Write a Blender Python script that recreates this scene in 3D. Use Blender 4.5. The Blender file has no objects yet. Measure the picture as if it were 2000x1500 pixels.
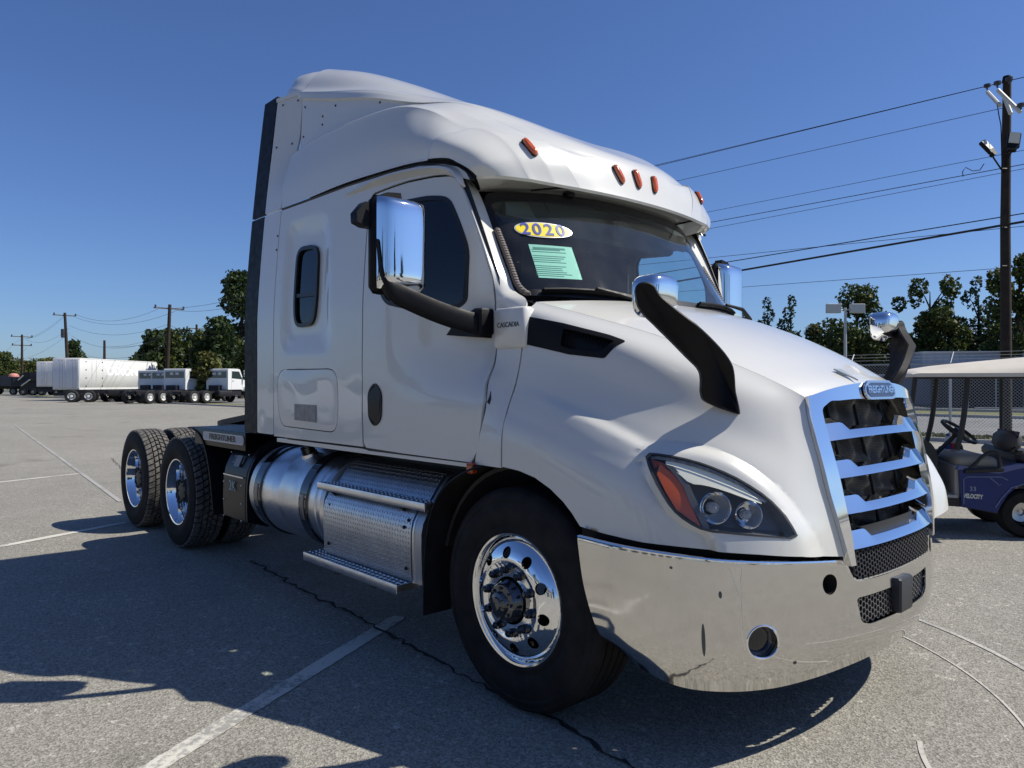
import bpy, bmesh, math, random
import numpy as np
from mathutils import Vector, Matrix, geometry
R_ = math.radians
random.seed(7); np.random.seed(7)
scene = bpy.context.scene
# ------------------------------------------------------------------ camera, sky, sun, exposure
cam = bpy.data.objects.new("camera", bpy.data.cameras.new("camera"))
scene.collection.objects.link(cam); scene.camera = cam
CAM = Vector((2.486, -3.475, 1.4935)); YAW = R_(42.4)
cam.location = CAM
cam.rotation_euler = (R_(90), 0, R_(90)-YAW)
cam.data.sensor_width = 36.0; cam.data.lens = 1440/2000*36.0
cam.data.clip_end = 3000; cam.data.clip_start = .05
FW = Vector((-math.cos(YAW), math.sin(YAW), 0)); RT = Vector((math.sin(YAW), math.cos(YAW), 0))
cam.rotation_euler = FW.to_track_quat('-Z', 'Y').to_euler()
def at(r, d, z=0.0):
    """ground position r metres to the right of and d metres ahead of the camera's stand"""
    p = CAM + RT*r + FW*d; return Vector((p.x, p.y, z))
SUN = Vector((.57, .63, 1.0)).normalized()
world = bpy.data.worlds.new("World"); scene.world = world; world.use_nodes = True
wn = world.node_tree
for n in list(wn.nodes): wn.nodes.remove(n)
sky = wn.nodes.new('ShaderNodeTexSky'); sky.sky_type = 'NISHITA'; sky.sun_disc = False
sky.sun_elevation = math.asin(SUN.z); sky.sun_rotation = math.atan2(SUN.x, SUN.y)
sky.altitude = 200; sky.air_density = 1.0; sky.dust_density = .6; sky.ozone_density = 2.5
bg = wn.nodes.new('ShaderNodeBackground'); bg.inputs[1].default_value = .065
wo = wn.nodes.new('ShaderNodeOutputWorld')
hs = wn.nodes.new('ShaderNodeHueSaturation'); hs.inputs['Saturation'].default_value = 1.0; hs.inputs['Value'].default_value = 1.0
tint = wn.nodes.new('ShaderNodeMix'); tint.data_type = 'RGBA'; tint.blend_type = 'MULTIPLY'; tint.inputs[0].default_value = 1; tint.inputs[7].default_value = (.80, 1.03, 1.49, 1)
wn.links.new(sky.outputs[0], hs.inputs['Color']); wn.links.new(hs.outputs[0], tint.inputs[6]); wn.links.new(tint.outputs[2], bg.inputs[0]); wn.links.new(bg.outputs[0], wo.inputs[0])
sl = bpy.data.lights.new("sun", 'SUN'); sl.energy = 5.0; sl.angle = R_(.5); sl.color = (1, .95, .85)
so = bpy.data.objects.new("sun", sl); scene.collection.objects.link(so)
so.rotation_euler = (-SUN).to_track_quat('-Z', 'Y').to_euler(); so.location = (10, 10, 20)
scene.view_settings.view_transform = 'Standard'; scene.view_settings.look = 'None'
scene.view_settings.exposure = 0.2; scene.view_settings.gamma = 1; scene.view_settings.use_curve_mapping = False
scene.render.engine = 'CYCLES'
scene.cycles.max_bounces = 10; scene.cycles.transparent_max_bounces = 24
# --- SURF BEGIN
import numpy as np, math
class Surf:
    """tensor Catmull-Rom surface through lines[v][u]; crease = set of v indices kept sharp"""
    def __init__(s, lines, crease=()):
        s.P = np.array(lines, float); s.cr = set(crease); s.nv, s.nu = s.P.shape[:2]
    @staticmethod
    def _w(t):
        t2 = t*t; t3 = t2*t
        return (-.5*t+t2-.5*t3, 1-2.5*t2+1.5*t3, .5*t+2*t2-1.5*t3, -.5*t2+.5*t3)
    def ev(s, uv):
        uv = np.asarray(uv, float); u = np.clip(uv[:, 0], 0, s.nu-1); v = np.clip(uv[:, 1], 0, s.nv-1)
        i = np.minimum(u.astype(int), s.nu-2); w = s._w((u-i)[:, None])
        Q = np.concatenate([2*s.P[:, :1]-s.P[:, 1:2], s.P, 2*s.P[:, -1:]-s.P[:, -2:-1]], 1)
        L = sum(Q[:, i+k]*w[k] for k in range(4))            # nv,N,3
        j = np.minimum(v.astype(int), s.nv-2); w = s._w((v-j)[:, None]); n = np.arange(len(u))
        p1, p2 = L[j, n], L[j+1, n]
        p0, p3 = L[np.maximum(j-1, 0), n], L[np.minimum(j+2, s.nv-1), n]
        c0 = np.array([(k in s.cr) or k == 0 for k in range(s.nv)])[j][:, None]
        c3 = np.array([(k in s.cr) or k == s.nv-1 for k in range(s.nv)])[j+1][:, None]
        p0 = np.where(c0, 2*p1-p2, p0); p3 = np.where(c3, 2*p2-p1, p3)
        return p0*w[0]+p1*w[1]+p2*w[2]+p3*w[3]
HOOD = Surf([
 [(-.06,-.99,1.89),(.2,-.905,1.81),(.46,-.81,1.725),(.7,-.72,1.63),(.9,-.635,1.535),(1.0,-.59,1.48),(1.06,-.55,1.44)],
 [(-.06,-1.06,1.82),(.2,-1.01,1.735),(.46,-.94,1.645),(.7,-.85,1.545),(.9,-.745,1.45),(1.01,-.66,1.39),(1.085,-.565,1.335)],
 [(-.06,-1.085,1.64),(.2,-1.04,1.56),(.46,-.985,1.47),(.7,-.915,1.39),(.92,-.815,1.30),(1.05,-.70,1.24),(1.125,-.56,1.18)],
 [(-.06,-1.12,1.50),(.2,-1.095,1.42),(.46,-1.05,1.345),(.71,-.985,1.27),(.935,-.88,1.20),(1.075,-.745,1.13),(1.15,-.55,1.06)],
 [(-.06,-1.175,1.37),(.2,-1.155,1.30),(.46,-1.12,1.225),(.72,-1.055,1.16),(.95,-.94,1.08),(1.10,-.78,1.02),(1.17,-.535,.97)],
 [(-.06,-1.21,1.24),(.2,-1.20,1.17),(.46,-1.175,1.10),(.735,-1.12,1.03),(.965,-.995,.97),(1.125,-.805,.93),(1.185,-.51,.88)],
 [(-.06,-1.205,.8),(.2,-1.205,.8),(.46,-1.20,.8),(.75,-1.155,.8),(.98,-1.03,.8),(1.14,-.82,.78),(1.2,-.47,.76)]])
BUMP = Surf([
 [(.425,-1.226,.87),(.627,-1.211,.86),(.807,-1.152,.85),(.967,-1.018,.83),(1.082,-.817,.81),(1.152,-.603,.79),(1.197,-.4,.775),(1.222,-.2,.77),(1.232,0,.77)],
 [(.43,-1.23,.83),(.63,-1.215,.82),(.81,-1.155,.81),(.97,-1.02,.80),(1.085,-.82,.78),(1.155,-.605,.765),(1.20,-.4,.75),(1.225,-.2,.745),(1.235,0,.745)],
 [(.47,-1.235,.66),(.66,-1.22,.65),(.83,-1.16,.64),(.98,-1.025,.63),(1.093,-.825,.62),(1.162,-.61,.61),(1.206,-.4,.605),(1.23,-.2,.605),(1.24,0,.605)],
 [(.53,-1.22,.50),(.69,-1.21,.48),(.84,-1.15,.46),(.98,-1.015,.45),(1.093,-.815,.445),(1.162,-.605,.44),(1.206,-.4,.44),(1.23,-.2,.44),(1.24,0,.44)],
 [(.57,-1.16,.43),(.70,-1.15,.37),(.83,-1.09,.325),(.955,-.965,.31),(1.05,-.785,.305),(1.115,-.59,.31),(1.155,-.39,.315),(1.18,-.2,.32),(1.19,0,.325)]])
def ys(x, z):
    x = np.asarray(x, float); z = np.asarray(z, float)
    y = 1.2-.055*np.clip((z-1.95)/.75, 0, 3)**1.3
    f = np.clip((z-1.38)/.35, 0, 1); f = f*f*(3-2*f)
    return -(y-f*.12*np.clip((x+1.1)/.75, 0, 1.5)**1.6)
class Side:
    def ev(s, uv):
        uv = np.asarray(uv, float); return np.stack([uv[:, 0], ys(uv[:, 0], uv[:, 1]), uv[:, 1]], 1)
SIDE = Side()
WIND = Surf([  # u: right edge -> left edge, v: bottom -> top
 [(-.21,-.975,1.93),(-.12,-.88,1.925),(.0,-.6,1.92),(.06,-.3,1.92),(.08,0,1.92),(.06,.3,1.92),(.0,.6,1.92),(-.12,.88,1.925),(-.21,.975,1.93)],
 [(-.36,-.955,2.2),(-.29,-.87,2.2),(-.17,-.6,2.2),(-.11,-.3,2.2),(-.09,0,2.2),(-.11,.3,2.2),(-.17,.6,2.2),(-.29,.87,2.2),(-.36,.955,2.2)],
 [(-.54,-.94,2.50),(-.48,-.86,2.52),(-.37,-.6,2.535),(-.31,-.3,2.54),(-.29,0,2.54),(-.31,.3,2.54),(-.37,.6,2.535),(-.48,.86,2.52),(-.54,.94,2.50)]])
def _top():
    C = [(.08,1.93),(.34,1.855),(.6,1.755),(.8,1.66),(.95,1.575),(1.04,1.525),(1.10,1.485)]
    L = []
    for t in np.linspace(-1, 1, 9):
        k = 1-abs(t)**2.3
        L.append([(e[0]+(c[0]-e[0])*k, -e[1]*t, e[2]+(c[1]-e[2])*k) for e, c in zip(HOOD.P[0], C)])
    return Surf(L)
HOODTOP = _top()          # v: right crease -> left crease
def _gr():
    E = HOOD.P[:, 6]; L = []
    cx = [1.115,1.145,1.18,1.205,1.22,1.23,1.24]; cz = [1.50,1.36,1.19,1.065,.97,.88,.76]
    for e, x, z in zip(E, cx, cz):
        L.append([(e[0]+.008+(x-e[0])*(1-abs(t)**2.4), -e[1]*t, e[2]+(z-e[2])*(1-abs(t)**2.4)) for t in np.linspace(-1, 1, 9)])
    return Surf(L)
GRILLE = _gr()            # u: right -> left (0..8), v: top -> bottom (0..6)
PILLAR = Surf([[(a,b,z),((a+c)/2,(b+d)/2*k,z),(c,d,z)] for z,a,b,c,d,k in [
 (1.105,-.275,-1.2,-.070,-1.212,1.0),(1.25,-.235,-1.2,-.070,-1.208,1.0),(1.37,-.203,-1.19,-.070,-1.175,1.0),(1.5,-.228,-1.15,-.070,-1.12,1.0),
 (1.62,-.234,-1.095,-.070,-1.088,1.0),(1.82,-.272,-1.062,-.072,-1.065,1.0),(1.90,-.275,-1.06,-.10,-1.02,1.01),(1.96,-.282,-1.06,-.22,-.985,1.01),
 (2.05,-.30,-1.065,-.28,-.972,1.012),(2.2,-.362,-1.07,-.367,-.962,1.012),(2.4,-.458,-1.075,-.475,-.95,1.012),(2.53,-.530,-1.08,-.56,-.94,1.012),(2.60,-.60,-1.085,-.62,-.94,1.01)]])
ROOFV = [  # bottom edge -> centre line; each rear -> front lip
 [(-2.5,-1.145,2.745),(-2.1,-1.15,2.74),(-1.6,-1.155,2.74),(-1.1,-1.155,2.72),(-.84,-1.13,2.71),(-.62,-1.105,2.68),(-.53,-1.085,2.635),(-.44,-1.05,2.565)],
 [(-2.5,-1.13,2.92),(-2.1,-1.14,2.92),(-1.6,-1.145,2.92),(-1.1,-1.145,2.89),(-.82,-1.125,2.82),(-.62,-1.10,2.76),(-.46,-1.045,2.68),(-.36,-.975,2.565)],
 [(-2.46,-1.085,3.13),(-2.1,-1.095,3.15),(-1.6,-1.095,3.14),(-1.15,-1.07,3.11),(-.9,-1.02,3.04),(-.68,-.97,2.91),(-.43,-.89,2.77),(-.28,-.82,2.56)],
 [(-2.5,-1.0,3.16),(-2.1,-1.0,3.175),(-1.6,-.99,3.165),(-1.15,-.975,3.14),(-.9,-.93,3.08),(-.66,-.87,2.96),(-.38,-.77,2.78),(-.235,-.68,2.552)],
 [(-2.5,-.985,3.56),(-2.1,-.98,3.44),(-1.6,-.965,3.31),(-1.15,-.92,3.17),(-.86,-.84,3.11),(-.62,-.77,2.97),(-.35,-.66,2.79),(-.20,-.52,2.55)],
 [(-2.5,-.97,3.64),(-2.1,-.95,3.53),(-1.6,-.90,3.40),(-1.12,-.82,3.22),(-.80,-.72,3.11),(-.54,-.62,2.96),(-.31,-.51,2.79),(-.18,-.37,2.55)],
 [(-2.55,-.72,3.875),(-2.1,-.70,3.715),(-1.6,-.66,3.495),(-1.1,-.6,3.25),(-.75,-.5,3.09),(-.46,-.42,2.93),(-.27,-.32,2.785),(-.165,-.2,2.55)],
 [(-2.6,0,3.90),(-2.1,0,3.715),(-1.6,0,3.475),(-1.1,0,3.22),(-.72,0,3.045),(-.42,0,2.90),(-.25,0,2.785),(-.16,0,2.55)]]
def _lp(a, b, k): return [tuple(np.array(p)*(1-k)+np.array(q)*k) for p, q in zip(a, b)]
def _mv(a, d): return [tuple(np.array(p)+np.array(d)*f) for p, f in zip(a, (1, 1, .9, .5, 0, 0, 0, 0))]
R_V = ROOFV[:2]+[_lp(ROOFV[2], ROOFV[1], .16), ROOFV[2], _mv(_lp(ROOFV[2], ROOFV[3], .35), (0, 0, .010)), ROOFV[3], ROOFV[4], _mv(ROOFV[4], (0, -.022, .010)), _mv(_lp(ROOFV[4], ROOFV[5], .5), (0, -.022, .012))]+ROOFV[5:]
ROOF = Surf(R_V+[[(x,-y,z) for x,y,z in l] for l in R_V[-2::-1]], (5, 6, 7, 15, 16, 17))  # 0..22, centre line 11
_C = [[(-2.5,-.985,3.56),(-2.62,-.985,3.585),(-2.72,-.98,3.61),(-2.79,-.97,3.64),(-2.83,-.955,3.62),(-2.84,-.94,3.55)],
 [(-2.5,-.97,3.64),(-2.62,-.965,3.69),(-2.72,-.955,3.72),(-2.79,-.94,3.74),(-2.83,-.92,3.71),(-2.84,-.90,3.60)],
 [(-2.55,-.72,3.86),(-2.65,-.73,3.885),(-2.73,-.75,3.89),(-2.79,-.765,3.885),(-2.83,-.76,3.85),(-2.845,-.74,3.75)],
 [(-2.6,0,3.90),(-2.68,0,3.915),(-2.74,0,3.915),(-2.80,0,3.905),(-2.84,0,3.90),(-2.855,0,3.80)]]
DOME = Surf(_C+[[(x,-y,z) for x,y,z in l] for l in _C[-2::-1]])
# --- SURF END
# ------------------------------------------------------------------ helpers
COL = scene.collection
def props(o, label=None, cat=None, group=None, kind=None):
    if label: o['label'] = label
    if cat: o['category'] = cat
    if group: o['group'] = group
    if kind: o['kind'] = kind
    return o
def empty(name, loc=(0, 0, 0), rz=0, label=None, cat=None, group=None):
    o = bpy.data.objects.new(name, None); COL.objects.link(o); o.location = loc; o.rotation_euler = (0, 0, rz)
    o.empty_display_size = .2
    return props(o, label, cat, group)
def mesh_obj(name, verts, faces, mat, parent=None, sharp=35, flat=False, **kw):
    me = bpy.data.meshes.new(name); me.from_pydata([tuple(map(float, v)) for v in verts], [], [tuple(map(int, f)) for f in faces]); me.update()
    mats = mat if isinstance(mat, (list, tuple)) else [mat]
    for m in mats: me.materials.append(m)
    if not flat:
        me.polygons.foreach_set('use_smooth', [True]*len(me.polygons))
        try: me.set_sharp_from_angle(angle=R_(sharp))
        except Exception: pass
    o = bpy.data.objects.new(name, me); COL.objects.link(o)
    if parent: o.parent = parent
    return props(o, **kw)
def inst(name, src, parent=None, loc=None, rot=None, scale=None):
    o = bpy.data.objects.new(name, src.data); COL.objects.link(o)
    if parent: o.parent = parent
    if loc is not None: o.location = loc
    if rot is not None: o.rotation_euler = rot
    if scale is not None: o.scale = scale
    return o
def copy_tree(o, parent=None):
    c = o.copy(); COL.objects.link(c); c.parent = parent
    for ch in list(o.children): copy_tree(ch, c)
    return c
class MB:
    def __init__(s): s.v = []; s.f = []; s.mi = []; s.m = 0
    def add(s, vs, fs, mtx=None):
        b = len(s.v)
        s.v += [tuple(mtx @ Vector(p)) if mtx else tuple(p) for p in vs]
        s.f += [tuple(i+b for i in f) for f in fs]; s.mi += [s.m]*len(fs); return s
    def box(s, x0, x1, y0, y1, z0, z1, mtx=None, c=0):
        if x0 > x1: x0, x1 = x1, x0
        if y0 > y1: y0, y1 = y1, y0
        if z0 > z1: z0, z1 = z1, z0
        if c <= 0:
            v = [(x, y, z) for z in (z0, z1) for x, y in ((x0, y0), (x1, y0), (x1, y1), (x0, y1))]
            return s.add(v, [(3, 2, 1, 0), (4, 5, 6, 7), (0, 1, 5, 4), (1, 2, 6, 5), (2, 3, 7, 6), (3, 0, 4, 7)], mtx)
        c = min(c, (x1-x0)*.45, (y1-y0)*.45, (z1-z0)*.45)
        def ring(z, i):
            a, b, d, e = x0+i, x1-i, y0+i, y1-i
            return [(a+c, d, z), (b-c, d, z), (b, d+c, z), (b, e-c, z), (b-c, e, z), (a+c, e, z), (a, e-c, z), (a, d+c, z)]
        v = ring(z0, c*.7)+ring(z0+c, 0)+ring(z1-c, 0)+ring(z1, c*.7)
        f = [tuple(range(7, -1, -1)), tuple(range(24, 32))]
        for k in range(3):
            for i in range(8):
                j = (i+1) % 8; f.append((k*8+i, k*8+j, k*8+8+j, k*8+8+i))
        return s.add(v, f, mtx)
    def tube(s, path, r, n=10, cap=True, flat=None):
        P = [Vector(p) for p in path]; vs = []; fs = []
        rr = r if isinstance(r, (list, tuple)) else [r]*len(P)
        up = None
        for i, p in enumerate(P):
            t = ((P[min(i+1, len(P)-1)]-P[max(i-1, 0)])).normalized()
            if up is None:
                up = Vector((0, 0, 1)) if abs(t.z) < .9 else Vector((1, 0, 0))
            a = t.cross(up).normalized(); b = a.cross(t).normalized(); up = b
            fl = flat if flat else 1
            for k in range(n):
                w = 2*math.pi*k/n; vs.append(p+a*math.cos(w)*rr[i]+b*math.sin(w)*rr[i]*fl)
        for i in range(len(P)-1):
            for k in range(n):
                fs.append((i*n+k, i*n+(k+1) % n, (i+1)*n+(k+1) % n, (i+1)*n+k))
        if cap: fs += [tuple(range(n-1, -1, -1)), tuple(range((len(P)-1)*n, len(P)*n))]
        return s.add(vs, fs)
    def cyl(s, p0, p1, r0, r1=None, n=16, cap=True): return s.tube([p0, p1], [r0, r0 if r1 is None else r1], n, cap)
    def rev(s, prof, c=(0, 0, 0), n=48, axis='y', a0=0, a1=2*math.pi):
        """prof: (radius, offset along axis)"""
        vs = []; fs = []; full = abs(a1-a0-2*math.pi) < 1e-6; m = n if full else n+1
        for k in range(m):
            w = a0+(a1-a0)*k/n; ca, sa = math.cos(w), math.sin(w)
            for r, o in prof:
                vs.append((c[0]+r*ca, c[1]+o, c[2]+r*sa) if axis == 'y' else (c[0]+o, c[1]+r*ca, c[2]+r*sa) if axis == 'x' else (c[0]+r*ca, c[1]+r*sa, c[2]+o))
        q = len(prof)
        for k in range(n):
            k2 = (k+1) % m
            for i in range(q-1): fs.append((k*q+i, k*q+i+1, k2*q+i+1, k2*q+i))
        return s.add(vs, fs)
    def prism(s, poly, axis, a, b):
        """polygon in the plane normal to axis, extruded a..b (poly coords are the other two axes in order)"""
        ix = 'xyz'.index(axis)
        def P(q, t):
            l = list(q); l.insert(ix, t); return tuple(l)
        n = len(poly); vs = [P(q, a) for q in poly]+[P(q, b) for q in poly]
        fs = [tuple(range(n-1, -1, -1)), tuple(range(n, 2*n))]+[(i, (i+1) % n, n+(i+1) % n, n+i) for i in range(n)]
        return s.add(vs, fs)
    def sweep(s, path, sect):
        """sect(i) -> list of Vector offsets; closed section loop, capped"""
        vs = []; fs = []; n = None
        for i, p in enumerate(path):
            q = sect(i); n = len(q); vs += [Vector(p)+Vector(o) for o in q]
        m = len(path)
        for i in range(m-1):
            for k in range(n): fs.append((i*n+k, i*n+(k+1) % n, (i+1)*n+(k+1) % n, (i+1)*n+k))
        fs += [tuple(range(n-1, -1, -1)), tuple(range((m-1)*n, m*n))]
        return s.add(vs, fs)
    def build(s, name, mat, parent=None, sharp=35, flat=False, fix=True, **kw):
        o = mesh_obj(name, s.v, s.f, mat, parent, sharp, flat, **kw)
        if max(s.mi or [0]) > 0: o.data.polygons.foreach_set('material_index', s.mi)
        if fix:
            bm = bmesh.new(); bm.from_mesh(o.data); bmesh.ops.recalc_face_normals(bm, faces=bm.faces); bm.to_mesh(o.data); bm.free()
        return o
# ---- panels cut out of a surface's (u, v) domain
def inside(poly, P):
    poly = np.asarray(poly, float); x, y = P[:, 0], P[:, 1]; r = np.zeros(len(P), bool)
    j = len(poly)-1
    for i in range(len(poly)):
        xi, yi = poly[i]; xj, yj = poly[j]
        c = ((yi > y) != (yj > y)) & (x < (xj-xi)*(y-yi)/((yj-yi) if yj != yi else 1e-12)+xi)
        r ^= c; j = i
    return r
def pdist(poly, P, closed=True):
    poly = np.asarray(poly, float); d = np.full(len(P), 1e9); n = len(poly)
    for i in range(n if closed else n-1):
        a, b = poly[i], poly[(i+1) % n]; ab = b-a; L = (ab**2).sum() or 1e-12
        t = np.clip(((P-a)@ab)/L, 0, 1); d = np.minimum(d, np.sqrt(((P-a-t[:, None]*ab)**2).sum(1)))
    return d
def rnd(poly, r, n=4):
    """round the corners of a polygon"""
    out = []; m = len(poly); P = [np.array(p[:2], float) for p in poly]
    for i in range(m):
        p0, p1, p2 = P[i-1], P[i], P[(i+1) % m]
        rr = poly[i][2] if len(poly[i]) > 2 else r
        a = p0-p1; b = p2-p1; la = np.linalg.norm(a); lb = np.linalg.norm(b)
        k = min(rr, la*.48, lb*.48)
        if k < 1e-5: out.append(tuple(p1)); continue
        A = p1+a/la*k; B = p1+b/lb*k
        for t in np.linspace(0, 1, n+1): out.append(tuple(A*(1-t)**2+2*p1*t*(1-t)+B*t*t))
    return out
def smoothc(poly, it=2, closed=True):
    P = [np.array(p, float) for p in poly]
    for _ in range(it):
        Q = []; n = len(P)
        for i in range(n if closed else n-1):
            a, b = P[i], P[(i+1) % n]; Q += [a*.75+b*.25, a*.25+b*.75]
        if not closed: Q = [P[0]]+Q+[P[-1]]
        P = Q
    return [tuple(p) for p in P]
def dens(poly, st):
    out = []; n = len(poly)
    for i in range(n):
        a = np.array(poly[i][:2], float); b = np.array(poly[(i+1) % n][:2], float); k = max(1, int(math.ceil(np.linalg.norm((b-a)/st))))
        for j in range(k): out.append(tuple(a+(b-a)*j/k))
    return out
def sn(S, uv, e=1e-3):
    uv = np.asarray(uv, float)
    du = S.ev(uv+[e, 0])-S.ev(uv-[e, 0]); dv = S.ev(uv+[0, e])-S.ev(uv-[0, e])
    n = np.cross(du, dv); n /= np.linalg.norm(n, axis=1)[:, None]+1e-12; return n
def outn(S, uv):
    """normal turned away from the truck's core"""
    n = sn(S, uv); P = S.ev(uv); c = P-np.array([-1.2, 0, .3]); c[:, 0] = np.where(P[:, 0] < .0, 0, c[:, 0])
    s = np.sign((n*c).sum(1)); s[s == 0] = 1; return n*s[:, None]
def panel(name, S, outer, holes=(), st=(.05, .05), th=.006, mat=None, parent=None, mir=False, off=0.0, disp=None, lines=(), nf=None, ddir=None, **kw):
    st = np.array(st, float)
    outer = dens(outer, st); holes = [dens(h, st) for h in holes]
    sc = 1/st; V = []; E = []
    for loop in [outer]+holes:
        b = len(V); V += [Vector((p[0]*sc[0], p[1]*sc[1])) for p in loop]; E += [(b+i, b+(i+1) % len(loop)) for i in range(len(loop))]
    for ln in lines:
        L = dens(list(ln), st); L = L[:len(L)-0]
        b = len(V); k = [p for p in ln]
        V += [Vector((p[0]*sc[0], p[1]*sc[1])) for p in k]; E += [(b+i, b+i+1) for i in range(len(k)-1)]
    O = np.array(outer); lo = O.min(0); hi = O.max(0)
    gx = np.arange(lo[0]+st[0]/2, hi[0], st[0]); gy = np.arange(lo[1]+st[1]/2, hi[1], st[1])
    G = np.stack(np.meshgrid(gx, gy, indexing='ij'), -1).reshape(-1, 2)
    ok = inside(outer, G)
    Gs = G*sc; ok &= pdist(np.array(outer)*sc, Gs) > .45
    for h in holes: ok &= ~inside(h, G) & (pdist(np.array(h)*sc, Gs) > .45)
    for ln in lines: ok &= pdist(np.array(ln)*sc, Gs, False) > .4
    V += [Vector(tuple(p)) for p in Gs[ok]]
    r = geometry.delaunay_2d_cdt(V, E, [], 0, 1e-5)
    VV = np.array([tuple(v) for v in r[0]])/sc; F = np.array([f for f in r[2]])
    c = VV[F].mean(1); k = inside(outer, c)
    for h in holes: k &= ~inside(h, c)
    F = F[k]
    used = np.unique(F); mp = -np.ones(len(VV), int); mp[used] = np.arange(len(used)); F = mp[F]; VV = VV[used]
    N = (nf or outn)(S, VV); P = S.ev(VV)+N*off
    if disp is not None: P = P+(N if ddir is None else ddir)*disp(VV)[:, None]
    # wind faces along N
    fn = np.cross(P[F[:, 1]]-P[F[:, 0]], P[F[:, 2]]-P[F[:, 0]])
    fl = (fn*N[F].mean(1)).sum(1) < 0; F[fl] = F[fl][:, ::-1]
    faces = [tuple(f) for f in F]; n = len(P); pts = P
    if th:
        pts = np.concatenate([P, P-N*th]); cnt = {}
        for a, b, d in faces:
            for e in ((a, b), (b, d), (d, a)): cnt[e] = 1
        rim = [(b, a, a+n, b+n) for a, b in cnt if (b, a) not in cnt]
        faces = faces+[tuple(i+n for i in f[::-1]) for f in faces]+rim
    if mir:
        pts = pts*np.array([1, -1, 1]); faces = [f[::-1] for f in faces]
    return mesh_obj(name, pts, faces, mat, parent, 40, **kw)
def grid_obj(name, S, us, vs, mat, parent=None, disp=None, th=0, off=0, mir=False, **kw):
    U, V = np.meshgrid(us, vs, indexing='ij'); uv = np.stack([U.ravel(), V.ravel()], 1)
    N = outn(S, uv); P = S.ev(uv)+N*off
    if disp is not None: P = P+N*disp(uv)[:, None]
    a, b = len(us), len(vs); F = [(i*b+j, (i+1)*b+j, (i+1)*b+j+1, i*b+j+1) for i in range(a-1) for j in range(b-1)]
    n = len(P)
    if th:
        P = np.concatenate([P, P-N*th]); bd = [(i*b, (i+1)*b) for i in range(a-1)]+[((i+1)*b+b-1, i*b+b-1) for i in range(a-1)]+[(j+1, j) for j in range(b-1)]+[((a-1)*b+j, (a-1)*b+j+1) for j in range(b-1)]
        F = F+[tuple(i+n for i in f[::-1]) for f in F]+[(y, x, x+n, y+n) for x, y in bd]
    if mir: P = P*np.array([1, -1, 1])
    o = mesh_obj(name, P, F, mat, parent, 40, **kw)
    bm = bmesh.new(); bm.from_mesh(o.data); bmesh.ops.recalc_face_normals(bm, faces=bm.faces); bm.to_mesh(o.data); bm.free()
    return o
def text_obj(name, body, size, mat, parent=None, mtx=None, ext=.002, align='CENTER', bold=0, sx=1, **kw):
    cu = bpy.data.curves.new(name, 'FONT'); cu.body = body; cu.size = size; cu.align_x = align; cu.align_y = 'CENTER'
    cu.extrude = ext; cu.offset = bold; cu.resolution_u = 4
    t = bpy.data.objects.new(name, cu); COL.objects.link(t)
    me = bpy.data.meshes.new_from_object(t.evaluated_get(bpy.context.evaluated_depsgraph_get()))
    bpy.data.objects.remove(t); me.materials.clear(); me.materials.append(mat)
    M = (mtx or Matrix())
    if sx != 1: M = M @ Matrix.Diagonal((sx, 1, 1, 1))
    me.transform(M)
    o = bpy.data.objects.new(name, me); COL.objects.link(o)
    if parent: o.parent = parent
    return props(o, **kw)
def frame(o, x, z):
    """matrix with origin o, local x along x, local y close to z"""
    x = Vector(x).normalized(); z = Vector(z); y = (z-x*z.dot(x)).normalized(); n = x.cross(y)
    M = Matrix((x, y, n)).transposed().to_4x4(); M.translation = Vector(o); return M
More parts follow.
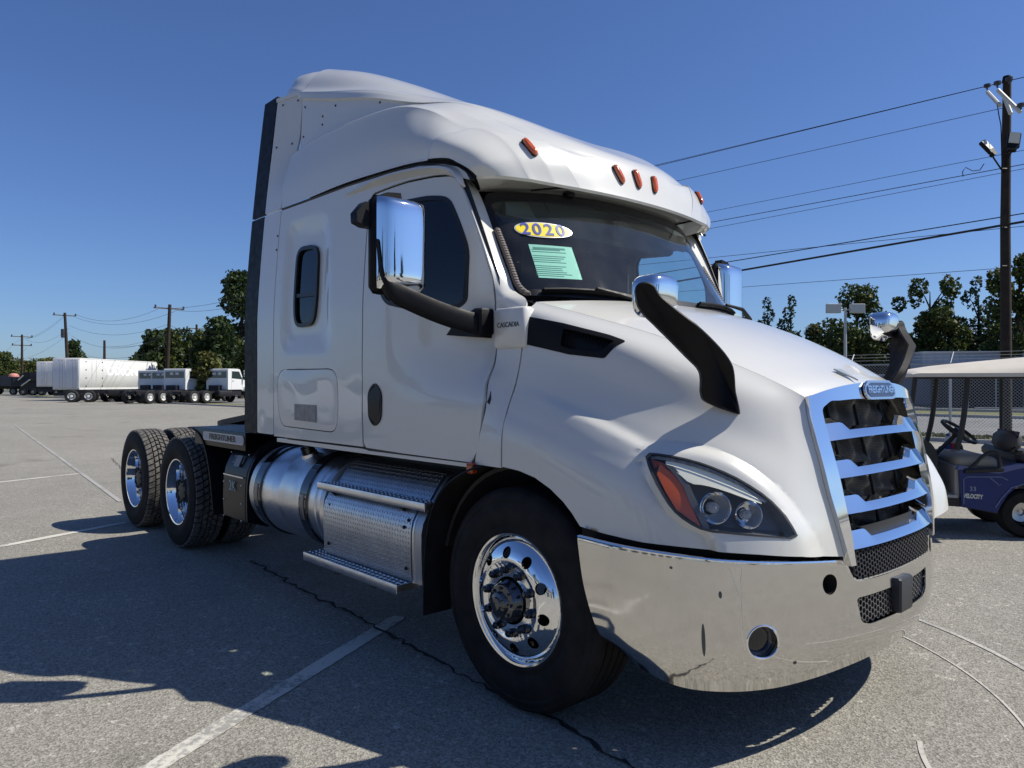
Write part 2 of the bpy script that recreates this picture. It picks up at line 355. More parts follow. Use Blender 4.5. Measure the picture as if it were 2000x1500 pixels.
# ------------------------------------------------------------------ materials
def mat(name, col=(.8, .8, .8), rough=.5, metal=0, spec=.5, coat=0, coatr=.03, bump=0, bscale=30, noise=0, nscale=4, trans=0, ior=1.45, alpha=1, aniso=0, detail=6, emit=None, nrough=0, ncol=None, obj=True):
    m = bpy.data.materials.new(name); m.use_nodes = True; nt = m.node_tree; b = nt.nodes['Principled BSDF']
    I = b.inputs; I['Base Color'].default_value = (*col, 1); I['Roughness'].default_value = rough; I['Metallic'].default_value = metal
    I['Specular IOR Level'].default_value = spec; I['Coat Weight'].default_value = coat; I['Coat Roughness'].default_value = coatr
    I['Transmission Weight'].default_value = trans; I['IOR'].default_value = ior; I['Alpha'].default_value = alpha; I['Anisotropic'].default_value = aniso
    if emit: I['Emission Color'].default_value = (*emit[:3], 1); I['Emission Strength'].default_value = emit[3]
    tc = nt.nodes.new('ShaderNodeTexCoord')
    if noise or nrough:
        n = nt.nodes.new('ShaderNodeTexNoise'); n.inputs['Scale'].default_value = nscale; n.inputs['Detail'].default_value = detail
        nt.links.new(tc.outputs['Object'], n.inputs['Vector'])
        if noise:
            r = nt.nodes.new('ShaderNodeMapRange'); r.inputs[1].default_value = .3; r.inputs[2].default_value = .7
            nt.links.new(n.outputs[0], r.inputs[0])
            mx = nt.nodes.new('ShaderNodeMix'); mx.data_type = 'RGBA'; c2 = ncol or tuple(c*(1-noise) for c in col)
            mx.inputs[6].default_value = (*col, 1); mx.inputs[7].default_value = (*c2, 1)
            nt.links.new(r.outputs[0], mx.inputs[0]); nt.links.new(mx.outputs[2], I['Base Color'])
        if nrough:
            r = nt.nodes.new('ShaderNodeMapRange'); r.inputs[1].default_value = .35; r.inputs[2].default_value = .7
            r.inputs[3].default_value = rough; r.inputs[4].default_value = rough+nrough
            nt.links.new(n.outputs[0], r.inputs[0]); nt.links.new(r.outputs[0], I['Roughness'])
    if bump:
        n2 = nt.nodes.new('ShaderNodeTexNoise'); n2.inputs['Scale'].default_value = bscale; n2.inputs['Detail'].default_value = 4
        nt.links.new(tc.outputs['Object'], n2.inputs['Vector'])
        bp = nt.nodes.new('ShaderNodeBump'); bp.inputs['Strength'].default_value = bump; bp.inputs['Distance'].default_value = .01
        nt.links.new(n2.outputs[0], bp.inputs['Height']); nt.links.new(bp.outputs[0], I['Normal'])
    return m
def glass(name, tint, refl=1.0, rough=.0, milky=0):
    m = bpy.data.materials.new(name); m.use_nodes = True; nt = m.node_tree; nt.nodes.clear()
    o = nt.nodes.new('ShaderNodeOutputMaterial'); t = nt.nodes.new('ShaderNodeBsdfTransparent'); g = nt.nodes.new('ShaderNodeBsdfGlossy')
    t.inputs[0].default_value = (*tint, 1); g.inputs['Roughness'].default_value = rough; g.inputs[0].default_value = (refl, refl, refl, 1)
    ge = nt.nodes.new('ShaderNodeNewGeometry'); dt = nt.nodes.new('ShaderNodeVectorMath'); dt.operation = 'DOT_PRODUCT'; nt.links.new(ge.outputs['Incoming'], dt.inputs[0]); nt.links.new(ge.outputs['Normal'], dt.inputs[1])
    def mth(op, a, b=None):
        q = nt.nodes.new('ShaderNodeMath'); q.operation = op
        for i, x in enumerate((a, b)):
            if x is None: continue
            if isinstance(x, (int, float)): q.inputs[i].default_value = x
            else: nt.links.new(x, q.inputs[i])
        return q.outputs[0]
    fr = mth('ADD', mth('MULTIPLY', mth('POWER', mth('SUBTRACT', 1.0, mth('ABSOLUTE', dt.outputs['Value'])), 5.0), .95), .05)
    mx = nt.nodes.new('ShaderNodeMixShader'); nt.links.new(fr, mx.inputs[0]); nt.links.new(t.outputs[0], mx.inputs[1]); nt.links.new(g.outputs[0], mx.inputs[2])
    last = mx
    if milky:
        d = nt.nodes.new('ShaderNodeBsdfDiffuse'); d.inputs[0].default_value = (.7, .72, .7, 1)
        n = nt.nodes.new('ShaderNodeTexNoise'); n.inputs['Scale'].default_value = 9; n.inputs['Detail'].default_value = 8
        tc = nt.nodes.new('ShaderNodeTexCoord'); nt.links.new(tc.outputs['Object'], n.inputs['Vector'])
        r = nt.nodes.new('ShaderNodeMapRange'); r.inputs[1].default_value = .4; r.inputs[2].default_value = .8; r.inputs[3].default_value = milky*.4; r.inputs[4].default_value = milky
        nt.links.new(n.outputs[0], r.inputs[0])
        m2 = nt.nodes.new('ShaderNodeMixShader'); nt.links.new(r.outputs[0], m2.inputs[0]); nt.links.new(mx.outputs[0], m2.inputs[1]); nt.links.new(d.outputs[0], m2.inputs[2]); last = m2
    nt.links.new(last.outputs[0], o.inputs[0]); return m
WHITE = mat('white_paint', (.63, .622, .578), .28, coat=.7, coatr=.03, noise=.05, nscale=1.3, bump=.012, bscale=2.2)
WHITE2 = mat('white_far', (.72, .72, .70), .45, coat=.3, coatr=.2, noise=.08, nscale=.8)
CHROME = mat('chrome', (.86, .87, .88), .035, 1, nrough=.05, nscale=7)
BUMPM = mat('bumper_chrome', (.70, .685, .655), .05, 1, nrough=.07, nscale=5, bump=.02, bscale=1.6)
ALU = mat('polished_aluminium', (.74, .74, .75), .14, 1, nrough=.16, nscale=14, noise=.18)
BRUSH = mat('brushed_aluminium', (.78, .78, .79), .29, 1, nrough=.12, nscale=10, noise=.12, aniso=.4)
BLACK = mat('black_plastic', (.006, .006, .0075), .45, spec=.22, nrough=.15, nscale=20)
BLACKG = mat('gloss_black', (.008, .008, .01), .12, coat=.6, coatr=.05)
RUB = mat('rubber', (.009, .009, .010), .75, spec=.2, noise=.35, nscale=9, ncol=(.022, .021, .02), bump=.15, bscale=60)
TREAD = mat('tread_rubber', (.05, .048, .046), .75, spec=.3, noise=.5, nscale=30, ncol=(.16, .15, .135))
SEAL = mat('window_seal', (.008, .008, .009), .4)
CHAS = mat('chassis_black', (.016, .016, .018), .5, noise=.4, nscale=8, ncol=(.03, .027, .024))
INT = mat('interior_grey', (.035, .036, .038), .7)
INT2 = mat('headliner', (.10, .10, .095), .9)
AMBER = mat('amber_lens', (.60, .10, .010), .15, coat=1, spec=.6)
AMBERD = mat('amber_dark', (.32, .045, .006), .15, coat=1)
WGLASS = glass('windshield_glass', (.80, .93, .90), .95, .018, milky=.03)
SGLASS = glass('dark_tinted_glass', (.10, .13, .15), .9)
TGLASS = glass('tinted_side_glass', (.62, .78, .80), .95)
LENS = glass('headlight_lens', (.96, .96, .95), .6, .02, milky=.02)
def plate_mat():
    m = mat('tread_plate', (.60, .61, .63), .24, 1, nrough=.2, nscale=12, noise=.2); nt = m.node_tree; b = nt.nodes['Principled BSDF']
    uv = nt.nodes.new('ShaderNodeUVMap'); ma = nt.nodes.new('ShaderNodeVectorMath'); ma.operation = 'MULTIPLY'; ma.inputs[1].default_value = (38, 38, 1)
    nt.links.new(uv.outputs[0], ma.inputs[0])
    def brick(rot, off):
        mp = nt.nodes.new('ShaderNodeMapping'); mp.inputs['Rotation'].default_value = (0, 0, rot); mp.inputs['Location'].default_value = off
        v = nt.nodes.new('ShaderNodeTexVoronoi'); return mp, v
    # raised lens shapes, alternating direction by checker cell
    sx = nt.nodes.new('ShaderNodeSeparateXYZ'); nt.links.new(ma.outputs[0], sx.inputs[0])
    def M(op, a, b_=None, c=None):
        n = nt.nodes.new('ShaderNodeMath'); n.operation = op
        for i, q in enumerate((a, b_, c)):
            if q is None: continue
            if isinstance(q, (int, float)): n.inputs[i].default_value = q
            else: nt.links.new(q, n.inputs[i])
        return n.outputs[0]
    x, y = sx.outputs[0], sx.outputs[1]
    fx = M('SUBTRACT', M('FRACT', x), .5); fy = M('SUBTRACT', M('FRACT', y), .5)
    par = M('MODULO', M('ADD', M('FLOOR', x), M('ADD', M('FLOOR', y), 1000)), 2)
    sgn = M('SUBTRACT', M('MULTIPLY', M('GREATER_THAN', par, .5), 2), 1)
    a = M('ADD', fx, M('MULTIPLY', fy, sgn)); c = M('SUBTRACT', fx, M('MULTIPLY', fy, sgn))
    d = M('ADD', M('POWER', M('ABSOLUTE', M('MULTIPLY', a, 1.35)), 2), M('POWER', M('ABSOLUTE', M('MULTIPLY', c, 4.2)), 2))
    hgt = M('MAXIMUM', M('SUBTRACT', 1, M('MULTIPLY', d, 1.6)), 0)
    bp = nt.nodes.new('ShaderNodeBump'); bp.inputs['Strength'].default_value = 1; bp.inputs['Distance'].default_value = .007
    nt.links.new(M('POWER', hgt, .5), bp.inputs['Height']); nt.links.new(bp.outputs[0], b.inputs['Normal'])
    rr = nt.nodes.new('ShaderNodeMapRange'); rr.inputs[3].default_value = .34; rr.inputs[4].default_value = .16; nt.links.new(hgt, rr.inputs[0]); nt.links.new(rr.outputs[0], b.inputs['Roughness'])
    return m
PLATE = plate_mat()
def uv_box(o):
    """metric uv from the dominant face axis"""
    me = o.data; l = me.uv_layers.new(name='UVMap')
    for p in me.polygons:
        n = p.normal; k = max(range(3), key=lambda i: abs(n[i]))
        for li in p.loop_indices:
            c = me.vertices[me.loops[li].vertex_index].co
            l.data[li].uv = (c.y, c.z) if k == 0 else (c.x, c.z) if k == 1 else (c.x, c.y)
    return o
HDIR = np.array([.62, -.78, .10]); HDIR /= np.linalg.norm(HDIR)
# ------------------------------------------------------------------ the truck
truck = empty('semi_truck', (0, 0, 0), label='white sleeper-cab semi truck with chrome grille and bumper in the foreground', cat='semi truck')
T = truck
def wheel(x, y, z, side, kind, parent=T):
    """y: plane of the outer sidewall; side -1 = truck's right"""
    w = empty('wheel', (x, y, z), 0 if side < 0 else math.pi); w.parent = parent
    key = kind
    if key in WH:
        for c in WH[key].children:
            k = c.copy(); COL.objects.link(k); k.parent = w
        return w
    WH[key] = w; m = MB(); RR = .508
    if kind == 'steer':
        P = [(.289, .045), (.292, .022), (.31, .008), (.335, .012), (.345, .006), (.375, -.002), (.40, -.003), (.425, .002), (.445, .008), (.452, .005), (.470, .010), (.480, .016), (.484, .014), (.494, .022), (.503, .034)]
        for g in range(5):
            a = .040+g*.046
            P += [(RR-.002, a), (RR, a+.004), (RR, a+.034), (RR-.002, a+.037)]
            if g < 4: P += [(RR-.013, a+.038), (RR-.013, a+.045)]
        P += [(.494, .272), (.45, .288), (.38, .293), (.31, .287), (.289, .25)]
        m.rev(P, n=96); m.build('tyre', RUB, w, 30)
    else:
        P = [(.289, .06), (.292, .026), (.31, .012), (.345, .004), (.38, -.002), (.41, .0), (.44, .008), (.462, .010), (.478, .016), (.490, .026), (.494, .03), (.494, .262), (.478, .272), (.44, .284), (.38, .29), (.31, .28), (.289, .24)]
        m.rev(P, n=84); m.build('tyre', RUB, w, 30)
        t = MB(); N = 54
        rows = [(.020, .076, 0, .82), (.084, .124, .5, .80), (.131, .161, .0, .8), (.168, .208, .5, .80), (.216, .272, .0, .82)]
        for ri, (ya, yb, ph, fr) in enumerate(rows):
            for k in range(N):
                a0 = 2*math.pi*(k+ph)/N; da = 2*math.pi/N*fr
                sk = .10*(1 if ri < 2 else -1 if ri > 2 else 0)*2*math.pi/N*3
                vs = []
                for rr, ins in ((.488, 0), (RR+.004, .0022)):
                    for (yy, aa) in ((ya+ins, a0+ins*2), (yb-ins, a0+sk+ins*2), (yb-ins, a0+sk+da-ins*2), (ya+ins, a0+da-ins*2)):
                        q = rr-(.010 if (ri == 0 and yy < .05) or (ri == 4 and yy > .24) else 0)
                        vs.append((q*math.cos(aa), yy, q*math.sin(aa)))
                t.add(vs, [(4, 5, 6, 7), (0, 1, 5, 4), (1, 2, 6, 5), (2, 3, 7, 6), (3, 0, 4, 7)])
        t.build('tread', TREAD, w, flat=True, fix=True, kind='stuff')
    # rim
    if kind == 'steer':
        m = MB(); m.rev([(.302, .030), (.304, .020), (.300, .014), (.291, .016), (.287, .026), (.286, .045), (.284, .20), (.30, .26)], n=80); m.build('rim', CHROME, w)
        prof = [(.286, .052), (.278, .040), (.268, .026), (.250, .010), (.225, -.006), (.20, -.016), (.178, -.020), (.170, -.017), (.166, -.013), (.155, -.013), (.108, -.013)]
    else:
        m = MB(); m.rev([(.302, .034), (.304, .022), (.300, .015), (.290, .018), (.284, .03), (.276, .06), (.262, .085), (.258, .14), (.256, .18), (.27, .26)], n=80); m.build('rim', CHROME, w)
        prof = [(.262, .155), (.250, .165), (.225, .17), (.20, .168), (.175, .162), (.168, .158), (.15, .158), (.108, .158)]
    pr = np.array(prof)[::-1]
    class D:
        def ev(s, uv):
            r = np.hypot(uv[:, 0], uv[:, 1]); y = np.interp(r, pr[:, 0], pr[:, 1]); return np.stack([uv[:, 0], y, uv[:, 1]], 1)
    def circ(r, n, c=(0, 0), ph=0): return [(c[0]+r*math.cos(2*math.pi*i/n+ph), c[1]+r*math.sin(2*math.pi*i/n+ph)) for i in range(n)]
    hh = [circ(.0265, 18, (.215*math.cos(2*math.pi*(i+.5)/10+.12), .215*math.sin(2*math.pi*(i+.5)/10+.12))) for i in range(10)]
    panel('wheel_disc', D(), circ(prof[0][0], 72), hh+[circ(.108, 40)], (.011, .011), .012, CHROME if kind == 'steer' else BRUSH, w, nf=lambda S, uv: sn(S, uv)*-np.sign(sn(S, uv)[:, 1:2]))
    m = MB(); m.rev([(.26, .20), (.06, .20)], n=32); m.rev([(.20, .075 if kind == 'steer' else .23), (.20, .20 if kind == 'steer' else .26)], n=40); m.build('brake_drum', CHAS, w)
    y0 = -.013 if kind == 'steer' else .158
    mm = MB(); mm.cyl((0, y0, 0), (0, y0-.012, 0), .0215, .0205, 16); mm.cyl((0, y0-.012, 0), (0, y0-.03, 0), .0185, .0175, 6); mm.cyl((0, y0-.03, 0), (0, y0-.038, 0), .015, .009, 8)
    nut = mm.build('lug_nut', BLACKG if kind == 'steer' else CHROME, w)
    for i in range(10):
        a = 2*math.pi*(i+.0)/10+.12+.31; q = nut if i == 0 else inst('lug_nut', nut, w)
        q.location = (.1425*math.cos(a), 0, .1425*math.sin(a))
    m = MB()
    if kind == 'steer':
        m.rev([(.108, -.006), (.106, -.022), (.098, -.03), (.094, -.058), (.088, -.066), (.060, -.070), (.052, -.088), (.034, -.094), (.03, -.102), (.0, -.104)], n=40)
        for i in range(8):
            a = i*math.pi/4; m.cyl((.074*math.cos(a), -.066, .074*math.sin(a)), (.074*math.cos(a), -.078, .074*math.sin(a)), .008, n=6)
        m.v = [(a*.90, b, c*.90) for a, b, c in m.v]; m.build('hub', HUBM, w)
    else:
        m.rev([(.107, .15), (.104, .08), (.09, .06), (.07, .055), (.0, .052)], n=36)
        for i in range(8):
            a = i*math.pi/4; m.cyl((.085*math.cos(a), .06, .085*math.sin(a)), (.085*math.cos(a), .045, .085*math.sin(a)), .009, n=6)
        m.build('hub', CHAS, w)
    return w
HUBM = mat('hub_cover', (.05, .055, .065), .12, .6, coat=1)
WH = {}
AX = (-4.56, -5.88)
wheel(0, -1.205, .508, -1, 'steer'); wheel(0, 1.205, .508, 1, 'steer')
for x in AX:
    wheel(x, -1.21, .508, -1, 'drive'); wheel(x, -.88, .508, -1, 'inner'); wheel(x, .88, .508, 1, 'inner'); wheel(x, 1.21, .508, 1, 'drive')
# --- hood
ARCH = [(.0, 5.345), (.2, 5.33), (.445, 5.313), (.817, 5.317), (1.17, 5.377), (1.457, 5.471), (1.65, 5.57), (1.821, 5.695)]
HB = [(2.256, 5.705), (2.845, 5.700), (3.40, 5.662), (3.906, 5.635), (4.50, 5.588), (5.144, 5.577), (5.99, 5.68)]
HLO = [(2.677, 3.698), (2.995, 3.542), (3.384, 3.435), (3.767, 3.454), (4.17, 3.555), (4.635, 3.806), (4.906, 4.217), (5.031, 4.746), (5.126, 5.151), (4.551, 5.185), (4.1, 5.231), (3.711, 5.29), (3.451, 5.194), (3.227, 5.028), (3.011, 4.653), (2.829, 4.222)]
HL = smoothc(HLO, 1)
BROW = smoothc([(2.56, 3.68), (2.70, 3.36), (2.93, 3.10), (3.287, 2.92), (3.63, 2.855), (3.963, 2.88), (4.249, 2.99), (4.66, 3.2), (4.968, 3.494), (5.253, 3.999), (5.438, 4.832), (5.575, 5.512), (5.60, 5.68)], 2, False)
OUTB = [(5.60, 6.2), (3.86, 6.2), (3.83, 5.68), (3.70, 5.40), (3.42, 5.31), (3.17, 5.15), (2.93, 4.76), (2.74, 4.33), (2.56, 3.68)]
FCR = smoothc([(-.3, 3.40), (.286, 3.329), (.678, 3.317), (1.288, 3.357), (1.752, 3.426), (2.21, 3.526), (2.60, 3.66), (3.0, 3.9)], 1, False)
REG = list(BROW)+OUTB
VENT = [(0.02, 1.03), (0.763, 0.85), (1.594, 0.734), (1.90, 0.762), (1.639, 1.44), (0.974, 1.64), (0.02, 1.75)]
VENT = rnd([(*p, .06) for p in VENT], .06)
BH = .048
def sst(t): t = np.clip(t, 0, 1); return t*(1.5-.5*t*t)
def hdisp(uv):
    ins = inside(REG, uv); d = pdist(BROW, uv*np.array([1, 1]), False); d2 = pdist(OUTB[2:], uv, False)
    h = BH*sst(d/.40)*np.clip(d2/.10, 0, 1)
    F = np.array(FCR); lv = np.interp(uv[:, 0], F[:, 0], F[:, 1]); dv = uv[:, 1]-lv
    amp = .024*sst((uv[:, 0]-.1)/1.2)*sst((3.1-uv[:, 0])/.7)
    rdg = amp*np.where(dv < 0, sst((dv+.42)/.42)**1.6, sst((1.9-dv)/1.9))
    return np.where(ins, np.maximum(h, rdg*(1-np.clip(d/.3, 0, 1))), rdg)
def lens_disp(uv): return BH*sst(pdist(BROW, uv, False)/.40)
hood_out = [(0, 0), (6, 0), (6, 5.69)]+HB[::-1][1:]+ARCH[::-1]
for mir in (False, True):
    panel('hood_side', HOOD, hood_out, [HL, VENT], (.085, .095), .010, WHITE, T, mir, disp=hdisp, ddir=HDIR, lines=[BROW[2:-1:2], OUTB[2:-1], [p_ for p_ in FCR if .05 < p_[0] < 2.35]])
hoodtop = panel('hood_top', HOODTOP, [(0, .03), (6, .03), (6, 7.97), (0, 7.97)], (), (.12, .12), .010, WHITE, T, nf=lambda S, uv: (lambda n: n*np.sign(n[:, 2:3]))(sn(S, uv)))
m = MB(); m.prism([(-.05, -.04), (.055, 0), (-.05, .04)], 'z', 0, .006)
tri = m.build('hood_sensor', mat('sensor_grey', (.30, .33, .33), .3), T); pz = HOODTOP.ev(np.array([[5.0, 3.35]]))[0]; tri.location = (pz[0], pz[1], pz[2]+.010); tri.rotation_euler = (0, .50, 0)
# wheel arch liners and black gap behind the hood bottom
class Off:
    def __init__(s, S, d): s.S = S; s.d = d
    def ev(s, uv): return s.S.ev(uv)-outn(s.S, uv)*s.d
for sg in (-1, 1):
    m = MB()
    A = [(.62*math.cos(a), .50+.62*math.sin(a)) for a in np.linspace(R_(12), R_(166), 20)]
    A2 = [(.60*math.cos(a), .50+.60*math.sin(a)) for a in np.linspace(R_(166), R_(12), 20)]
    m.prism(A+A2, 'y', sg*1.13, sg*.55); m.build('wheel_arch_liner', CHAS, T)
    # rubber fender extension behind the tyre
    m = MB(); path = []
    prof = [(-.20, 1.10), (-.35, 1.05), (-.49, .965), (-.575, .86), (-.625, .72), (-.645, .52), (-.65, .29)]
    pr = smoothc(prof, 2, False); n = len(pr)
    m.sweep([(x, 0, z) for x, z in pr], lambda i: [Vector((.0, sg*1.235, 0)), Vector((-.018, sg*1.225, .006)), Vector((-.022, sg*1.05, 0.006)), Vector((.0, sg*1.05, 0))])
    m.build('fender_flap', RUB, T)
# --- headlights
for mir in (False, True):
    sg = -1 if mir else 1
    def MM(o):
        return o
    hl = panel('headlight', Off(HOOD, -.002), HL, (), (.1, .12), 0, LENS, T, mir, disp=lens_disp, ddir=HDIR)
    shr = lambda poly, k: [tuple(np.array(p)*(1-k)+np.array(poly).mean(0)*k) for p in poly]
    # housing wall from lens rim to the bowl
    L = np.array(dens(HL, .12)); dsp = lens_disp(L); N = HDIR; A = HOOD.ev(L)+N*dsp[:, None]; dirn = np.array([-.75, .55, -.05]); dirn /= np.linalg.norm(dirn)
    c = A.mean(0); B = A+dirn*.085+(c-A)*.12
    if mir: A = A*[1, -1, 1]; B = B*[1, -1, 1]; c = c*[1, -1, 1]
    n = len(A); vs = list(A)+list(B); fs = [(i, (i+1) % n, n+(i+1) % n, n+i) for i in range(n)]+[tuple(range(n, 2*n))]
    mesh_obj('housing', vs, fs, mat('headlight_housing', (.16, .165, .17), .3, .3), hl, 40)
    def sub(poly, off, nm, mt, th=.004, st=(.07, .08), e=0):
        return panel(nm, HOOD, poly, (), st, th, mt, hl, mir, disp=lambda uv: lens_disp(uv)-(off(uv) if callable(off) else off), ddir=HDIR)
    sub([(2.95, 3.90), (3.175, 4.07), (3.345, 4.334), (3.486, 4.773), (3.589, 5.037), (3.661, 5.215), (3.522, 5.14), (3.3, 4.995), (3.125, 4.66), (2.95, 4.239)], .014, 'turn_signal', AMBER)
    sub([(2.80, 3.86), (2.972, 3.84), (3.10, 3.95), (2.95, 3.905), (2.90, 4.10)], .014, 'turn_signal', AMBERD)
    sub(smoothc([(2.96, 3.78), (3.244, 3.665), (3.613, 3.62), (3.926, 3.645), (4.275, 3.80), (4.60, 4.10), (4.30, 4.07), (3.90, 4.02), (3.62, 4.06), (3.43, 4.18), (3.246, 4.0)], 1), lambda uv: .004+.012*np.clip((4.10+.08*np.clip(uv[:, 0]-3.8, 0, 1)-uv[:, 1])/.48, 0, 1), 'daytime_lamp', mat('lamp_white', (.90, .89, .76), .3, coat=1))
    sub([(2.76, 3.754), (3.006, 3.632), (3.379, 3.524), (3.759, 3.545), (4.17, 3.654), (4.625, 3.937), (4.58, 4.027), (4.183, 3.745), (3.768, 3.635), (3.39, 3.618), (3.021, 3.73), (2.80, 3.844)], .008, 'reflector_strip', mat('strip_grey', (.40, .38, .35), .35, .5, noise=.6, nscale=60))
    sub([(3.0, 3.86), (3.15, 3.84), (3.42, 4.20), (3.55, 4.587), (3.78, 5.20), (3.70, 5.255), (3.605, 5.029), (3.49, 4.772), (3.35, 4.334), (3.18, 4.055)], .007, 'divider', mat('bezel', (.09, .09, .095), .25, coat=.5))
    # projector bowls
    for (u, v, r) in ((3.86, 4.66, .060), (4.36, 4.62, .052)):
        p = HOOD.ev(np.array([[u, v]]))[0]+HDIR*lens_disp(np.array([[u, v]]))[0]
        ax = Vector((.80, -.58, .08)).normalized(); q = Vector(p)-ax*.016
        fr = ax.to_track_quat('Z', 'Y').to_matrix().to_4x4(); fr.translation = q
        g = MB(); g.rev([(r, .0), (r*1.04, -.004), (r*.96, -.01), (r*.80, -.035), (r*.5, -.055), (.001, -.062)], axis='z', n=28)
        b2 = MB(); b2.rev([(r*.36, -.05), (r*.36, -.024), (r*.30, -.014), (r*.16, -.008), (.001, -.006)], axis='z', n=24)
        for nm, w_, mt in (('reflector', g, CHROME), ('projector_lens', b2, mat('projector', (.25, .27, .3), .05, .0, coat=1))):
            vs = [fr @ Vector(a) for a in w_.v]
            if mir: vs = [Vector((a.x, -a.y, a.z)) for a in vs]
            w_.v = [tuple(a) for a in vs]; w_.build(nm, mt, hl)
    rim = dens(HL, .12)
    # rubber rim line round the lens
    R1 = np.array(rim); cc = R1.mean(0); R2 = R1+(cc-R1)/np.linalg.norm(cc-R1, axis=1)[:, None]*.055
    panel('lens_rim', HOOD, [tuple(a) for a in R1], [[tuple(a) for a in R2]], (.1, .12), .002, mat('rim_grey', (.05, .05, .05), .4), hl, mir, disp=lambda uv: lens_disp(uv)+.0035, ddir=HDIR)
# --- side vent
for mir in (False, True):
    ve = panel('side_vent', HOOD, VENT, [rnd([(.82, 1.03), (1.58, .90), (1.74, .91), (1.55, 1.33), (.98, 1.50), (.80, 1.50)], .05)], (.08, .08), .012, BLACK, T, mir, off=.004)
    m = MB(); ck = HOOD
    cells = []
    for i in range(14):
        for j in range(9):
            u = .84+i*.066; v = .96+j*.066+(.033 if i % 2 else 0)-(.07*(u-.84))
            if .0 < u < 1.76 and inside([(.84, 1.0), (1.58, .88), (1.76, .90), (1.57, 1.36), (.96, 1.52), (.80, 1.52)], np.array([[u, v]]))[0]: cells.append((u, v))
    for u, v in cells:
        ring = [];
        for rr, of in ((.040, -.012), (.030, -.012)):
            uv = np.array([(u+rr*1.05*math.cos(k*math.pi/3), v+rr*math.sin(k*math.pi/3)) for k in range(6)])
            P = HOOD.ev(uv)+outn(HOOD, uv)*of; ring += [tuple(p*([1, -1, 1] if mir else [1, 1, 1])) for p in P]
        m.add(ring, [(k, (k+1) % 6, 6+(k+1) % 6, 6+k) for k in range(6)])
    m.build('vent_mesh', BLACK, ve, flat=True, kind='stuff')
    panel('vent_back', HOOD, [(.0, .98), (2.0, .68), (1.7, 1.5), (.0, 1.8)], (), (.15, .15), .002, SEAL, ve, mir, off=-.06)
# --- black valance between hood and bumper
class Val:
    def ev(s, uv):
        uv = np.asarray(uv, float); P = BUMPF.ev(np.stack([uv[:, 0], np.zeros(len(uv))], 1)); P = P.copy()
        P[:, 2] = P[:, 2]-.06+uv[:, 1]*.13
        c = np.array([-.2, 0, 0]); d = P-c; d[:, 2] = 0; P -= d/np.linalg.norm(d, axis=1)[:, None]*.065; return P
class BF:
    def ev(s, uv):
        uv = np.array(uv, float); m = uv[:, 0] > 8; q = uv.copy(); q[m, 0] = 16-q[m, 0]
        q = np.clip(q, [0, 0], [8, 4]); P = BUMP.ev(q); P[m, 1] *= -1; return P
BUMPF = BF()
def bn(S, uv):
    n = sn(S, uv, 2e-3); P = S.ev(uv); c = P-np.array([-1.0, 0, .6]); c[:, 2] *= .3; s = np.sign((n*c).sum(1)); s[s == 0] = 1; return n*s[:, None]
def bfix(S, uv):
    q = np.array(uv, float); q[:, 0] = np.where(np.abs(q[:, 0]-8) < .01, 7.98, q[:, 0]); q = np.clip(q, [.005, .005], [15.995, 3.995]); return bn(S, q)
grid_obj('valance', Val(), np.linspace(0, 16, 60), [0, .5, 1], BLACK, T)
def ell(c, a, b, n=28): return [(c[0]+a*math.cos(2*math.pi*k/n), c[1]+b*math.sin(2*math.pi*k/n)) for k in range(n)]
FOG = [ell((3.69, 2.62), .29, .36), ell((16-3.69, 2.62), .29, .36)]
TOW = [ell((5.235, 1.48), .20, .25), ell((16-5.235, 1.48), .20, .25)]
LW = rnd([(6.03, 1.93), (6.6, 1.94), (9.4, 1.94), (9.97, 1.93), (9.83, 2.55), (9.5, 2.66), (6.5, 2.66), (6.17, 2.55)], .12)
bo = [(0, .1), (5.45, .1), (5.62, .35), (5.75, .95), (5.95, 1.42), (6.1, 1.5), (9.9, 1.5), (10.05, 1.42), (10.25, .95), (10.38, .35), (10.55, .1), (16, .1), (16, 3.9), (12, 3.98), (8, 3.98), (4, 3.98), (0, 3.9)]
bo = rnd(bo, .1)
bumper = panel('bumper', BUMPF, bo, FOG+TOW+[LW], (.14, .12), .006, BUMPM, T, nf=bfix)
def lip(path, r, name, mt, parent, pairs=True):
    m = MB(); m.tube(path, r, 8); m.build(name, mt, parent)
def bev(uv, off=0): 
    uv = np.array(uv, float); return [tuple(p) for p in BUMPF.ev(uv)+bfix(BUMPF, uv)*off]
lip(bev([(u, .1) for u in np.linspace(0, 5.45, 30)]+[(5.62, .35), (5.75, .95), (5.95, 1.42), (6.1, 1.5)]+[(u, 1.5) for u in np.linspace(6.3, 9.7, 16)]+[(9.9, 1.5), (10.05, 1.42), (10.25, .95), (10.38, .35)]+[(u, .1) for u in np.linspace(10.55, 16, 30)], -.004), .0075, 'bumper_lip', CHROME, bumper)
for f in FOG: lip(bev(f+[f[0]], -.002), .005, 'lamp_bezel', CHROME, bumper)
for k, f in enumerate(FOG):
    uv = np.array(f); P = BUMPF.ev(uv); N = bfix(BUMPF, np.array([[uv[:, 0].mean(), uv[:, 1].mean()]]))[0]; c = P.mean(0)
    m = MB(); n = len(P); Q = P-N*.075; m.add(list(P-N*.003)+list(Q), [(i, (i+1) % n, n+(i+1) % n, n+i) for i in range(n)]); m.build('fog_lamp_socket', CHROME, bumper)
    g = MB(); fr = Vector(N).to_track_quat('Z', 'Y').to_matrix().to_4x4(); fr.translation = Vector(c-N*.04)
    g.rev([(.075, -.03), (.074, .0), (.066, .008), (.04, .014), (.001, .016)], axis='z', n=28); g.v = [tuple(fr @ Vector(a)) for a in g.v]; g.build('fog_lamp', BLACKG, bumper)
SM = mat('smudge', (.10, .10, .095), .5, .4)
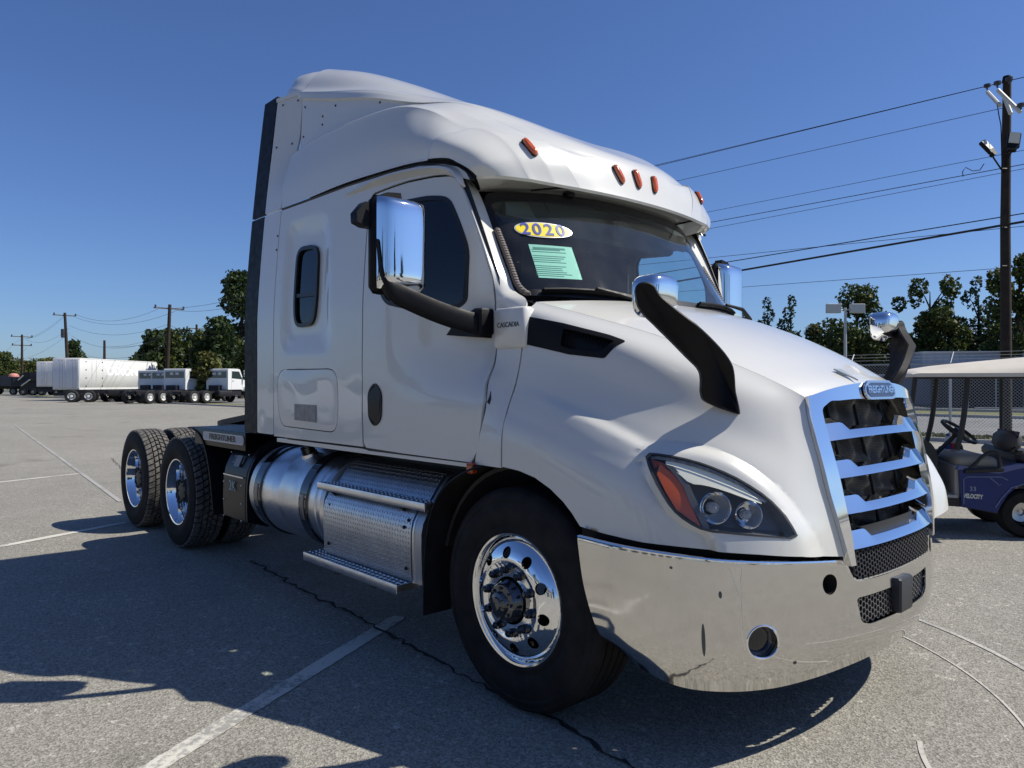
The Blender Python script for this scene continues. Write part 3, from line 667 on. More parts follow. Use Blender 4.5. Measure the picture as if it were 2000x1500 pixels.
panel('stain', BUMPF, ell((2.62, 2.55), .035, .34, 16), (), (.1, .1), 0, SM, bumper, off=.0012, nf=bfix)
panel('stain', BUMPF, ell((2.95, 1.62), .03, .07, 12), (), (.1, .1), 0, SM, bumper, off=.0012, nf=bfix)
panel('stain', BUMPF, ell((4.35, 3.2), .04, .05, 12), (), (.1, .1), 0, SM, bumper, off=.0012, nf=bfix)
panel('stain', BUMPF, ell((2.1, 1.1), .03, .04, 12), (), (.1, .1), 0, SM, bumper, off=.0012, nf=bfix)
lip(bev([(3.33+.012*math.sin(k*1.3), .95+k*.11) for k in range(20)], .0003), .0012, 'scratch', mat('scratch', (.85, .8, .7), .4, .6), bumper)
lip(bev([(3.12+.02*k, 1.0+.08*k) for k in range(9)], .0003), .0018, 'scratch', bpy.data.materials['scratch'], bumper)
for f in TOW:
    uv = np.array(f); P = BUMPF.ev(uv); N = bfix(BUMPF, np.array([[uv[:, 0].mean(), uv[:, 1].mean()]]))[0]
    m = MB(); n = len(P); Q = P-N*.09; m.add(list(P)+list(Q), [(i, (i+1) % n, n+(i+1) % n, n+i) for i in range(n)]+[tuple(range(n, 2*n))]); m.build('tow_hole_sleeve', CHAS, bumper)
def hexmesh(name, S, nf, poly, pu, pv, r, wall, off, mt, parent, skew=1.0):
    m = MB(); P = np.array(poly); lo = P.min(0); hi = P.max(0); i = 0; u = lo[0]
    while u < hi[0]:
        v = lo[1]+(pv/2 if i % 2 else 0)
        while v < hi[1]:
            if inside(poly, np.array([[u, v]]))[0]:
                def ring(rr, of):
                    uv = np.array([(u+rr*pu*math.cos(k*math.pi/3), v+rr*pv*math.sin(k*math.pi/3)*1.0) for k in range(6)])
                    return [tuple(p) for p in S.ev(uv)+nf(S, uv)*of]
                vs = ring(.665, off)+ring(.665-wall, off)+ring(.665-wall, off-.012)
                m.add(vs, [(k, (k+1) % 6, 6+(k+1) % 6, 6+k) for k in range(6)]+[(6+k, 6+(k+1) % 6, 12+(k+1) % 6, 12+k) for k in range(6)])
            v += pv
        u += pu; i += 1
    return m.build(name, mt, parent, flat=True, fix=False, kind='stuff')
MESHM = mat('grille_mesh_plastic', (.045, .045, .048), .35)
MESHC = mat('satin_mesh', (.28, .28, .29), .3, .9)
hexmesh('lower_mesh', BUMPF, bfix, [(6.05, 1.96), (9.95, 1.96), (9.8, 2.6), (6.2, 2.6)], .115, .15, 1, .13, -.014, MESHC, bumper)
bk = MB(); P = bev([(u, v) for v in (1.4, 3.0) for u in np.linspace(5.7, 10.3, 12)], -.05); bk.add(P, [(i, i+1, 13+i, 12+i) for i in range(11)]); bk.build('mesh_back', SEAL, bumper)
m = MB(); m.box(1.215, 1.262, -.07, .07, .495, .645, c=.008); m.build('radar_cover', mat('radar_black', (.03, .032, .036), .45), T)
# --- grille
def gn(S, uv):
    uv = np.clip(np.array(uv, float), [.01, .01], [7.99, 5.99]); n = sn(S, uv); return n*np.sign(n[:, 0:1])
G_IN = rnd([(.50, .60, .15), (.95, .40, .12), (1.35, .46, .1), (4.0, .56, .3), (6.65, .46, .1), (7.05, .40, .12), (7.5, .60, .15), (7.42, 2.8, .3), (7.55, 5.0, .2), (7.72, 5.96, .02), (.28, 5.96, .02), (.45, 5.0, .2), (.58, 2.8, .3)], .1)
GO = [(0, 0), (8, 0), (8, 4.2), (8, 6), (0, 6), (0, 4.2)]
_g = [p_ for p_ in G_IN if p_[1] < 5.90]; _k = max(range(len(_g)), key=lambda i: math.dist(_g[i], _g[(i+1) % len(_g)])); _g = _g[_k+1:]+_g[:_k+1]; _g = _g if _g[0][0] > 4 else _g[::-1]
GO = [(0, 0), (8, 0), (8, 6), (7.72, 6)]+_g+[(.28, 6), (0, 6)]
surround = panel('grille', GRILLE, GO, [], (.09, .09), .03, CHROME, T, off=.012, nf=gn)
SLV = [(1.52, .20), (2.58, .19), (4.05, .19), (5.50, .17)]
for vb, _ in SLV:
    us = np.concatenate([np.linspace(.42, 1.6, 9), np.linspace(1.9, 6.1, 20), np.linspace(6.4, 7.58, 9)])
    uv = np.stack([us, np.full(len(us), vb)], 1); P = GRILLE.ev(uv)
    def sect(i):
        t = min(us[i]-.42, 7.58-us[i]); k = max(0, min(1, (1.45-t)/.35)); k = k*k*(3-2*k)
        return [Vector((.004, 0, 0)), Vector((-.004, 0, .012)), Vector((-.022-.01*k, 0, .032+.035*k)), Vector((-.070, 0, .040+.045*k)), Vector((-.078, 0, .036+.03*k)), Vector((-.05, 0, .004))]
    m = MB(); m.sweep([tuple(p) for p in P], sect); m.build('grille_bar', CHROME, surround, 25)
# bug screen, vertical struts and lower honeycomb
cl = MB(); nu, nv = 60, 60
for i in range(nu):
    for j in range(nv):
        u = .2+7.6*i/(nu-1); v = .3+5.0*j/(nv-1)
        p = GRILLE.ev(np.array([[u, v]]))[0]; w = .012*math.sin(u*5+v*3)+.010*math.sin(v*7-u*2)
        cl.v.append((p[0]-.115+w, p[1]*.98, p[2]-.01))
cl.f = [(i*nv+j, (i+1)*nv+j, (i+1)*nv+j+1, i*nv+j+1) for i in range(nu-1) for j in range(nv-1)]; cl.mi = [0]*len(cl.f)
def screen_mat():
    m = mat('bug_screen', (.045, .04, .037), .7, noise=.8, nscale=14, ncol=(.012, .011, .011)); nt = m.node_tree; b = nt.nodes['Principled BSDF']
    tc = nt.nodes.new('ShaderNodeTexCoord'); w = nt.nodes.new('ShaderNodeTexBrick'); mp = nt.nodes.new('ShaderNodeMapping'); mp.inputs['Rotation'].default_value = (0, R_(90), 0)
    w.inputs['Scale'].default_value = 34; w.inputs['Color1'].default_value = (.06, .055, .05, 1); w.inputs['Color2'].default_value = (.03, .028, .026, 1); w.inputs['Mortar'].default_value = (.006, .006, .006, 1); w.inputs['Mortar Size'].default_value = .05
    s = nt.nodes.new('ShaderNodeSeparateXYZ'); c = nt.nodes.new('ShaderNodeCombineXYZ'); nt.links.new(tc.outputs['Object'], s.inputs[0]); nt.links.new(s.outputs[1], c.inputs[0]); nt.links.new(s.outputs[2], c.inputs[1])
    nt.links.new(c.outputs[0], w.inputs['Vector']); nt.links.new(w.outputs[0], b.inputs['Base Color']); return m
cl.build('bug_screen', screen_mat(), surround)
for y in (-.28, 0, .28):
    m = MB(); m.tube([(1.03, y, 1.40), (1.09, y, 1.15), (1.13, y, .95), (1.15, y, .80)], .008, 6); m.build('strut', BLACK, surround)
hexmesh('lower_honeycomb', GRILLE, gn, [(.35, 5.62), (7.65, 5.62), (7.7, 6.9), (.3, 6.9)], .155, .20, 1, .14, -.02, MESHM, surround)
class LowG:
    def ev(s, uv):
        uv = np.asarray(uv, float); P = GRILLE.ev(np.stack([uv[:, 0], np.full(len(uv), 5.7)], 1)).copy(); P[:, 2] -= uv[:, 1]; P[:, 0] += -.012+uv[:, 1]*.1; return P
def lgn(S, uv): return np.tile([[1., 0, 0]], (len(uv), 1))
bpy.data.objects.remove([o for o in bpy.data.objects if o.name.startswith('lower_honeycomb')][0])
hexmesh('lower_honeycomb', LowG(), lgn, [(.45, .0), (7.55, .0), (7.35, .095), (.65, .095)], .17, .021, 1, .14, .0, MESHM, surround)
grid_obj('grille_back', LowG(), np.linspace(.1, 7.9, 16), [-.1, 0, .14], SEAL, surround, off=-.03)
# emblem: chrome bordered plate with raised lettering
pe = GRILLE.ev(np.array([[3.95, .27]]))[0]; ne = gn(GRILLE, np.array([[3.95, .27]]))[0]
FE = frame(Vector(pe)+Vector(ne)*.013, (0, 1, 0), (-.22, 0, 1))
def plate(name, w, h, r, th, mt, FR, parent, z0=0):
    q = rnd([(-w, -h*.55), (-w, h*.35), (-w*.72, h), (w*.72, h), (w, h*.35), (w, -h*.55), (w*.80, -h), (-w*.80, -h)], r)
    m = MB(); m.prism(q, 'z', z0, z0+th); m.v = [tuple(FR @ Vector(a)) for a in m.v]; return m.build(name, mt, parent, 30)
emb = plate('emblem', .165, .043, .012, .010, mat('emblem_satin', (.7, .7, .72), .22, 1), FE, T)
plate('emblem_field', .150, .032, .010, .003, mat('emblem_blue', (.05, .08, .15), .4, .3), FE, emb, .0095)
text_obj('lettering', 'FREIGHTLINER', .046, CHROME, emb, FE @ Matrix.Translation((0, 0, .0125)), .002, sx=.95, bold=.0008)
BLKS = mat('semi_gloss_black', (.006, .007, .010), .32, spec=.25)
# --- cab and sleeper
DOORB = [(-1.27, 2.603), (-1.285, 2.58), (-1.30, 2.40), (-1.30, 2.05), (-1.308, 1.6), (-1.305, 1.3), (-1.295, 1.15), (-1.27, 1.122), (-.9, 1.115), (-.45, 1.112), (-.30, 1.112), (-.255, 1.17), (-.228, 1.30), (-.212, 1.42), (-.240, 1.50), (-.244, 1.58), (-.284, 1.75), (-.284, 1.90), (-.300, 2.02), (-.360, 2.165), (-.431, 2.33), (-.505, 2.485), (-.548, 2.556), (-.603, 2.588), (-.72, 2.602), (-.92, 2.610)]
DW = rnd([(-1.09, 2.515, .05), (-1.15, 2.44, .05), (-1.13, 2.02, .08), (-1.06, 1.945, .06), (-.89, 1.908), (-.525, 1.880, .03), (-.448, 1.912, .05), (-.446, 2.18, .06), (-.515, 2.33, .08), (-.60, 2.478, .06), (-.75, 2.505, .05)], .03)
SW = rnd([(-2.225, 2.425, .1), (-1.92, 2.405, .1), (-1.90, 2.05, .1), (-1.93, 1.88, .1), (-2.20, 1.875, .1), (-2.225, 2.05, .1)], .1)
AC = rnd([(-2.44, 1.59, .11), (-1.61, 1.585, .11), (-1.60, 1.36, .1), (-1.62, 1.195, .1), (-2.39, 1.205, .12), (-2.44, 1.35, .1)], .1)
EM = rnd([(-2.37, 2.61, .09), (-1.80, 2.585, .09), (-1.72, 2.1, .1), (-1.70, 1.72, .1), (-2.38, 1.72, .1), (-2.38, 2.1, .1)], .1)
EM2 = rnd([(-2.33, 2.56, .09), (-1.84, 2.53, .09), (-1.78, 2.1, .1), (-1.77, 1.79, .1), (-2.33, 1.79, .1)], .1)
def sdisp(uv):
    a = np.where(inside(EM, uv), -.014*np.clip(pdist(EM, uv)/.022, 0, 1), 0)
    b = np.where(inside(EM2, uv), -.012*np.clip(pdist(EM2, uv)/.018, 0, 1), 0)
    # soft waviness of the thin skin round the lower locker, as sheet metal has
    w = .0015*np.sin(uv[:, 0]*9+1.3*np.sin(uv[:, 1]*7))*np.clip((1.75-uv[:, 1])/.2, 0, 1)
    return a+b+w
gap = .007
def grow(poly, g):
    P = np.array([p[:2] for p in poly], float); n = len(P); out = []
    A = sum(P[i][0]*P[(i+1) % n][1]-P[(i+1) % n][0]*P[i][1] for i in range(n)); s = 1 if A > 0 else -1
    for i in range(n):
        t1 = P[i]-P[i-1]; t2 = P[(i+1) % n]-P[i]; t1 = t1/(np.linalg.norm(t1)+1e-9); t2 = t2/(np.linalg.norm(t2)+1e-9)
        nn = np.array([t1[1]+t2[1], -(t1[0]+t2[0])])*s; nn = nn/(np.linalg.norm(nn)+1e-9)/max(.5, math.sqrt(max(.1, (1+t1@t2)/2))); out.append(tuple(P[i]+nn*g))
    return out
def yn(S, uv):
    n = sn(S, uv); return n*-np.sign(n[:, 1:2])
shell = [(-2.505, 1.125), (-2.505, 2.728), (-2.1, 2.722), (-1.6, 2.718), (-1.1, 2.70), (-.84, 2.688), (-.66, 2.665), (-.56, 2.632), (-.50, 2.592), (-.475, 2.55),
 (-.530, 2.570), (-.60, 2.602), (-.72, 2.616), (-.92, 2.624), (-1.262, 2.617), (-1.298, 2.585), (-1.312, 2.40), (-1.312, 2.05), (-1.320, 1.6), (-1.317, 1.3), (-1.308, 1.15), (-1.300, 1.125)]
class Ext:
    def ev(s, uv):
        uv = np.asarray(uv, float); w = np.clip((uv[:, 0]+2.80)/.29, 0, 1); yi = -np.interp(uv[:, 1], [2.74, 2.9, 3.0, 3.15, 3.3, 3.62], [1.143, 1.125, 1.09, 1.03, .995, .972])
        return np.stack([uv[:, 0], ys(uv[:, 0], uv[:, 1])*(1-w)+yi*w, uv[:, 1]], 1)
EXT = Ext()
for mir in (False, True):
    sl_ = panel('sleeper_wall', SIDE, shell, [SW, grow(AC, .006)], (.035, .035), .012, WHITE, T, mir, disp=sdisp, nf=yn)
    panel('locker_door', SIDE, AC, (), (.03, .03), .012, WHITE, T, mir, disp=lambda uv: sdisp(uv)+.004*np.clip(pdist(AC, uv)/.05, 0, 1)+.0035*np.sin(uv[:, 0]*8)*np.clip(pdist(AC, uv)/.1, 0, 1), nf=yn)
    door = panel('cab_door', SIDE, DOORB, [DW], (.04, .04), .02, WHITE, T, mir, nf=yn)
    panel('door_seal', SIDE, grow(DOORB, .030), [grow(DOORB, -.03)], (.05, .05), .004, SEAL, T, mir, off=-.016, nf=yn)
    panel('window_seal', SIDE, grow(DW, .004), [grow(DW, -.020)], (.05, .05), .012, SEAL, door, mir, off=.003, nf=yn)
    panel('window_glass', SIDE, grow(DW, -.012), (), (.12, .12), 0, SGLASS if not mir else TGLASS, door, mir, off=-.006, nf=yn)
    panel('window_seal', SIDE, grow(SW, .004), [grow(SW, -.022)], (.05, .05), .014, SEAL, sl_, mir, off=-.006, nf=yn)
    panel('window_glass', SIDE, grow(SW, -.015), (), (.12, .12), .004, SGLASS, sl_, mir, off=-.024, nf=yn)
    panel('window_bar', SIDE, [(-2.21, 2.105), (-1.91, 2.095), (-1.91, 2.07), (-2.21, 2.08)], (), (.05, .05), .01, SEAL, sl_, mir, off=-.012, nf=yn)
    panel('skirt', SIDE, [(-2.47, 1.088), (-2.47, 1.112), (-1.315, 1.112), (-1.25, 1.104), (-.60, 1.104), (-.31, 1.104), (-.29, 1.085), (-1.66, 1.085)], (), (.06, .02), .015, WHITE, T, mir, off=-.006, nf=yn)
    for nm, z0, z1, mt in (('side_fairing', 1.135, 2.735, WHITE), ('side_fairing', 2.748, 3.63, WHITE)):
        top_ = [(-2.785, z1), (-2.515, z1)]
        lo_ = [(-2.515, z0), (-2.785, z0)]
        panel(nm, SIDE if z0 < 2 else EXT, rnd([(*p, .02) for p in top_+lo_], .02), (), (.06, .06), .015, mt, T, mir, nf=yn)
    for z0, z1 in ((1.13, 2.735), (2.752, 3.655)):
        panel('fairing_rubber', SIDE, [(-3.015, z0), (-3.015, z1), (-2.792, z1), (-2.792, z0)], (), (.06, .06), .02, BLACK, T, mir, nf=yn)
    # door handle
    hd = rnd([(-1.245, 1.45, .05), (-1.17, 1.505, .03), (-1.095, 1.45, .05), (-1.10, 1.29, .05), (-1.17, 1.245, .03), (-1.235, 1.29, .05)], .04)
    panel('door_handle', SIDE, hd, [grow(hd, -.012)], (.02, .02), .012, BLKS, door, mir, off=.008, nf=yn)
    panel('handle_pull', SIDE, grow(hd, -.0125), (), (.02, .02), .012, BLKS, door, mir, off=.002, nf=yn, disp=lambda uv: .008*np.sin((uv[:, 1]-1.25)/.25*math.pi))
    panel('decal', SIDE, [(-2.172, 1.36), (-1.87, 1.357), (-1.87, 1.245), (-2.172, 1.252)], (), (.05, .05), .001, mat('grey_decal', (.28, .27, .26), .4, noise=.35, nscale=25), sl_, mir, off=.0085, nf=yn) if not mir else None
    # marker lens behind the door
    m = MB(); s = 1 if mir else -1; m.box(-.31, -.265, s*1.19, s*1.225, 1.06, 1.115, c=.004); m.build('side_marker', AMBERD, T)
    # drip rail bulge above the door
    m = MB(); pts = [(-1.62, 2.66), (-1.28, 2.668), (-.98, 2.662), (-.74, 2.645), (-.62, 2.622), (-.55, 2.585), (-.505, 2.52)]
    pts = smoothc(pts, 2, False)
    def sec(i):
        t = i/(len(pts)-1); k = min(1, t*4)*(1 if t < .9 else (1-t)*10*.8+.2); y = float(ys(*pts[i])); sg = 1 if mir else -1
        return [Vector((0, sg*(-y)*1, .032*k)), Vector((0, sg*(-y+.036*k), .018*k)), Vector((0, sg*(-y+.040*k), .006*k)), Vector((0, sg*(-y+.0), -.022*k)), Vector((0, sg*(-y-.01), 0))]
    m.sweep([(x, 0, z) for x, z in pts], sec); m.build('drip_rail', WHITE, T)
    pil = panel('cab_pillar', PILLAR, [(0, 0), (2, 0), (2, 12), (0, 12)], (), (.2, .15), .012, WHITE, T, mir, nf=outn)
    # rubber seam at the roof edge
    m = MB(); pp = [(-2.5, 2.738), (-2.1, 2.732), (-1.6, 2.728), (-1.1, 2.710), (-.84, 2.698), (-.66, 2.675), (-.56, 2.642), (-.50, 2.602), (-.45, 2.545)]
    pp = smoothc(pp, 2, False); m.tube([(x, (1 if mir else -1)*(-float(ys(x, z))-.004), z) for x, z in pp], .009, 6); m.build('roof_seam', SEAL, T)
# badge block ahead of the door
for sg in (-1, 1):
    m = MB(); m.box(-.255, -.035, sg*1.02, sg*1.098, 1.665, 1.862, c=.012); bb = m.build('cowl_block', WHITE, T, 50)
F = frame((-.145, -1.0995, 1.778), (1, 0, 0), (0, 0, 1))
text_obj('badge', 'CASCADIA', .034, mat('badge_grey', (.10, .11, .12), .3, .5), T, F, .0015, sx=.95)
# back wall, floor, roof skin and interior
m = MB(); m.box(-2.50, -2.47, -1.11, 1.11, 1.10, 2.74); m.box(-2.50, -2.47, -.93, .93, 2.74, 3.50); m.build('cab_back_wall', WHITE, T)
m = MB(); m.box(-2.47, -.35, -1.12, 1.12, 1.08, 1.12); m.box(-.35, -.02, -1.05, 1.05, 1.08, 1.12); m.build('cab_floor', CHAS, T)
m = MB(); m.box(-2.46, -.62, -1.06, 1.06, 2.60, 2.62); m.build('headliner', INT2, T)
m = MB()
for sg in (-1, 1): m.box(-2.46, -1.2, sg*1.06, sg*1.09, 1.12, 1.86); m.box(-1.84, -1.17, sg*1.09, sg*1.11, 1.86, 2.6); m.box(-2.46, -2.25, sg*1.09, sg*1.11, 1.86, 2.6)
m.box(-1.62, -1.60, -1.08, -.35, 1.12, 2.6); m.box(-1.62, -1.60, .35, 1.08, 1.12, 2.6); m.build('interior_lining', INT, T)
def seat(y):
    m = MB(); m.box(-1.25, -.78, y-.24, y+.24, 1.52, 1.66, c=.05)
    mt = Matrix.Translation((-1.22, y, 1.62)) @ Matrix.Rotation(R_(-10), 4, 'Y')
    m.box(-.08, .08, -.24, .24, 0, .46, mt, c=.05); m.box(-.06, .06, -.13, .13, .47, .60, mt, c=.04); m.cyl((-1.05, y, 1.12), (-1.05, y, 1.52), .15, n=12)
    m.build('seat', INT, T)
seat(-.6); seat(.6)
m = MB()
us = np.linspace(-1, 1, 15)
ln = []
for t in us: ln.append((-.02-.17*abs(t)**3-.05, t*1.0))
vs = []; fs = []
for (x, y) in ln: vs += [(x, y, 1.90), (x-.30, y, 1.93), (x-.42, y, 1.86), (x-.38, y, 1.45), (x-.05, y, 1.2)]
for i in range(len(ln)-1):
    for k in range(4): fs.append((i*5+k, (i+1)*5+k, (i+1)*5+k+1, i*5+k+1))
m.add(vs, fs); m.build('dashboard', INT, T)
m = MB(); mt = Matrix.Translation((-.56, .60, 1.93)) @ Matrix.Rotation(R_(-62), 4, 'Y')
ring = [(mt @ Vector((.22*math.cos(a), .22*math.sin(a), 0))) for a in np.linspace(0, 2*math.pi, 33)]; m.tube(ring, .015, 8, cap=False)
for a in (.2, 2.9, -1.57): m.tube([mt @ Vector((0, 0, 0)), mt @ Vector((.21*math.cos(a), .21*math.sin(a), 0))], .014, 6)
m.tube([mt @ Vector((0, 0, .0)), (-.38, .6, 1.84)], .03, 8); m.build('steering_wheel', INT, T)
# overhead console, sun visors, curtain
m = MB(); vs = []; fs = []
for i, t in enumerate(np.linspace(-1, 1, 21)):
    x = -.36-.16*abs(t)**3; dz = .16*math.sqrt(max(0, 1-abs(t)**6)); y = t*.88
    vs += [(x-.02, y, 2.515-.02*abs(t)), (x-.06, y, 2.50-dz), (x-.40, y, 2.50-dz+.02), (x-.45, y, 2.58)]
for i in range(20):
    for k in range(3): fs.append((i*4+k, (i+1)*4+k, (i+1)*4+k+1, i*4+k+1))
m.add(vs, fs); m.build('overhead_console', mat('console', (.02, .02, .021), .6), T)
for y in (-.55, .55):
    m = MB(); m.box(-.47, -.455, y-.28, y+.28, 2.40, 2.50, c=.005); m.build('sun_visor', INT2, T)
m = MB(); m.box(-.40, -.33, -.06, .06, 2.36, 2.48, c=.02); m.tube([(-.36, 0, 2.5), (-.36, 0, 2.40)], .012, 6); m.build('dash_camera', INT, T)
# --- windshield
def wn_(S, uv):
    n = sn(S, uv); return n*np.sign(n[:, 0:1])
WO = rnd([(.02, .02, .12), (.0, 1.86, .3), (.35, 2.0, .35), (4, 2.0, .1), (7.65, 2.0, .35), (8.0, 1.86, .3), (7.98, .02, .12)], .1, 6)
WI = rnd([(.32, .13, .25), (.36, 1.80, .3), (.7, 1.86, .35), (4, 1.88, .1), (7.3, 1.86, .35), (7.64, 1.80, .3), (7.68, .13, .25)], .1, 6)
ws = panel('windshield', WIND, WI, (), (.2, .07), 0, WGLASS, T, off=.0, nf=wn_)
panel('windshield_seal', WIND, WO, [grow(WI, -.015)], (.15, .06), .012, SEAL, T, off=.004, nf=wn_)
# black header band on the glass
m = MB(); cor = [tuple(p) for p in (WIND.ev(np.array([(.14, v) for v in np.linspace(1.35, .25, 14)]+[(.25, .13), (.42, .07), (.62, .05)]))+np.array([.008, -.006, .0]))]
cor = smoothc(cor, 1, False)
cm = mat('corrugated_strip', (.20, .17, .155), .4); nt = cm.node_tree
tc = nt.nodes.new('ShaderNodeTexCoord'); wv = nt.nodes.new('ShaderNodeTexWave'); wv.bands_direction = 'Z'; wv.inputs['Scale'].default_value = 22; nt.links.new(tc.outputs['Object'], wv.inputs[0])
b_ = nt.nodes.new('ShaderNodeBump'); b_.inputs['Strength'].default_value = 1; b_.inputs['Distance'].default_value = .01; nt.links.new(wv.outputs[0], b_.inputs['Height']); nt.links.new(b_.outputs[0], nt.nodes['Principled BSDF'].inputs['Normal'])
for sg in (1, -1):
    m = MB(); m.tube([(x, y*sg, z) for x, y, z in cor], [.010]+[.017]*(len(cor)-5)+[.016, .014, .011, .006], 10); m.build('corrugated_strip', cm, T)
m = MB()
P = WIND.ev(np.array([(u, .06) for u in np.linspace(.3, 7.7, 24)])); vs = []
Hc = HOODTOP.ev(np.array([(0, v) for v in np.linspace(.3, 7.7, 24)]))
for a, b in zip(P, Hc): vs += [tuple(a+np.array([.01, 0, -.03])), (b[0]-.01, b[1], b[2]-.045)]
m.add(vs, [(2*i, 2*i+2, 2*i+3, 2*i+1) for i in range(23)]); m.build('cowl_grille', BLACK, T)
def wiper(us):
    m = MB(); q = WIND.ev(np.array([(u, v) for u, v in us]))+np.array([.03, 0, .012]); m.tube([tuple(p) for p in q], .008, 6)
    q2 = q+np.array([-.012, 0, -.008]); m.tube([tuple(p) for p in q2], .011, 6)
    a = q[len(q)//2]; m.tube([tuple(a+np.array([.012, 0, .01])), (a[0]+.04, a[1]+.14, a[2]-.012), tuple(q[-1]+np.array([.05, .10, -.04]))], [.008, .012, .016], 6)
    m.build('wiper', BLACK, T)
wiper([(.95, .10), (1.4, .13), (1.9, .135), (2.35, .11), (2.7, .06)]); wiper([(4.6, .10), (5.2, .13), (5.8, .135), (6.3, .11), (6.6, .06)])
# stickers on the glass
def wplate(name, poly, mt, off, st=(.05, .03), parent=ws): return panel(name, WIND, poly, (), st, .001, mt, parent, off=off, nf=wn_)
SILV = mat('silver_border', (.62, .62, .64), .3, .5)
YEL = mat('sticker_yellow', (.85, .66, .02), .35)
st1 = wplate('year_sticker', ell((1.55, 1.325), .56, .135, 40), SILV, .006)
wplate('sticker_face', ell((1.55, 1.325), .53, .118, 40), YEL, .0075, parent=ws)
def onw(u, v, dz=.0):
    p = WIND.ev(np.array([[u, v]]))[0]; n = wn_(WIND, np.array([[u, v]]))[0]; x = WIND.ev(np.array([[u+.05, v]]))[0]-p
    return frame(Vector(p)+Vector(n)*dz, x, WIND.ev(np.array([[u, v+.05]]))[0]-p)
BLUE = mat('print_blue', (.03, .05, .32), .4)
for ch, u in (('2', 1.24), ('0', 1.455), ('2', 1.665), ('0', 1.875)):
    text_obj('digit', ch, .105, BLUE, st1, onw(u, 1.32, .0095), .0004, bold=.002)
pap = wplate('window_paper', [(1.207, 1.094), (1.995, 1.082), (1.90, .44), (1.115, .43)], mat('green_paper', (.38, .66, .54), .6), -.012)
pm = mat('paper_print', (.12, .28, .24), .7)
for j in range(15):
    v = 1.045-.04*j; n_ = random.uniform(.5, .7); u0 = 1.22+(-.035*j*.3)
    if j in (3, 8): continue
    poly = [(u0+.02, v), (u0+n_, v), (u0+n_-.002, v-.010), (u0+.018, v-.010)]
    if j == 0: poly = [(u0+.05, v), (u0+.62, v), (u0+.62, v-.03), (u0+.05, v-.03)]
    wplate('printed_line', poly, pm, -.0105, parent=pap)
# --- roof fairing
def rv_(v):
    return float(np.interp(v, [0, 1, 1.84, 2, 2.35, 3, 4, 4.05, 4.5, 5, 6, 7], [0, 1, 2, 3, 4, 5, 6, 7, 8, 9, 10, 11]))
BRL = [(a, rv_(b)) for a, b in [(4.30, .0), (4.36, .7), (4.5, 1.12), (4.8, 1.32), (5.17, 1.6), (5.5, 2.1), (5.72, 2.8), (5.85, 3.6), (6.0, 4.6), (6.1, 5.6)]]
BRL = smoothc(BRL, 2, False)
BRP = BRL+[(6.1, 11), (7.2, 11), (7.2, -.2), (4.3, -.2)]
def rdisp(uv):
    q = uv.copy(); q[:, 1] = np.where(q[:, 1] > 11, 22-q[:, 1], q[:, 1])
    d = pdist(BRL, q, False); f = np.clip((10.-q[:, 1])/4., 0, 1)
    lipf = np.clip((7.0-q[:, 0])/.55, 0, 1)
    return np.where(inside(BRP, q), .026*sst(d/.16)*sst(f)*sst(lipf), 0)
def rn(S, uv):
    n = sn(S, np.clip(uv, [.01, .01], [6.99, 21.99])); P = S.ev(uv); c = P-np.array([-1.9, 0, 2.2]); s = np.sign((n*c).sum(1)); return n*s[:, None]
us = np.concatenate([np.linspace(0, 4.2, 60), np.linspace(4.23, 6, 60), np.linspace(6.02, 7, 30)])
vs_ = np.unique(np.concatenate([np.linspace(0, 22, 265), [5, 6, 7, 15, 16, 17]]))
_on = outn
outn = rn
roof = grid_obj('roof_fairing', ROOF, us, vs_, WHITE, T, disp=rdisp)
outn = _on
_on = outn
outn = rn3 = lambda S, uv: (lambda n, P: n*np.sign((n*(P-np.array([-2.5, 0, 3.2]))).sum(1))[:, None])(sn(S, np.clip(uv, [.01, .01], [4.99, 5.99])), S.ev(uv))
grid_obj('fairing_dome_rear', DOME, np.linspace(0, 5, 26), np.linspace(0, 6, 73), WHITE, T)
outn = _on
m = MB(); m.box(-2.845, -2.5, -.95, .95, 3.50, 3.60); m.build('fairing_rear_panel', WHITE, T)
m = MB()
for sg in (-1, 1): m.prism([(-2.79, -1.05), (-2.50, -.98), (-2.50, -.90), (-2.79, -.90)] if sg < 0 else [(-2.79, 1.05), (-2.50, .98), (-2.50, .90), (-2.79, .90)], 'z', 3.605, 3.632)
m.build('fairing_ledge', WHITE, T, 50)
# underside of the visor
m = MB(); lp = ROOF.ev(np.array([(7, v) for v in np.linspace(0, 22, 57)])); vs = []
for p in lp:
    t = p[1]/1.06; q = WIND.ev(np.array([[4+4*max(-1, min(1, t*1.02)), 2.0]]))[0]
    vs += [tuple(p), (p[0]-.012, p[1]*.99, p[2]-.012), (p[0]-.03, p[1]*.975, p[2]+.002), (min(q[0], p[0]-.05)-.0, q[1] if abs(q[1]) < abs(p[1]) else p[1]*.97, q[2]+.035), (min(q[0], p[0]-.05)-.06, q[1]*.99 if abs(q[1]) < abs(p[1]) else p[1]*.96, q[2]+.03)]
m.add(vs, [(5*i+k, 5*i+5+k, 5*i+6+k, 5*i+1+k) for i in range(56) for k in range(4)]); m.build('visor_underside', WHITE, T, 40)
m = MB()
for sg in (-1, 1): m.tube([(-.25, sg*.60, 2.548), (-.44, sg*.66, 2.56)], .006, 6)
m.build('visor_seam', SEAL, T)
m = MB(); m.box(-.36, -.31, -.50, -.44, 2.535, 2.56, c=.006); m.build('visor_latch', BLACK, T)
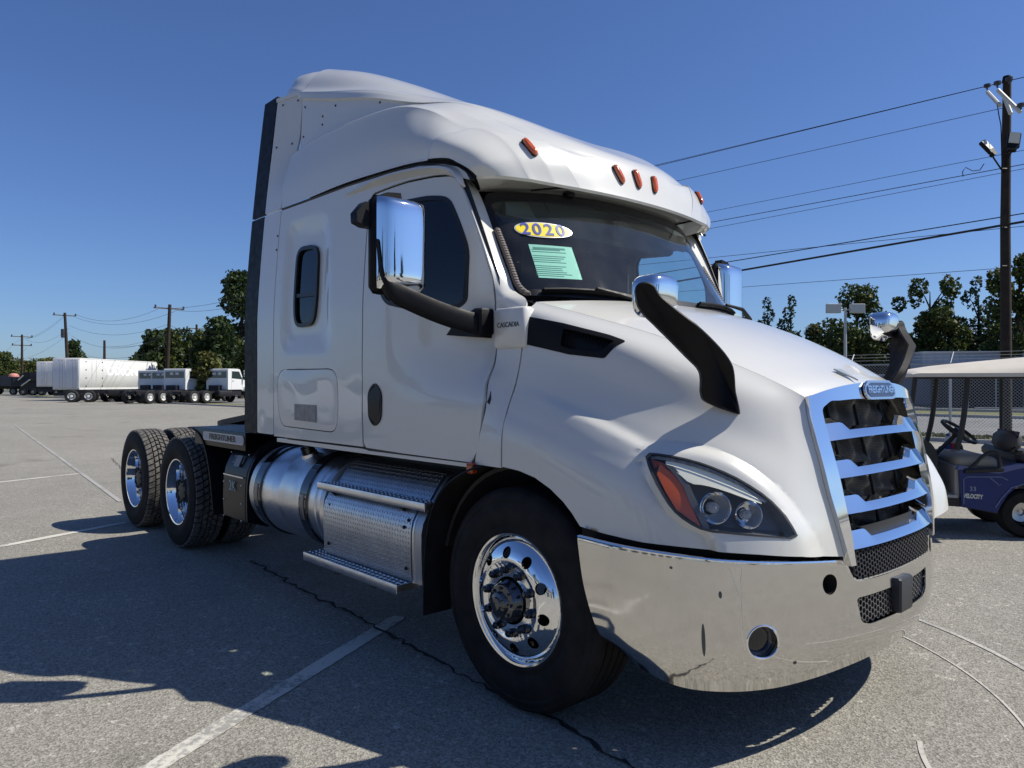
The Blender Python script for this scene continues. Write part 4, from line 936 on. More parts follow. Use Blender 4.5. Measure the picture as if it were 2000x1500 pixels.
# rivets on the fairing
rv = MB(); rv.rev([(.008, 0), (.0075, .004), (.004, .006), (.0, .0065)], axis='z', n=8)
rsrc = None
for (S, u, v) in ([(ROOF, .12+.35*i, 5.86) for i in (0, 3, 6)]+[(ROOF, .10, 5.3), (ROOF, .8, 5.62), (ROOF, .8, 5.42)]+[(EXT if z > 3 else SIDE, x, z) for x, z in ((-2.72, 3.57), (-2.56, 3.57), (-2.74, 3.25), (-2.58, 3.25), (-2.53, 2.55), (-2.53, 2.45))]):
    uv = np.array([[u, v]]); p = S.ev(uv)[0]; n = (rn if S is ROOF else yn)(S, uv)[0]
    if rsrc is None: rsrc = rv.build('rivet', mat('rivet_grey', (.06, .06, .06), .4), T); o = rsrc
    else: o = inst('rivet', rsrc, T)
    o.location = tuple(p+n*.001); o.rotation_euler = Vector(n).to_track_quat('Z', 'Y').to_euler()
# marker lamps
def marker(u, v, du=.0):
    uv = np.array([[u, v]]); p = Vector(ROOF.ev(uv)[0]); n = Vector(rn(ROOF, uv)[0]); x = Vector(ROOF.ev(np.array([[u+.1, v]]))[0])-p
    M = frame(p+n*(.004+float(rdisp(uv)[0])), x, n.cross(x)); z = M.to_3x3() @ Vector((0, 0, 1))
    if z.dot(n) < 0: M = M @ Matrix.Rotation(math.pi, 4, 'X')
    b = MB(); q = rnd([(-.061, -.019), (-.061, .019), (.061, .019), (.061, -.019)], .018, 5); b.prism(q, 'z', -.012, .004); b.v = [tuple(M @ Vector(a)) for a in b.v]; o = b.build('marker_lamp', SEAL, T)
    l = MB(); n_ = 20; ring0 = [(.060*math.copysign(abs(math.cos(a))**.7, math.cos(a)), .018*math.copysign(abs(math.sin(a))**.75, math.sin(a))) for a in np.linspace(.05, 2*math.pi+.05, n_, endpoint=False)]
    vs = [(x*.99, y, .003) for x, y in ring0]+[(x*.93, y*.9, .016) for x, y in ring0]+[(x*.7, y*.55, .022) for x, y in ring0]
    fs = [(r*n_+i, r*n_+(i+1) % n_, (r+1)*n_+(i+1) % n_, (r+1)*n_+i) for r in (0, 1) for i in range(n_)]+[tuple(range(2*n_, 3*n_))]
    l.add([tuple(M @ Vector(a)) for a in vs], fs); l.build('lens', AMBER, o)
for u, v in ((6.24, rv_(2.80)), (6.45, 10.30), (6.45, 10.87), (6.45, 11.48), (6.24, 22-rv_(2.80))): marker(u, v)
# --- mirrors
def side_mirror(sg):
    def Y(y): return y*sg
    c = MB()
    # chrome shell: rounded box, convex towards the front
    yi, yo, z0, z1 = 1.335, 1.60, 1.945, 2.385; x0 = -.47
    us = np.linspace(0, 1, 13); vs = []; fs = []; W = 25
    def sq(t): return np.sign(t)*(1-(1-abs(t))**2.2)
    A = np.linspace(-1, 1, 17); B = np.linspace(-1, 1, 25)
    for a in A:
        for b in B:
            ea = 1-abs(a)**7; eb = 1-abs(b)**12; e = (max(0, ea)*max(0, eb))**.5
            x = x0-.045+.055*e+.02*(1-a*a)
            vs.append((x+(.0), Y((yi+yo)/2+(yo-yi)/2*a*(1-.015*(1-eb))), (z0+z1)/2+(z1-z0)/2*b*(1-.01*(1-ea))))
    nb = len(B); fs = [(i*nb+j, (i+1)*nb+j, (i+1)*nb+j+1, i*nb+j+1) for i in range(len(A)-1) for j in range(nb-1)]
    c.add(vs, fs)
    root = MB()
    root.box(x0-.13, x0-.043, Y(yi-.012), Y(yo+.012), z0-.02, z1+.012, c=.03)
    root.prism([(Y(yo-.02), z1-.02), (Y(yo+.04), z1-.03), (Y(yo+.085), z1-.085), (Y(yo+.082), z1-.13), (Y(yo+.04), z1-.145), (Y(yo-.02), z1-.145)], 'x', x0-.14, x0-.08); root.prism([(Y(yo-.03), z1), (Y(yo-.08), z1+.035), (Y(yo-.16), z1+.045), (Y(yo-.17), z1)], 'x', x0-.14, x0-.08)
    r = root.build('side_mirror', BLACK, T, 50)
    c.build('mirror_cover', CHROME, r, 60)
    g = MB(); g.box(x0-.134, x0-.131, Y(yi+.01), Y(yo-.01), z0+.01, z1-.03); g.build('mirror_glass', CHROME, r)
    a = MB(); arm = [(x0-.05, Y(1.60), 2.16), (x0-.03, Y(1.595), 2.02), (x0-.01, Y(1.56), 1.94), (-.45, Y(1.47), 1.90), (-.40, Y(1.36), 1.85), (-.35, Y(1.22), 1.805), (-.32, Y(1.12), 1.785)]
    arm = smoothc(arm, 2, False); n = len(arm)
    def sect(i):
        t = i/(n-1); h = .022+.040*min(1, t*2.2) ; w = .028
        return [Vector((w*math.cos(q)*abs(math.cos(q))**-.3*.9, 0, h*math.sin(q)*(abs(math.sin(q))+.01)**-.3*.9)) for q in np.linspace(.1, 2*math.pi+.1, 12, endpoint=False)]
    a.sweep(arm, sect); a.build('mirror_arm', BLACK, r, 50)
    b = MB(); q = [(-.585, 1.748), (-.30, 1.722), (-.295, 1.868), (-.35, 1.868), (-.44, 1.845), (-.51, 1.815)]
    b.prism(q, 'y', Y(1.06), Y(1.135)); b.box(-.36, -.285, Y(1.06), Y(1.155), 1.735, 1.868, c=.01); b.build('mirror_bracket', BLACK, r)
side_mirror(-1); side_mirror(1)
def hood_mirror(sg):
    Y = lambda y: y*sg
    c = np.array([.735, Y(1.12), 1.835]); vs = []; fs = []; nt_, npn = 18, 28
    for i in range(nt_+1):
        th = math.pi*i/nt_
        for j in range(npn):
            ph = 2*math.pi*j/npn; sx, sy, sz = math.sin(th)*math.cos(ph), math.sin(th)*math.sin(ph), math.cos(th)
            f = lambda t, p: math.copysign(abs(t)**p, t)
            x = .066*f(sx, .6); x = x if x > -.045 else -.045
            y = .096*f(sy, .5); z = .074*f(sz, .55)-(.022 if x < 0 else 0)*(1 if sz < 0 else 0)*abs(sz)
            vs.append((c[0]+x*(1+.15*(sz)), c[1]+Y(y)*sg*sg, c[2]+z+.012*(1-(y/.1)**2)))
    fs = [(i*npn+j, i*npn+(j+1) % npn, (i+1)*npn+(j+1) % npn, (i+1)*npn+j) for i in range(nt_) for j in range(npn)]
    h = MB(); h.add(vs, fs)
    prof = smoothc([(0.655, 1.875), (0.657, 1.80), (0.676, 1.755), (0.708, 1.712), (0.751, 1.662), (0.806, 1.594), (0.845, 1.55), (0.856, 1.504), (0.861, 1.443), (0.868, 1.424), (0.90, 1.402), (0.962, 1.369), (0.966, 1.375), (0.960, 1.423), (0.943, 1.524), (0.923, 1.584), (0.861, 1.665), (0.779, 1.751), (0.738, 1.80), (0.715, 1.83), (0.700, 1.875)], 2)
    nv3 = Vector((.73, Y(.68), 0)); P3 = [Vector((x, Y(1.16-1.07*(x-.67)), z))+nv3*(-.075+.215*max(0, min(1, (z-1.47)/.25))) for x, z in prof]; n = len(P3); c3 = sum(P3, Vector())/n
    a = MB(); vs = [p_-nv3*.0+Vector((0, 0, 0)) for p_ in P3]; cen = []
    inn = [p_+nv3*.010 for p_ in P3]
    # centre line for bevelling
    def sh(k): return [P3[i]+((P3[i-1]-P3[(i+1) % n]).cross(nv3)).normalized()*k for i in range(n)]
    A3 = sh(.0); s_ = 1
    B3 = sh(.006); 
    if (B3[0]-c3).length > (A3[0]-c3).length: B3 = sh(-.006)
    L3 = [[p_+nv3*.012 for p_ in B3], [p_+nv3*.006 for p_ in A3], [p_-nv3*.030 for p_ in A3], [p_-nv3*.036 for p_ in B3]]
    a.add([q for l in L3 for q in l], [(k*n+i, k*n+(i+1) % n, (k+1)*n+(i+1) % n, (k+1)*n+i) for k in range(3) for i in range(n)]+[tuple(range(n)), tuple(range(4*n-1, 3*n-1, -1))])
    r = a.build('hood_mirror', BLACK, T, 40)
    h.build('mirror_cover', CHROME, r, 80)
hood_mirror(-1); hood_mirror(1)
PLT = mat('plate_silver', (.42, .44, .47), .35, .6)
# --- fuel tank, steps, tool box
tk = MB(); yc, zc, rr = -.90, .70, .325
tk.rev([(.0, -2.925), (.20, -2.922), (.275, -2.91), (.312, -2.893), (rr, -2.87), (rr, -2.41), (rr-.004, -2.40), (rr-.004, -2.392), (rr, -2.38), (rr, -1.86), (rr-.006, -1.85), (rr, -1.835), (rr, -1.79), (.31, -1.765), (.2, -1.75), (0, -1.745)], (0, yc, zc), 64, 'x')
tank = tk.build('fuel_tank', BRUSH, T, 30)
for x0, x1 in ((-2.775, -2.665), (-2.06, -1.955)):
    m = MB(); m.rev([(rr+.001, x0), (rr+.012, x0+.004), (rr+.012, x1-.004), (rr+.001, x1)], (0, yc, zc), 64, 'x'); sp = m.build('tank_strap', BLACKG, tank)
    m = MB(); m.rev([(rr+.013, x0+.03), (rr+.018, x0+.034), (rr+.018, x1-.034), (rr+.013, x1-.03)], (0, yc, zc), 24, 'x', R_(168), R_(196)); m.build('strap_plate', mat('strap_steel', (.2, .2, .2), .35, .8), sp)
m = MB(); pc = Vector((-2.29, yc-rr*math.cos(R_(66)), zc+rr*math.sin(R_(66)))); nn = Vector((0, -math.cos(R_(66)), math.sin(R_(66))))
m.cyl(pc-nn*.01, pc+nn*.018, .062, .056, 20); m.build('filler_neck', BRUSH, tank)
m = MB(); m.cyl(pc+nn*.018, pc+nn*.065, .050, .047, 14); m.tube([pc+nn*.066+Vector((-.035, 0, 0)), pc+nn*.066+Vector((.035, 0, 0))], .007, 6); m.build('filler_cap', BLACKG, tank)
m = MB(); ch = [pc+nn*.03+Vector((.05, 0, 0)), pc+Vector((.11, .05, .012)), pc+Vector((.17, .10, .012))]; m.tube(ch, .004, 5); m.build('cap_chain', BLACK, tank)
# tool box with curved tread plate cover
prof = [(-1.205, .43), (-1.212, .60), (-1.212, .70), (-1.20, .755), (-1.165, .815), (-1.12, .875), (-1.075, .935), (-1.03, .985), (-.97, 1.005), (-.70, 1.005), (-.70, .43)]
box = MB(); box.prism([(y, z) for y, z in prof], 'x', -1.735, -.70)
tb = box.build('tool_box', mat('box_alu', (.42, .43, .45), .35, .9, nrough=.1), T, 50)
cv = [(-1.214, .445), (-1.221, .60), (-1.221, .70), (-1.209, .758), (-1.173, .822), (-1.158, .842)]
cv2 = [(-1.145, .858), (-1.127, .881), (-1.082, .941), (-1.037, .990), (-1.0, 1.006)]
for cc, x0, x1 in ((cv, -1.745, -.785), (cv2, -1.70, -.73)):
    m = MB(); vs = []; 
    for y, z in cc: vs += [(x0, y, z), (x1, y, z)]
    m.add(vs, [(2*i, 2*i+1, 2*i+3, 2*i+2) for i in range(len(cc)-1)]); o = m.build('tread_cover', PLATE, tb, 60)
    me = o.data; l = me.uv_layers.new(name='UVMap'); L = np.concatenate([[0], np.cumsum([math.dist(cc[i], cc[i+1]) for i in range(len(cc)-1)])])
    zmap = {round(z, 4): q for (y, z), q in zip(cc, L)}
    for p in me.polygons:
        for li in p.loop_indices:
            co = me.vertices[me.loops[li].vertex_index].co; l.data[li].uv = (co.x*1.0, zmap[min(zmap, key=lambda k: abs(k-co.z))])
m = MB(); m.cyl((0, 0, 0), (0, -.006, 0), .011, .009, 8); bs = m.build('bolt', BLACK, tb)
for i, (x, z) in enumerate(((-1.68, .74), (-1.68, .50), (-.85, .72), (-.83, .50), (-.82, .76))):
    o = bs if i == 0 else inst('bolt', bs, tb); o.location = (x, -1.219 if z < .73 else -1.208, z)
m = MB(); m.sweep([(-.765, 0, z) for z in (.43,)]+[(-.765, y*0, z) for y, z in prof[1:9]], lambda i: [Vector((0, 0, 0))]*3) if False else None
# grip-strut steps with real teeth and holes
def step(x0, x1, y0, y1, z, fh, name='step'):
    m = MB(); m.box(x0, x1, y0, y0+.006, z-fh, z+.002, c=.001); m.box(x0, x1, y1-.008, y1, z-.03, z+.002, c=.001); m.box(x0, x0+.006, y0+.006, y1-.008, z-fh*.8, z); m.box(x1-.006, x1, y0+.006, y1-.008, z-fh*.8, z)
    s = m.build(name, BRUSH, T); t = MB(); n = int((x1-x0)/.042); rows = 4; dy = (y1-y0-.014)/rows
    for r in range(rows):
        yy = y0+.007+dy*(r+.5)
        t.box(x0+.006, x1-.006, yy-dy*.5, yy-dy*.32, z-.006, z-.001); t.box(x0+.006, x1-.006, yy+dy*.32, yy+dy*.5, z-.006, z-.001)
        for i in range(n):
            xx = x0+.01+(x1-x0-.02)*(i+.5+(.5 if r % 2 else 0)-.25)/n
            t.box(xx-.007, xx+.007, yy-dy*.34, yy+dy*.34, z-.006, z-.001)
            for s_ in (-1, 1):
                t.add([(xx-.012, yy+s_*dy*.30, z-.001), (xx+.012, yy+s_*dy*.30, z-.001), (xx+.007, yy+s_*dy*.40, z+.0035), (xx-.007, yy+s_*dy*.40, z+.0035)], [(0, 1, 2, 3)])
    t.build('grip_strut', BRUSH, s, flat=True, fix=False, kind='stuff')
    b = MB(); b.box(x0+.02, x1-.02, y0+.02, y1-.02, z-.035, z-.03); b.build('step_pan', CHAS, s)
    return s
s1 = step(-1.80, -.64, -1.235, -1.075, .872, .042); s2 = step(-1.86, -.80, -1.30, -1.15, .428, .048)
for x in (-1.66, -.90):
    m = MB(); m.prism([(-1.225, .83), (-1.14, .75), (-1.13, .86)], 'x', x, x+.012); m.build('bracket', CHAS, s1)
m = MB(); m.box(-1.5, -1.45, -1.28, -1.0, .36, .378); m.box(-1.1, -1.05, -1.28, -1.0, .36, .378); m.build('bracket', CHAS, s2)
# end cap of the tool box towards the wheel
m = MB(); m.prism([(y*1.0-.004, z) for y, z in prof], 'x', -.785, -.765); m.build('box_edge', BRUSH, tb, 50)
# battery / air tank fairing behind the fuel tank
fp = [(-1.20, .40), (-1.21, .60), (-1.20, .80), (-1.15, .92), (-1.08, 1.02), (-.98, 1.065), (-.60, 1.07), (-.60, .40)]
m = MB(); m.prism(smoothc(fp, 1), 'x', -3.42, -2.955); fb = m.build('battery_box', BLKS, T, 50)
m = MB(); m.prism([(y-.003, z) for y, z in smoothc(fp, 1)], 'x', -3.0, -2.985); m.build('box_seam', CHAS, fb, 50)
m = MB(); m.box(-3.40, -3.02, -1.214, -1.206, .775, .785); m.build('trim_strip', BRUSH, fb)
LBL = mat('label_grey', (.25, .25, .25), .5)
text_obj('decal', '2     1', .09, LBL, fb, frame((-3.20, -1.168, .90), (1, 0, 0), (0, .45, 1)), .0008)
m = MB(); m.box(-.05, .05, -.045, .045, 0, .001); M_ = frame((-3.19, -1.178, .895), (1, 0, 0), (0, .45, 1)); m.v = [tuple(M_ @ Vector(a)) for a in m.v]; m.build('warning_label', LBL, fb)
text_obj('decal', '2K', .11, mat('decal_teal', (.22, .42, .45), .4), fb, frame((-3.22, -1.215, .70), (1, 0, 0), (0, 0, 1)), .0008)
rv2 = None
for x in (-3.39, -3.05):
    for z in (.45, .58, .72, .95):
        m = MB(); m.rev([(.007, 0), (.005, -.004), (0, -.005)], axis='y', n=8)
        if rv2 is None: rv2 = m.build('rivet', BRUSH, T); o = rv2
        else: o = inst('rivet', rv2, T)
        o.location = (x, -1.213 if z < .8 else -1.15, z)
# quarter fender ahead of the drive wheels with the name bar
m = MB(); q = [(-3.62, .42), (-3.66, .60), (-3.72, .80), (-3.80, .95), (-3.92, 1.055), (-4.08, 1.10), (-4.20, 1.11)]
q = smoothc(q, 2, False)
m.sweep([(x, 0, z) for x, z in q], lambda i: [Vector((.0, -1.215, 0)), Vector((.012, -1.215, .010)), Vector((.012, -.60, .010)), Vector((0, -.60, 0))]); m.build('quarter_fender', BLACK, T)
m = MB(); m.box(-4.06, -2.99, -1.205, -1.195, .985, 1.125, c=.003); m.box(-4.06, -2.99, -1.195, -.62, 1.113, 1.125); nb_ = m.build('name_bar', BLKS, T)
for sg_ in (1,):
    qq = rnd([(-.42, -.036), (-.42, .036), (.42, .036), (.42, -.036)], .036, 6); q2 = rnd([(-.385, -.024), (-.385, .024), (.385, .024), (.385, -.024)], .024, 6)
    FR = frame((-3.43, -1.207, 1.062), (1, 0, 0), (0, 0, 1)); m = MB(); n = len(qq)
    for poly, z0, z1, mt in ((qq, 0, .004, PLT),):
        w_ = MB(); w_.prism(poly, 'z', z0, z1); w_.v = [tuple(FR @ Vector(a)) for a in w_.v]; pl_ = w_.build('name_plate', mt, nb_)
    w_ = MB(); w_.prism(rnd([(-.405, -.028), (-.405, .028), (.405, .028), (.405, -.028)], .028, 6), 'z', .0038, .0055); w_.v = [tuple(FR @ Vector(a)) for a in w_.v]; w_.build('plate_field', mat('bar_field', (.40, .42, .46), .45, .2), nb_)
    text_obj('lettering', 'FREIGHTLINER', .062, SEAL, nb_, FR @ Matrix.Translation((0, 0, .0068)), .001, sx=1.35, bold=.002)
# --- frame, axles, fifth wheel, hoses
m = MB()
for sg in (-1, 1): m.box(-6.45, .95, sg*.38, sg*.46, .72, .99)
for x in (-6.40, -5.22, -4.0, -3.2, -1.6): m.box(x-.06, x+.06, -.38, .38, .76, .94)
m.build('frame_rail', CHAS, T)
m = MB()
for x in AX:
    m.cyl((x, -.85, .508), (x, .85, .508), .075, n=14); m.rev([(0, -.2), (.2, -.17), (.24, 0), (.2, .17), (0, .2)], (x, 0, .508), 20)
m.cyl((0, -.95, .47), (0, .95, .47), .055, n=10)
for x in AX:
    for sg in (-1, 1): m.cyl((x-.05, sg*.42, .60), (x-.05, sg*.42, .74), .13, n=14)
m.build('axle', CHAS, T)
m = MB(); mt = Matrix.Translation((-5.05, 0, 1.13)) @ Matrix.Rotation(R_(-8), 4, 'Y')
m.prism([(-.48, -.46), (-.30, -.48), (.30, -.40), (.42, -.15), (.42, .15), (.30, .40), (-.30, .48), (-.48, .46), (-.48, .12), (-.05, .06), (-.05, -.06), (-.48, -.12)], 'z', -.03, .03)
m.v = [tuple(mt @ Vector(a)) for a in m.v]; m.box(-5.3, -4.8, -.5, .5, .99, 1.08); m.build('fifth_wheel', CHAS, T)
m = MB(); m.box(-3.9, -2.85, -.44, .44, .995, 1.03); m.build('deck_plate', CHAS, T)
for k, (c1, y0) in enumerate((((.25, .01, .01), -.18), ((.01, .03, .22), -.1), ((.02, .02, .02), 0))):
    m = MB(); pts = []
    for t in np.linspace(0, 1, 40): pts.append((-3.02-.75*t+.03*math.cos(t*60+k), y0+.25*math.sin(t*3)+.03*math.sin(t*60+k), 1.42-.36*math.sin(t*math.pi*.75)+.02*math.cos(t*50)))
    m.tube(pts, .012, 6); m.build('air_hose', CHAS if k == 2 else mat('hose', c1, .45), T)
m = MB(); m.box(-3.15, -3.0, -.55, -.40, 1.04, 1.30, c=.03); m.cyl((-3.1, -.7, 1.1), (-3.1, -.7, 1.26), .06, n=12); m.build('air_dryer', CHAS, T)
m = MB()
for x in (-1.35, -1.0, -.75): m.tube([(x, -.62, .98), (x+.08, -.8, 1.03), (x+.2, -.75, 1.04), (x+.32, -.62, .98)], .012, 6)
m.box(-2.4, -.35, -.85, -.5, 1.0, 1.07); m.build('under_cab_pipes', CHAS, T)
# engine bay block so nothing shows through the grille and wheel wells
m = MB(); m.box(-.5, .86, -.50, .50, .62, 1.38); m.box(.86, .99, -.42, .42, .70, 1.34); m.build('engine_block', CHAS, T)
m = MB(); m.box(.55, 1.08, -.75, .75, .34, .62, c=.03); m.build('front_crossmember', CHAS, T)
m = MB(); m.prism([(.60, .40), (.66, .34), (.84, .33), (.88, .42)], 'y', -.80, .80); m.build('under_spoiler', BLACK, T)
# ------------------------------------------------------------------ ground
def ntree(m):
    nt = m.node_tree; return nt, nt.nodes['Principled BSDF']
def asphalt(name, base, var, warm=1.0, speck=1):
    m = mat(name, base, .88, spec=.35); nt, b = ntree(m); tc = nt.nodes.new('ShaderNodeTexCoord'); L = nt.links
    def noise(sc, det=4, rough=.5):
        n = nt.nodes.new('ShaderNodeTexNoise'); n.inputs['Scale'].default_value = sc; n.inputs['Detail'].default_value = det; n.inputs['Roughness'].default_value = rough; L.new(tc.outputs['Object'], n.inputs['Vector']); return n.outputs[0]
    def ramp(s, a, b_, c, d):
        r = nt.nodes.new('ShaderNodeMapRange'); r.inputs[1].default_value = a; r.inputs[2].default_value = b_; r.inputs[3].default_value = c; r.inputs[4].default_value = d; L.new(s, r.inputs[0]); return r.outputs[0]
    def mul(a, c):
        n = nt.nodes.new('ShaderNodeMath'); n.operation = 'MULTIPLY'; L.new(a, n.inputs[0]); L.new(c, n.inputs[1]); return n.outputs[0]
    big = ramp(noise(.16, 5), .3, .7, 1-var, 1+var); mid = ramp(noise(1.7, 6), .3, .7, 1-var*.7, 1+var*.7)
    vo = nt.nodes.new('ShaderNodeTexVoronoi'); vo.inputs['Scale'].default_value = 115; L.new(tc.outputs['Object'], vo.inputs['Vector'])
    sp = nt.nodes.new('ShaderNodeSeparateColor'); L.new(vo.outputs['Color'], sp.inputs[0]); st = ramp(sp.outputs[0], 0, 1, .60, 1.42)
    vo2 = nt.nodes.new('ShaderNodeTexVoronoi'); vo2.inputs['Scale'].default_value = 38; L.new(tc.outputs['Object'], vo2.inputs['Vector'])
    sp2 = nt.nodes.new('ShaderNodeSeparateColor'); L.new(vo2.outputs['Color'], sp2.inputs[0]); st2 = ramp(sp2.outputs[1], .93, 1, 1, 1.45)
    # oil stains
    stn = ramp(noise(.55, 3, .4), .28, .36, .72, 1)
    f = mul(mul(mul(big, mid), st), mul(st2, stn))
    vm = nt.nodes.new('ShaderNodeVectorMath'); vm.operation = 'SCALE'; vm.inputs[0].default_value = base; L.new(f, vm.inputs['Scale']); L.new(vm.outputs[0], b.inputs['Base Color'])
    bp = nt.nodes.new('ShaderNodeBump'); bp.inputs['Strength'].default_value = .55; bp.inputs['Distance'].default_value = .006
    L.new(vo.outputs['Distance'], bp.inputs['Height']); L.new(bp.outputs[0], b.inputs['Normal']); return m
ASPH = asphalt('asphalt', (.242, .229, .197), .09)
ROADM = asphalt('road_asphalt', (.19, .19, .185), .10)
GRASSM = mat('grass', (.10, .12, .035), .95, noise=.6, nscale=.9, ncol=(.19, .17, .08), bump=.4, bscale=20)
def sheet(name, pts, z, m, **kw):
    me = mesh_obj(name, [(p[0], p[1], z) for p in pts], [tuple(range(len(pts)))], m, flat=True, **kw)
    if me.data.polygons[0].normal.z < 0: me.data.flip_normals()
    return me
sheet('ground', [(-1500, -1500), (1500, -1500), (1500, 1500), (-1500, 1500)], -.012, GRASSM, kind='structure')
O_ = (13.4, 21.5); e_ = (-1.007/1.419, 1/1.419); n_ = (1/1.419, 1.007/1.419)
def rd(s, t, z=0.0): return at(O_[0]+e_[0]*s+n_[0]*t, O_[1]+e_[1]*s+n_[1]*t, z)
def strip(s0, s1, t0, t1): return [rd(s0, t0), rd(s1, t0), rd(s1, t1), rd(s0, t1)]
sheet('parking_lot', strip(-150, 240, -160, -3.2), 0, ASPH, kind='structure')
sheet('road', strip(-150, 500, .2, 13), -.004, ROADM, kind='structure')
sheet('verge', strip(-150, 300, 14.5, 21), -.002, GRASSM, kind='structure')
sheet('far_lot', strip(-150, 60, 22.5, 75), -.004, asphalt('far_asphalt', (.07, .07, .072), .1), kind='structure')
CONC = mat('kerb_concrete', (.42, .41, .38), .85, noise=.25, nscale=3)
def wallbox(name, s0, s1, t0, t1, z0, z1, m, **kw):
    P = strip(s0, s1, t0, t1); b = MB(); b.add([(p.x, p.y, z) for z in (z0, z1) for p in P], [(3, 2, 1, 0), (4, 5, 6, 7), (0, 1, 5, 4), (1, 2, 6, 5), (2, 3, 7, 6), (3, 0, 4, 7)]); return b.build(name, m, flat=True, **kw)
wallbox('kerb', -150, 200, -3.35, -3.15, -.01, .10, CONC, kind='structure')
wallbox('kerb', -150, 200, 13, 13.25, -.01, .12, CONC, kind='structure')
wallbox('kerb', -150, 60, 21.2, 21.5, -.01, .13, CONC, kind='structure')
def grass_tufts(name, s0, s1, t0, t1, n, h):
    m = MB(); rng = np.random.RandomState(5)
    for k in range(n):
        s = rng.uniform(s0, s1); t = rng.uniform(t0, t1); p = rd(s, t)
        for j in range(3):
            a = rng.uniform(0, 6.28); w = .035; hh = h*rng.uniform(.5, 1.2); d = Vector((math.cos(a), math.sin(a), 0)); l = Vector((rng.uniform(-.05, .05), rng.uniform(-.05, .05), hh)); q = p+Vector((rng.uniform(-.05, .05), rng.uniform(-.05, .05), 0))
            m.add([q-d*w, q+d*w, q+l], [(0, 1, 2)])
    m.build(name, mat('grass_blades', (.13, .15, .04), .9, noise=.6, nscale=1.5, ncol=(.22, .20, .09)), flat=True, fix=False, kind='stuff', label='short green and straw coloured grass along the fence and road', cat='grass')
grass_tufts('grass', -14, 30, -3.1, -.1, 9000, .06)
# painted lines
def worn(name, col, base):
    m = mat(name, col, .8); nt, b = ntree(m); tc = nt.nodes.new('ShaderNodeTexCoord'); n = nt.nodes.new('ShaderNodeTexNoise'); n.inputs['Scale'].default_value = 26; n.inputs['Detail'].default_value = 8; n.inputs['Roughness'].default_value = .75
    n2 = nt.nodes.new('ShaderNodeTexNoise'); n2.inputs['Scale'].default_value = 1.5; nt.links.new(tc.outputs['Object'], n.inputs['Vector']); nt.links.new(tc.outputs['Object'], n2.inputs['Vector'])
    ad = nt.nodes.new('ShaderNodeMath'); ad.operation = 'ADD'; nt.links.new(n.outputs[0], ad.inputs[0]); nt.links.new(n2.outputs[0], ad.inputs[1])
    r = nt.nodes.new('ShaderNodeMapRange'); r.inputs[1].default_value = .98; r.inputs[2].default_value = 1.12; nt.links.new(ad.outputs[0], r.inputs[0])
    mx = nt.nodes.new('ShaderNodeMix'); mx.data_type = 'RGBA'; mx.inputs[6].default_value = (*col, 1); mx.inputs[7].default_value = (*base, 1); nt.links.new(r.outputs[0], mx.inputs[0]); nt.links.new(mx.outputs[2], b.inputs['Base Color']); return m
PAINT = worn('worn_white_paint', (.56, .54, .47), (.27, .262, .24))
def pline(a, b, w, z=.004, m=PAINT, name='painted_line'):
    a = Vector(a); b = Vector(b); d = (b-a).normalized(); q = Vector((-d.y, d.x, 0))*w/2; n = max(2, int((b-a).length/.05)); vs = []
    rng = np.random.RandomState(int(abs(a.x*100)) % 9999)
    for i in range(n+1):
        p = a+(b-a)*i/n; k = rng.uniform(.90, 1.06, 2) if 0 < i < n else (.7, .7); vs += [p-q*k[0], p+q*k[1]]
    return mesh_obj(name, [(v.x, v.y, z) for v in vs], [(2*i, 2*i+2, 2*i+3, 2*i+1) for i in range(n)], m, flat=True, kind='structure')
def ext(a, b, k0, k1): a = Vector((*a, 0)); b = Vector((*b, 0)); d = b-a; return a+d*k0, a+d*(1+k1)
A, B = ext((-.57, -2.57), (-1.49, -.82), -2.0, 0); pline(A, B, .105)
A, B = ext((-5.68, -2.38), (-6.20, -1.18), -3.0, -.0); pline(A, B, .10)
A, B = ext((-11.03, -1.67), (-11.45, -.51), -3.0, 0); pline(A, B, .10)
pline((-30, 1.3, 0), (-7.75, -.84, 0), .06, .006, worn('faded_paint', (.34, .33, .30), (.25, .245, .225)))
# thin circular tyre marks
def arc(c, r, a0, a1, w, n=60):
    vs = []
    for i in range(n+1):
        a = a0+(a1-a0)*i/n; vs += [(c[0]+(r-w/2)*math.cos(a), c[1]+(r-w/2)*math.sin(a), .004), (c[0]+(r+w/2)*math.cos(a), c[1]+(r+w/2)*math.sin(a), .004)]
    return mesh_obj('scrub_mark', vs, [(2*i, 2*i+2, 2*i+3, 2*i+1) for i in range(n)], worn('scrub', (.46, .44, .39), (.30, .29, .265)), flat=True, kind='structure')
arc((-.35, -.75), 2.58, R_(15), R_(75), .030); arc((-.35, -.75), 2.25, R_(20), R_(75), .012); arc((2.3, .2), 1.0, R_(200), R_(330), .02)
# cracks
def crack(pts, w):
    rng = np.random.RandomState(3); P = []; pts = [Vector((*p, 0)) for p in pts]
    for a, b in zip(pts, pts[1:]):
        n = max(2, int((b-a).length/.05))
        for i in range(n): P.append(a+(b-a)*i/n+Vector((rng.normal(0, .010), rng.normal(0, .012), 0)))
    vs = []
    for i, p in enumerate(P):
        k = w*rng.uniform(.3, 1.5); vs += [(p.x, p.y-k/2, .006), (p.x, p.y+k/2, .006)]
    return mesh_obj('crack', vs, [(2*i, 2*i+2, 2*i+3, 2*i+1) for i in range(len(P)-1)], mat('crack_dark', (.022, .022, .022), .95), flat=True, kind='structure')
crack([(-3.61, -.90), (-2.4, -1.0), (-1.42, -1.04), (-.31, -1.13), (.22, -1.13), (.59, -1.19), (1.6, -1.3)], .022)
crack([(-14, .6), (-11.2, .1), (-9, -.3), (-7.7, -.8)], .012)
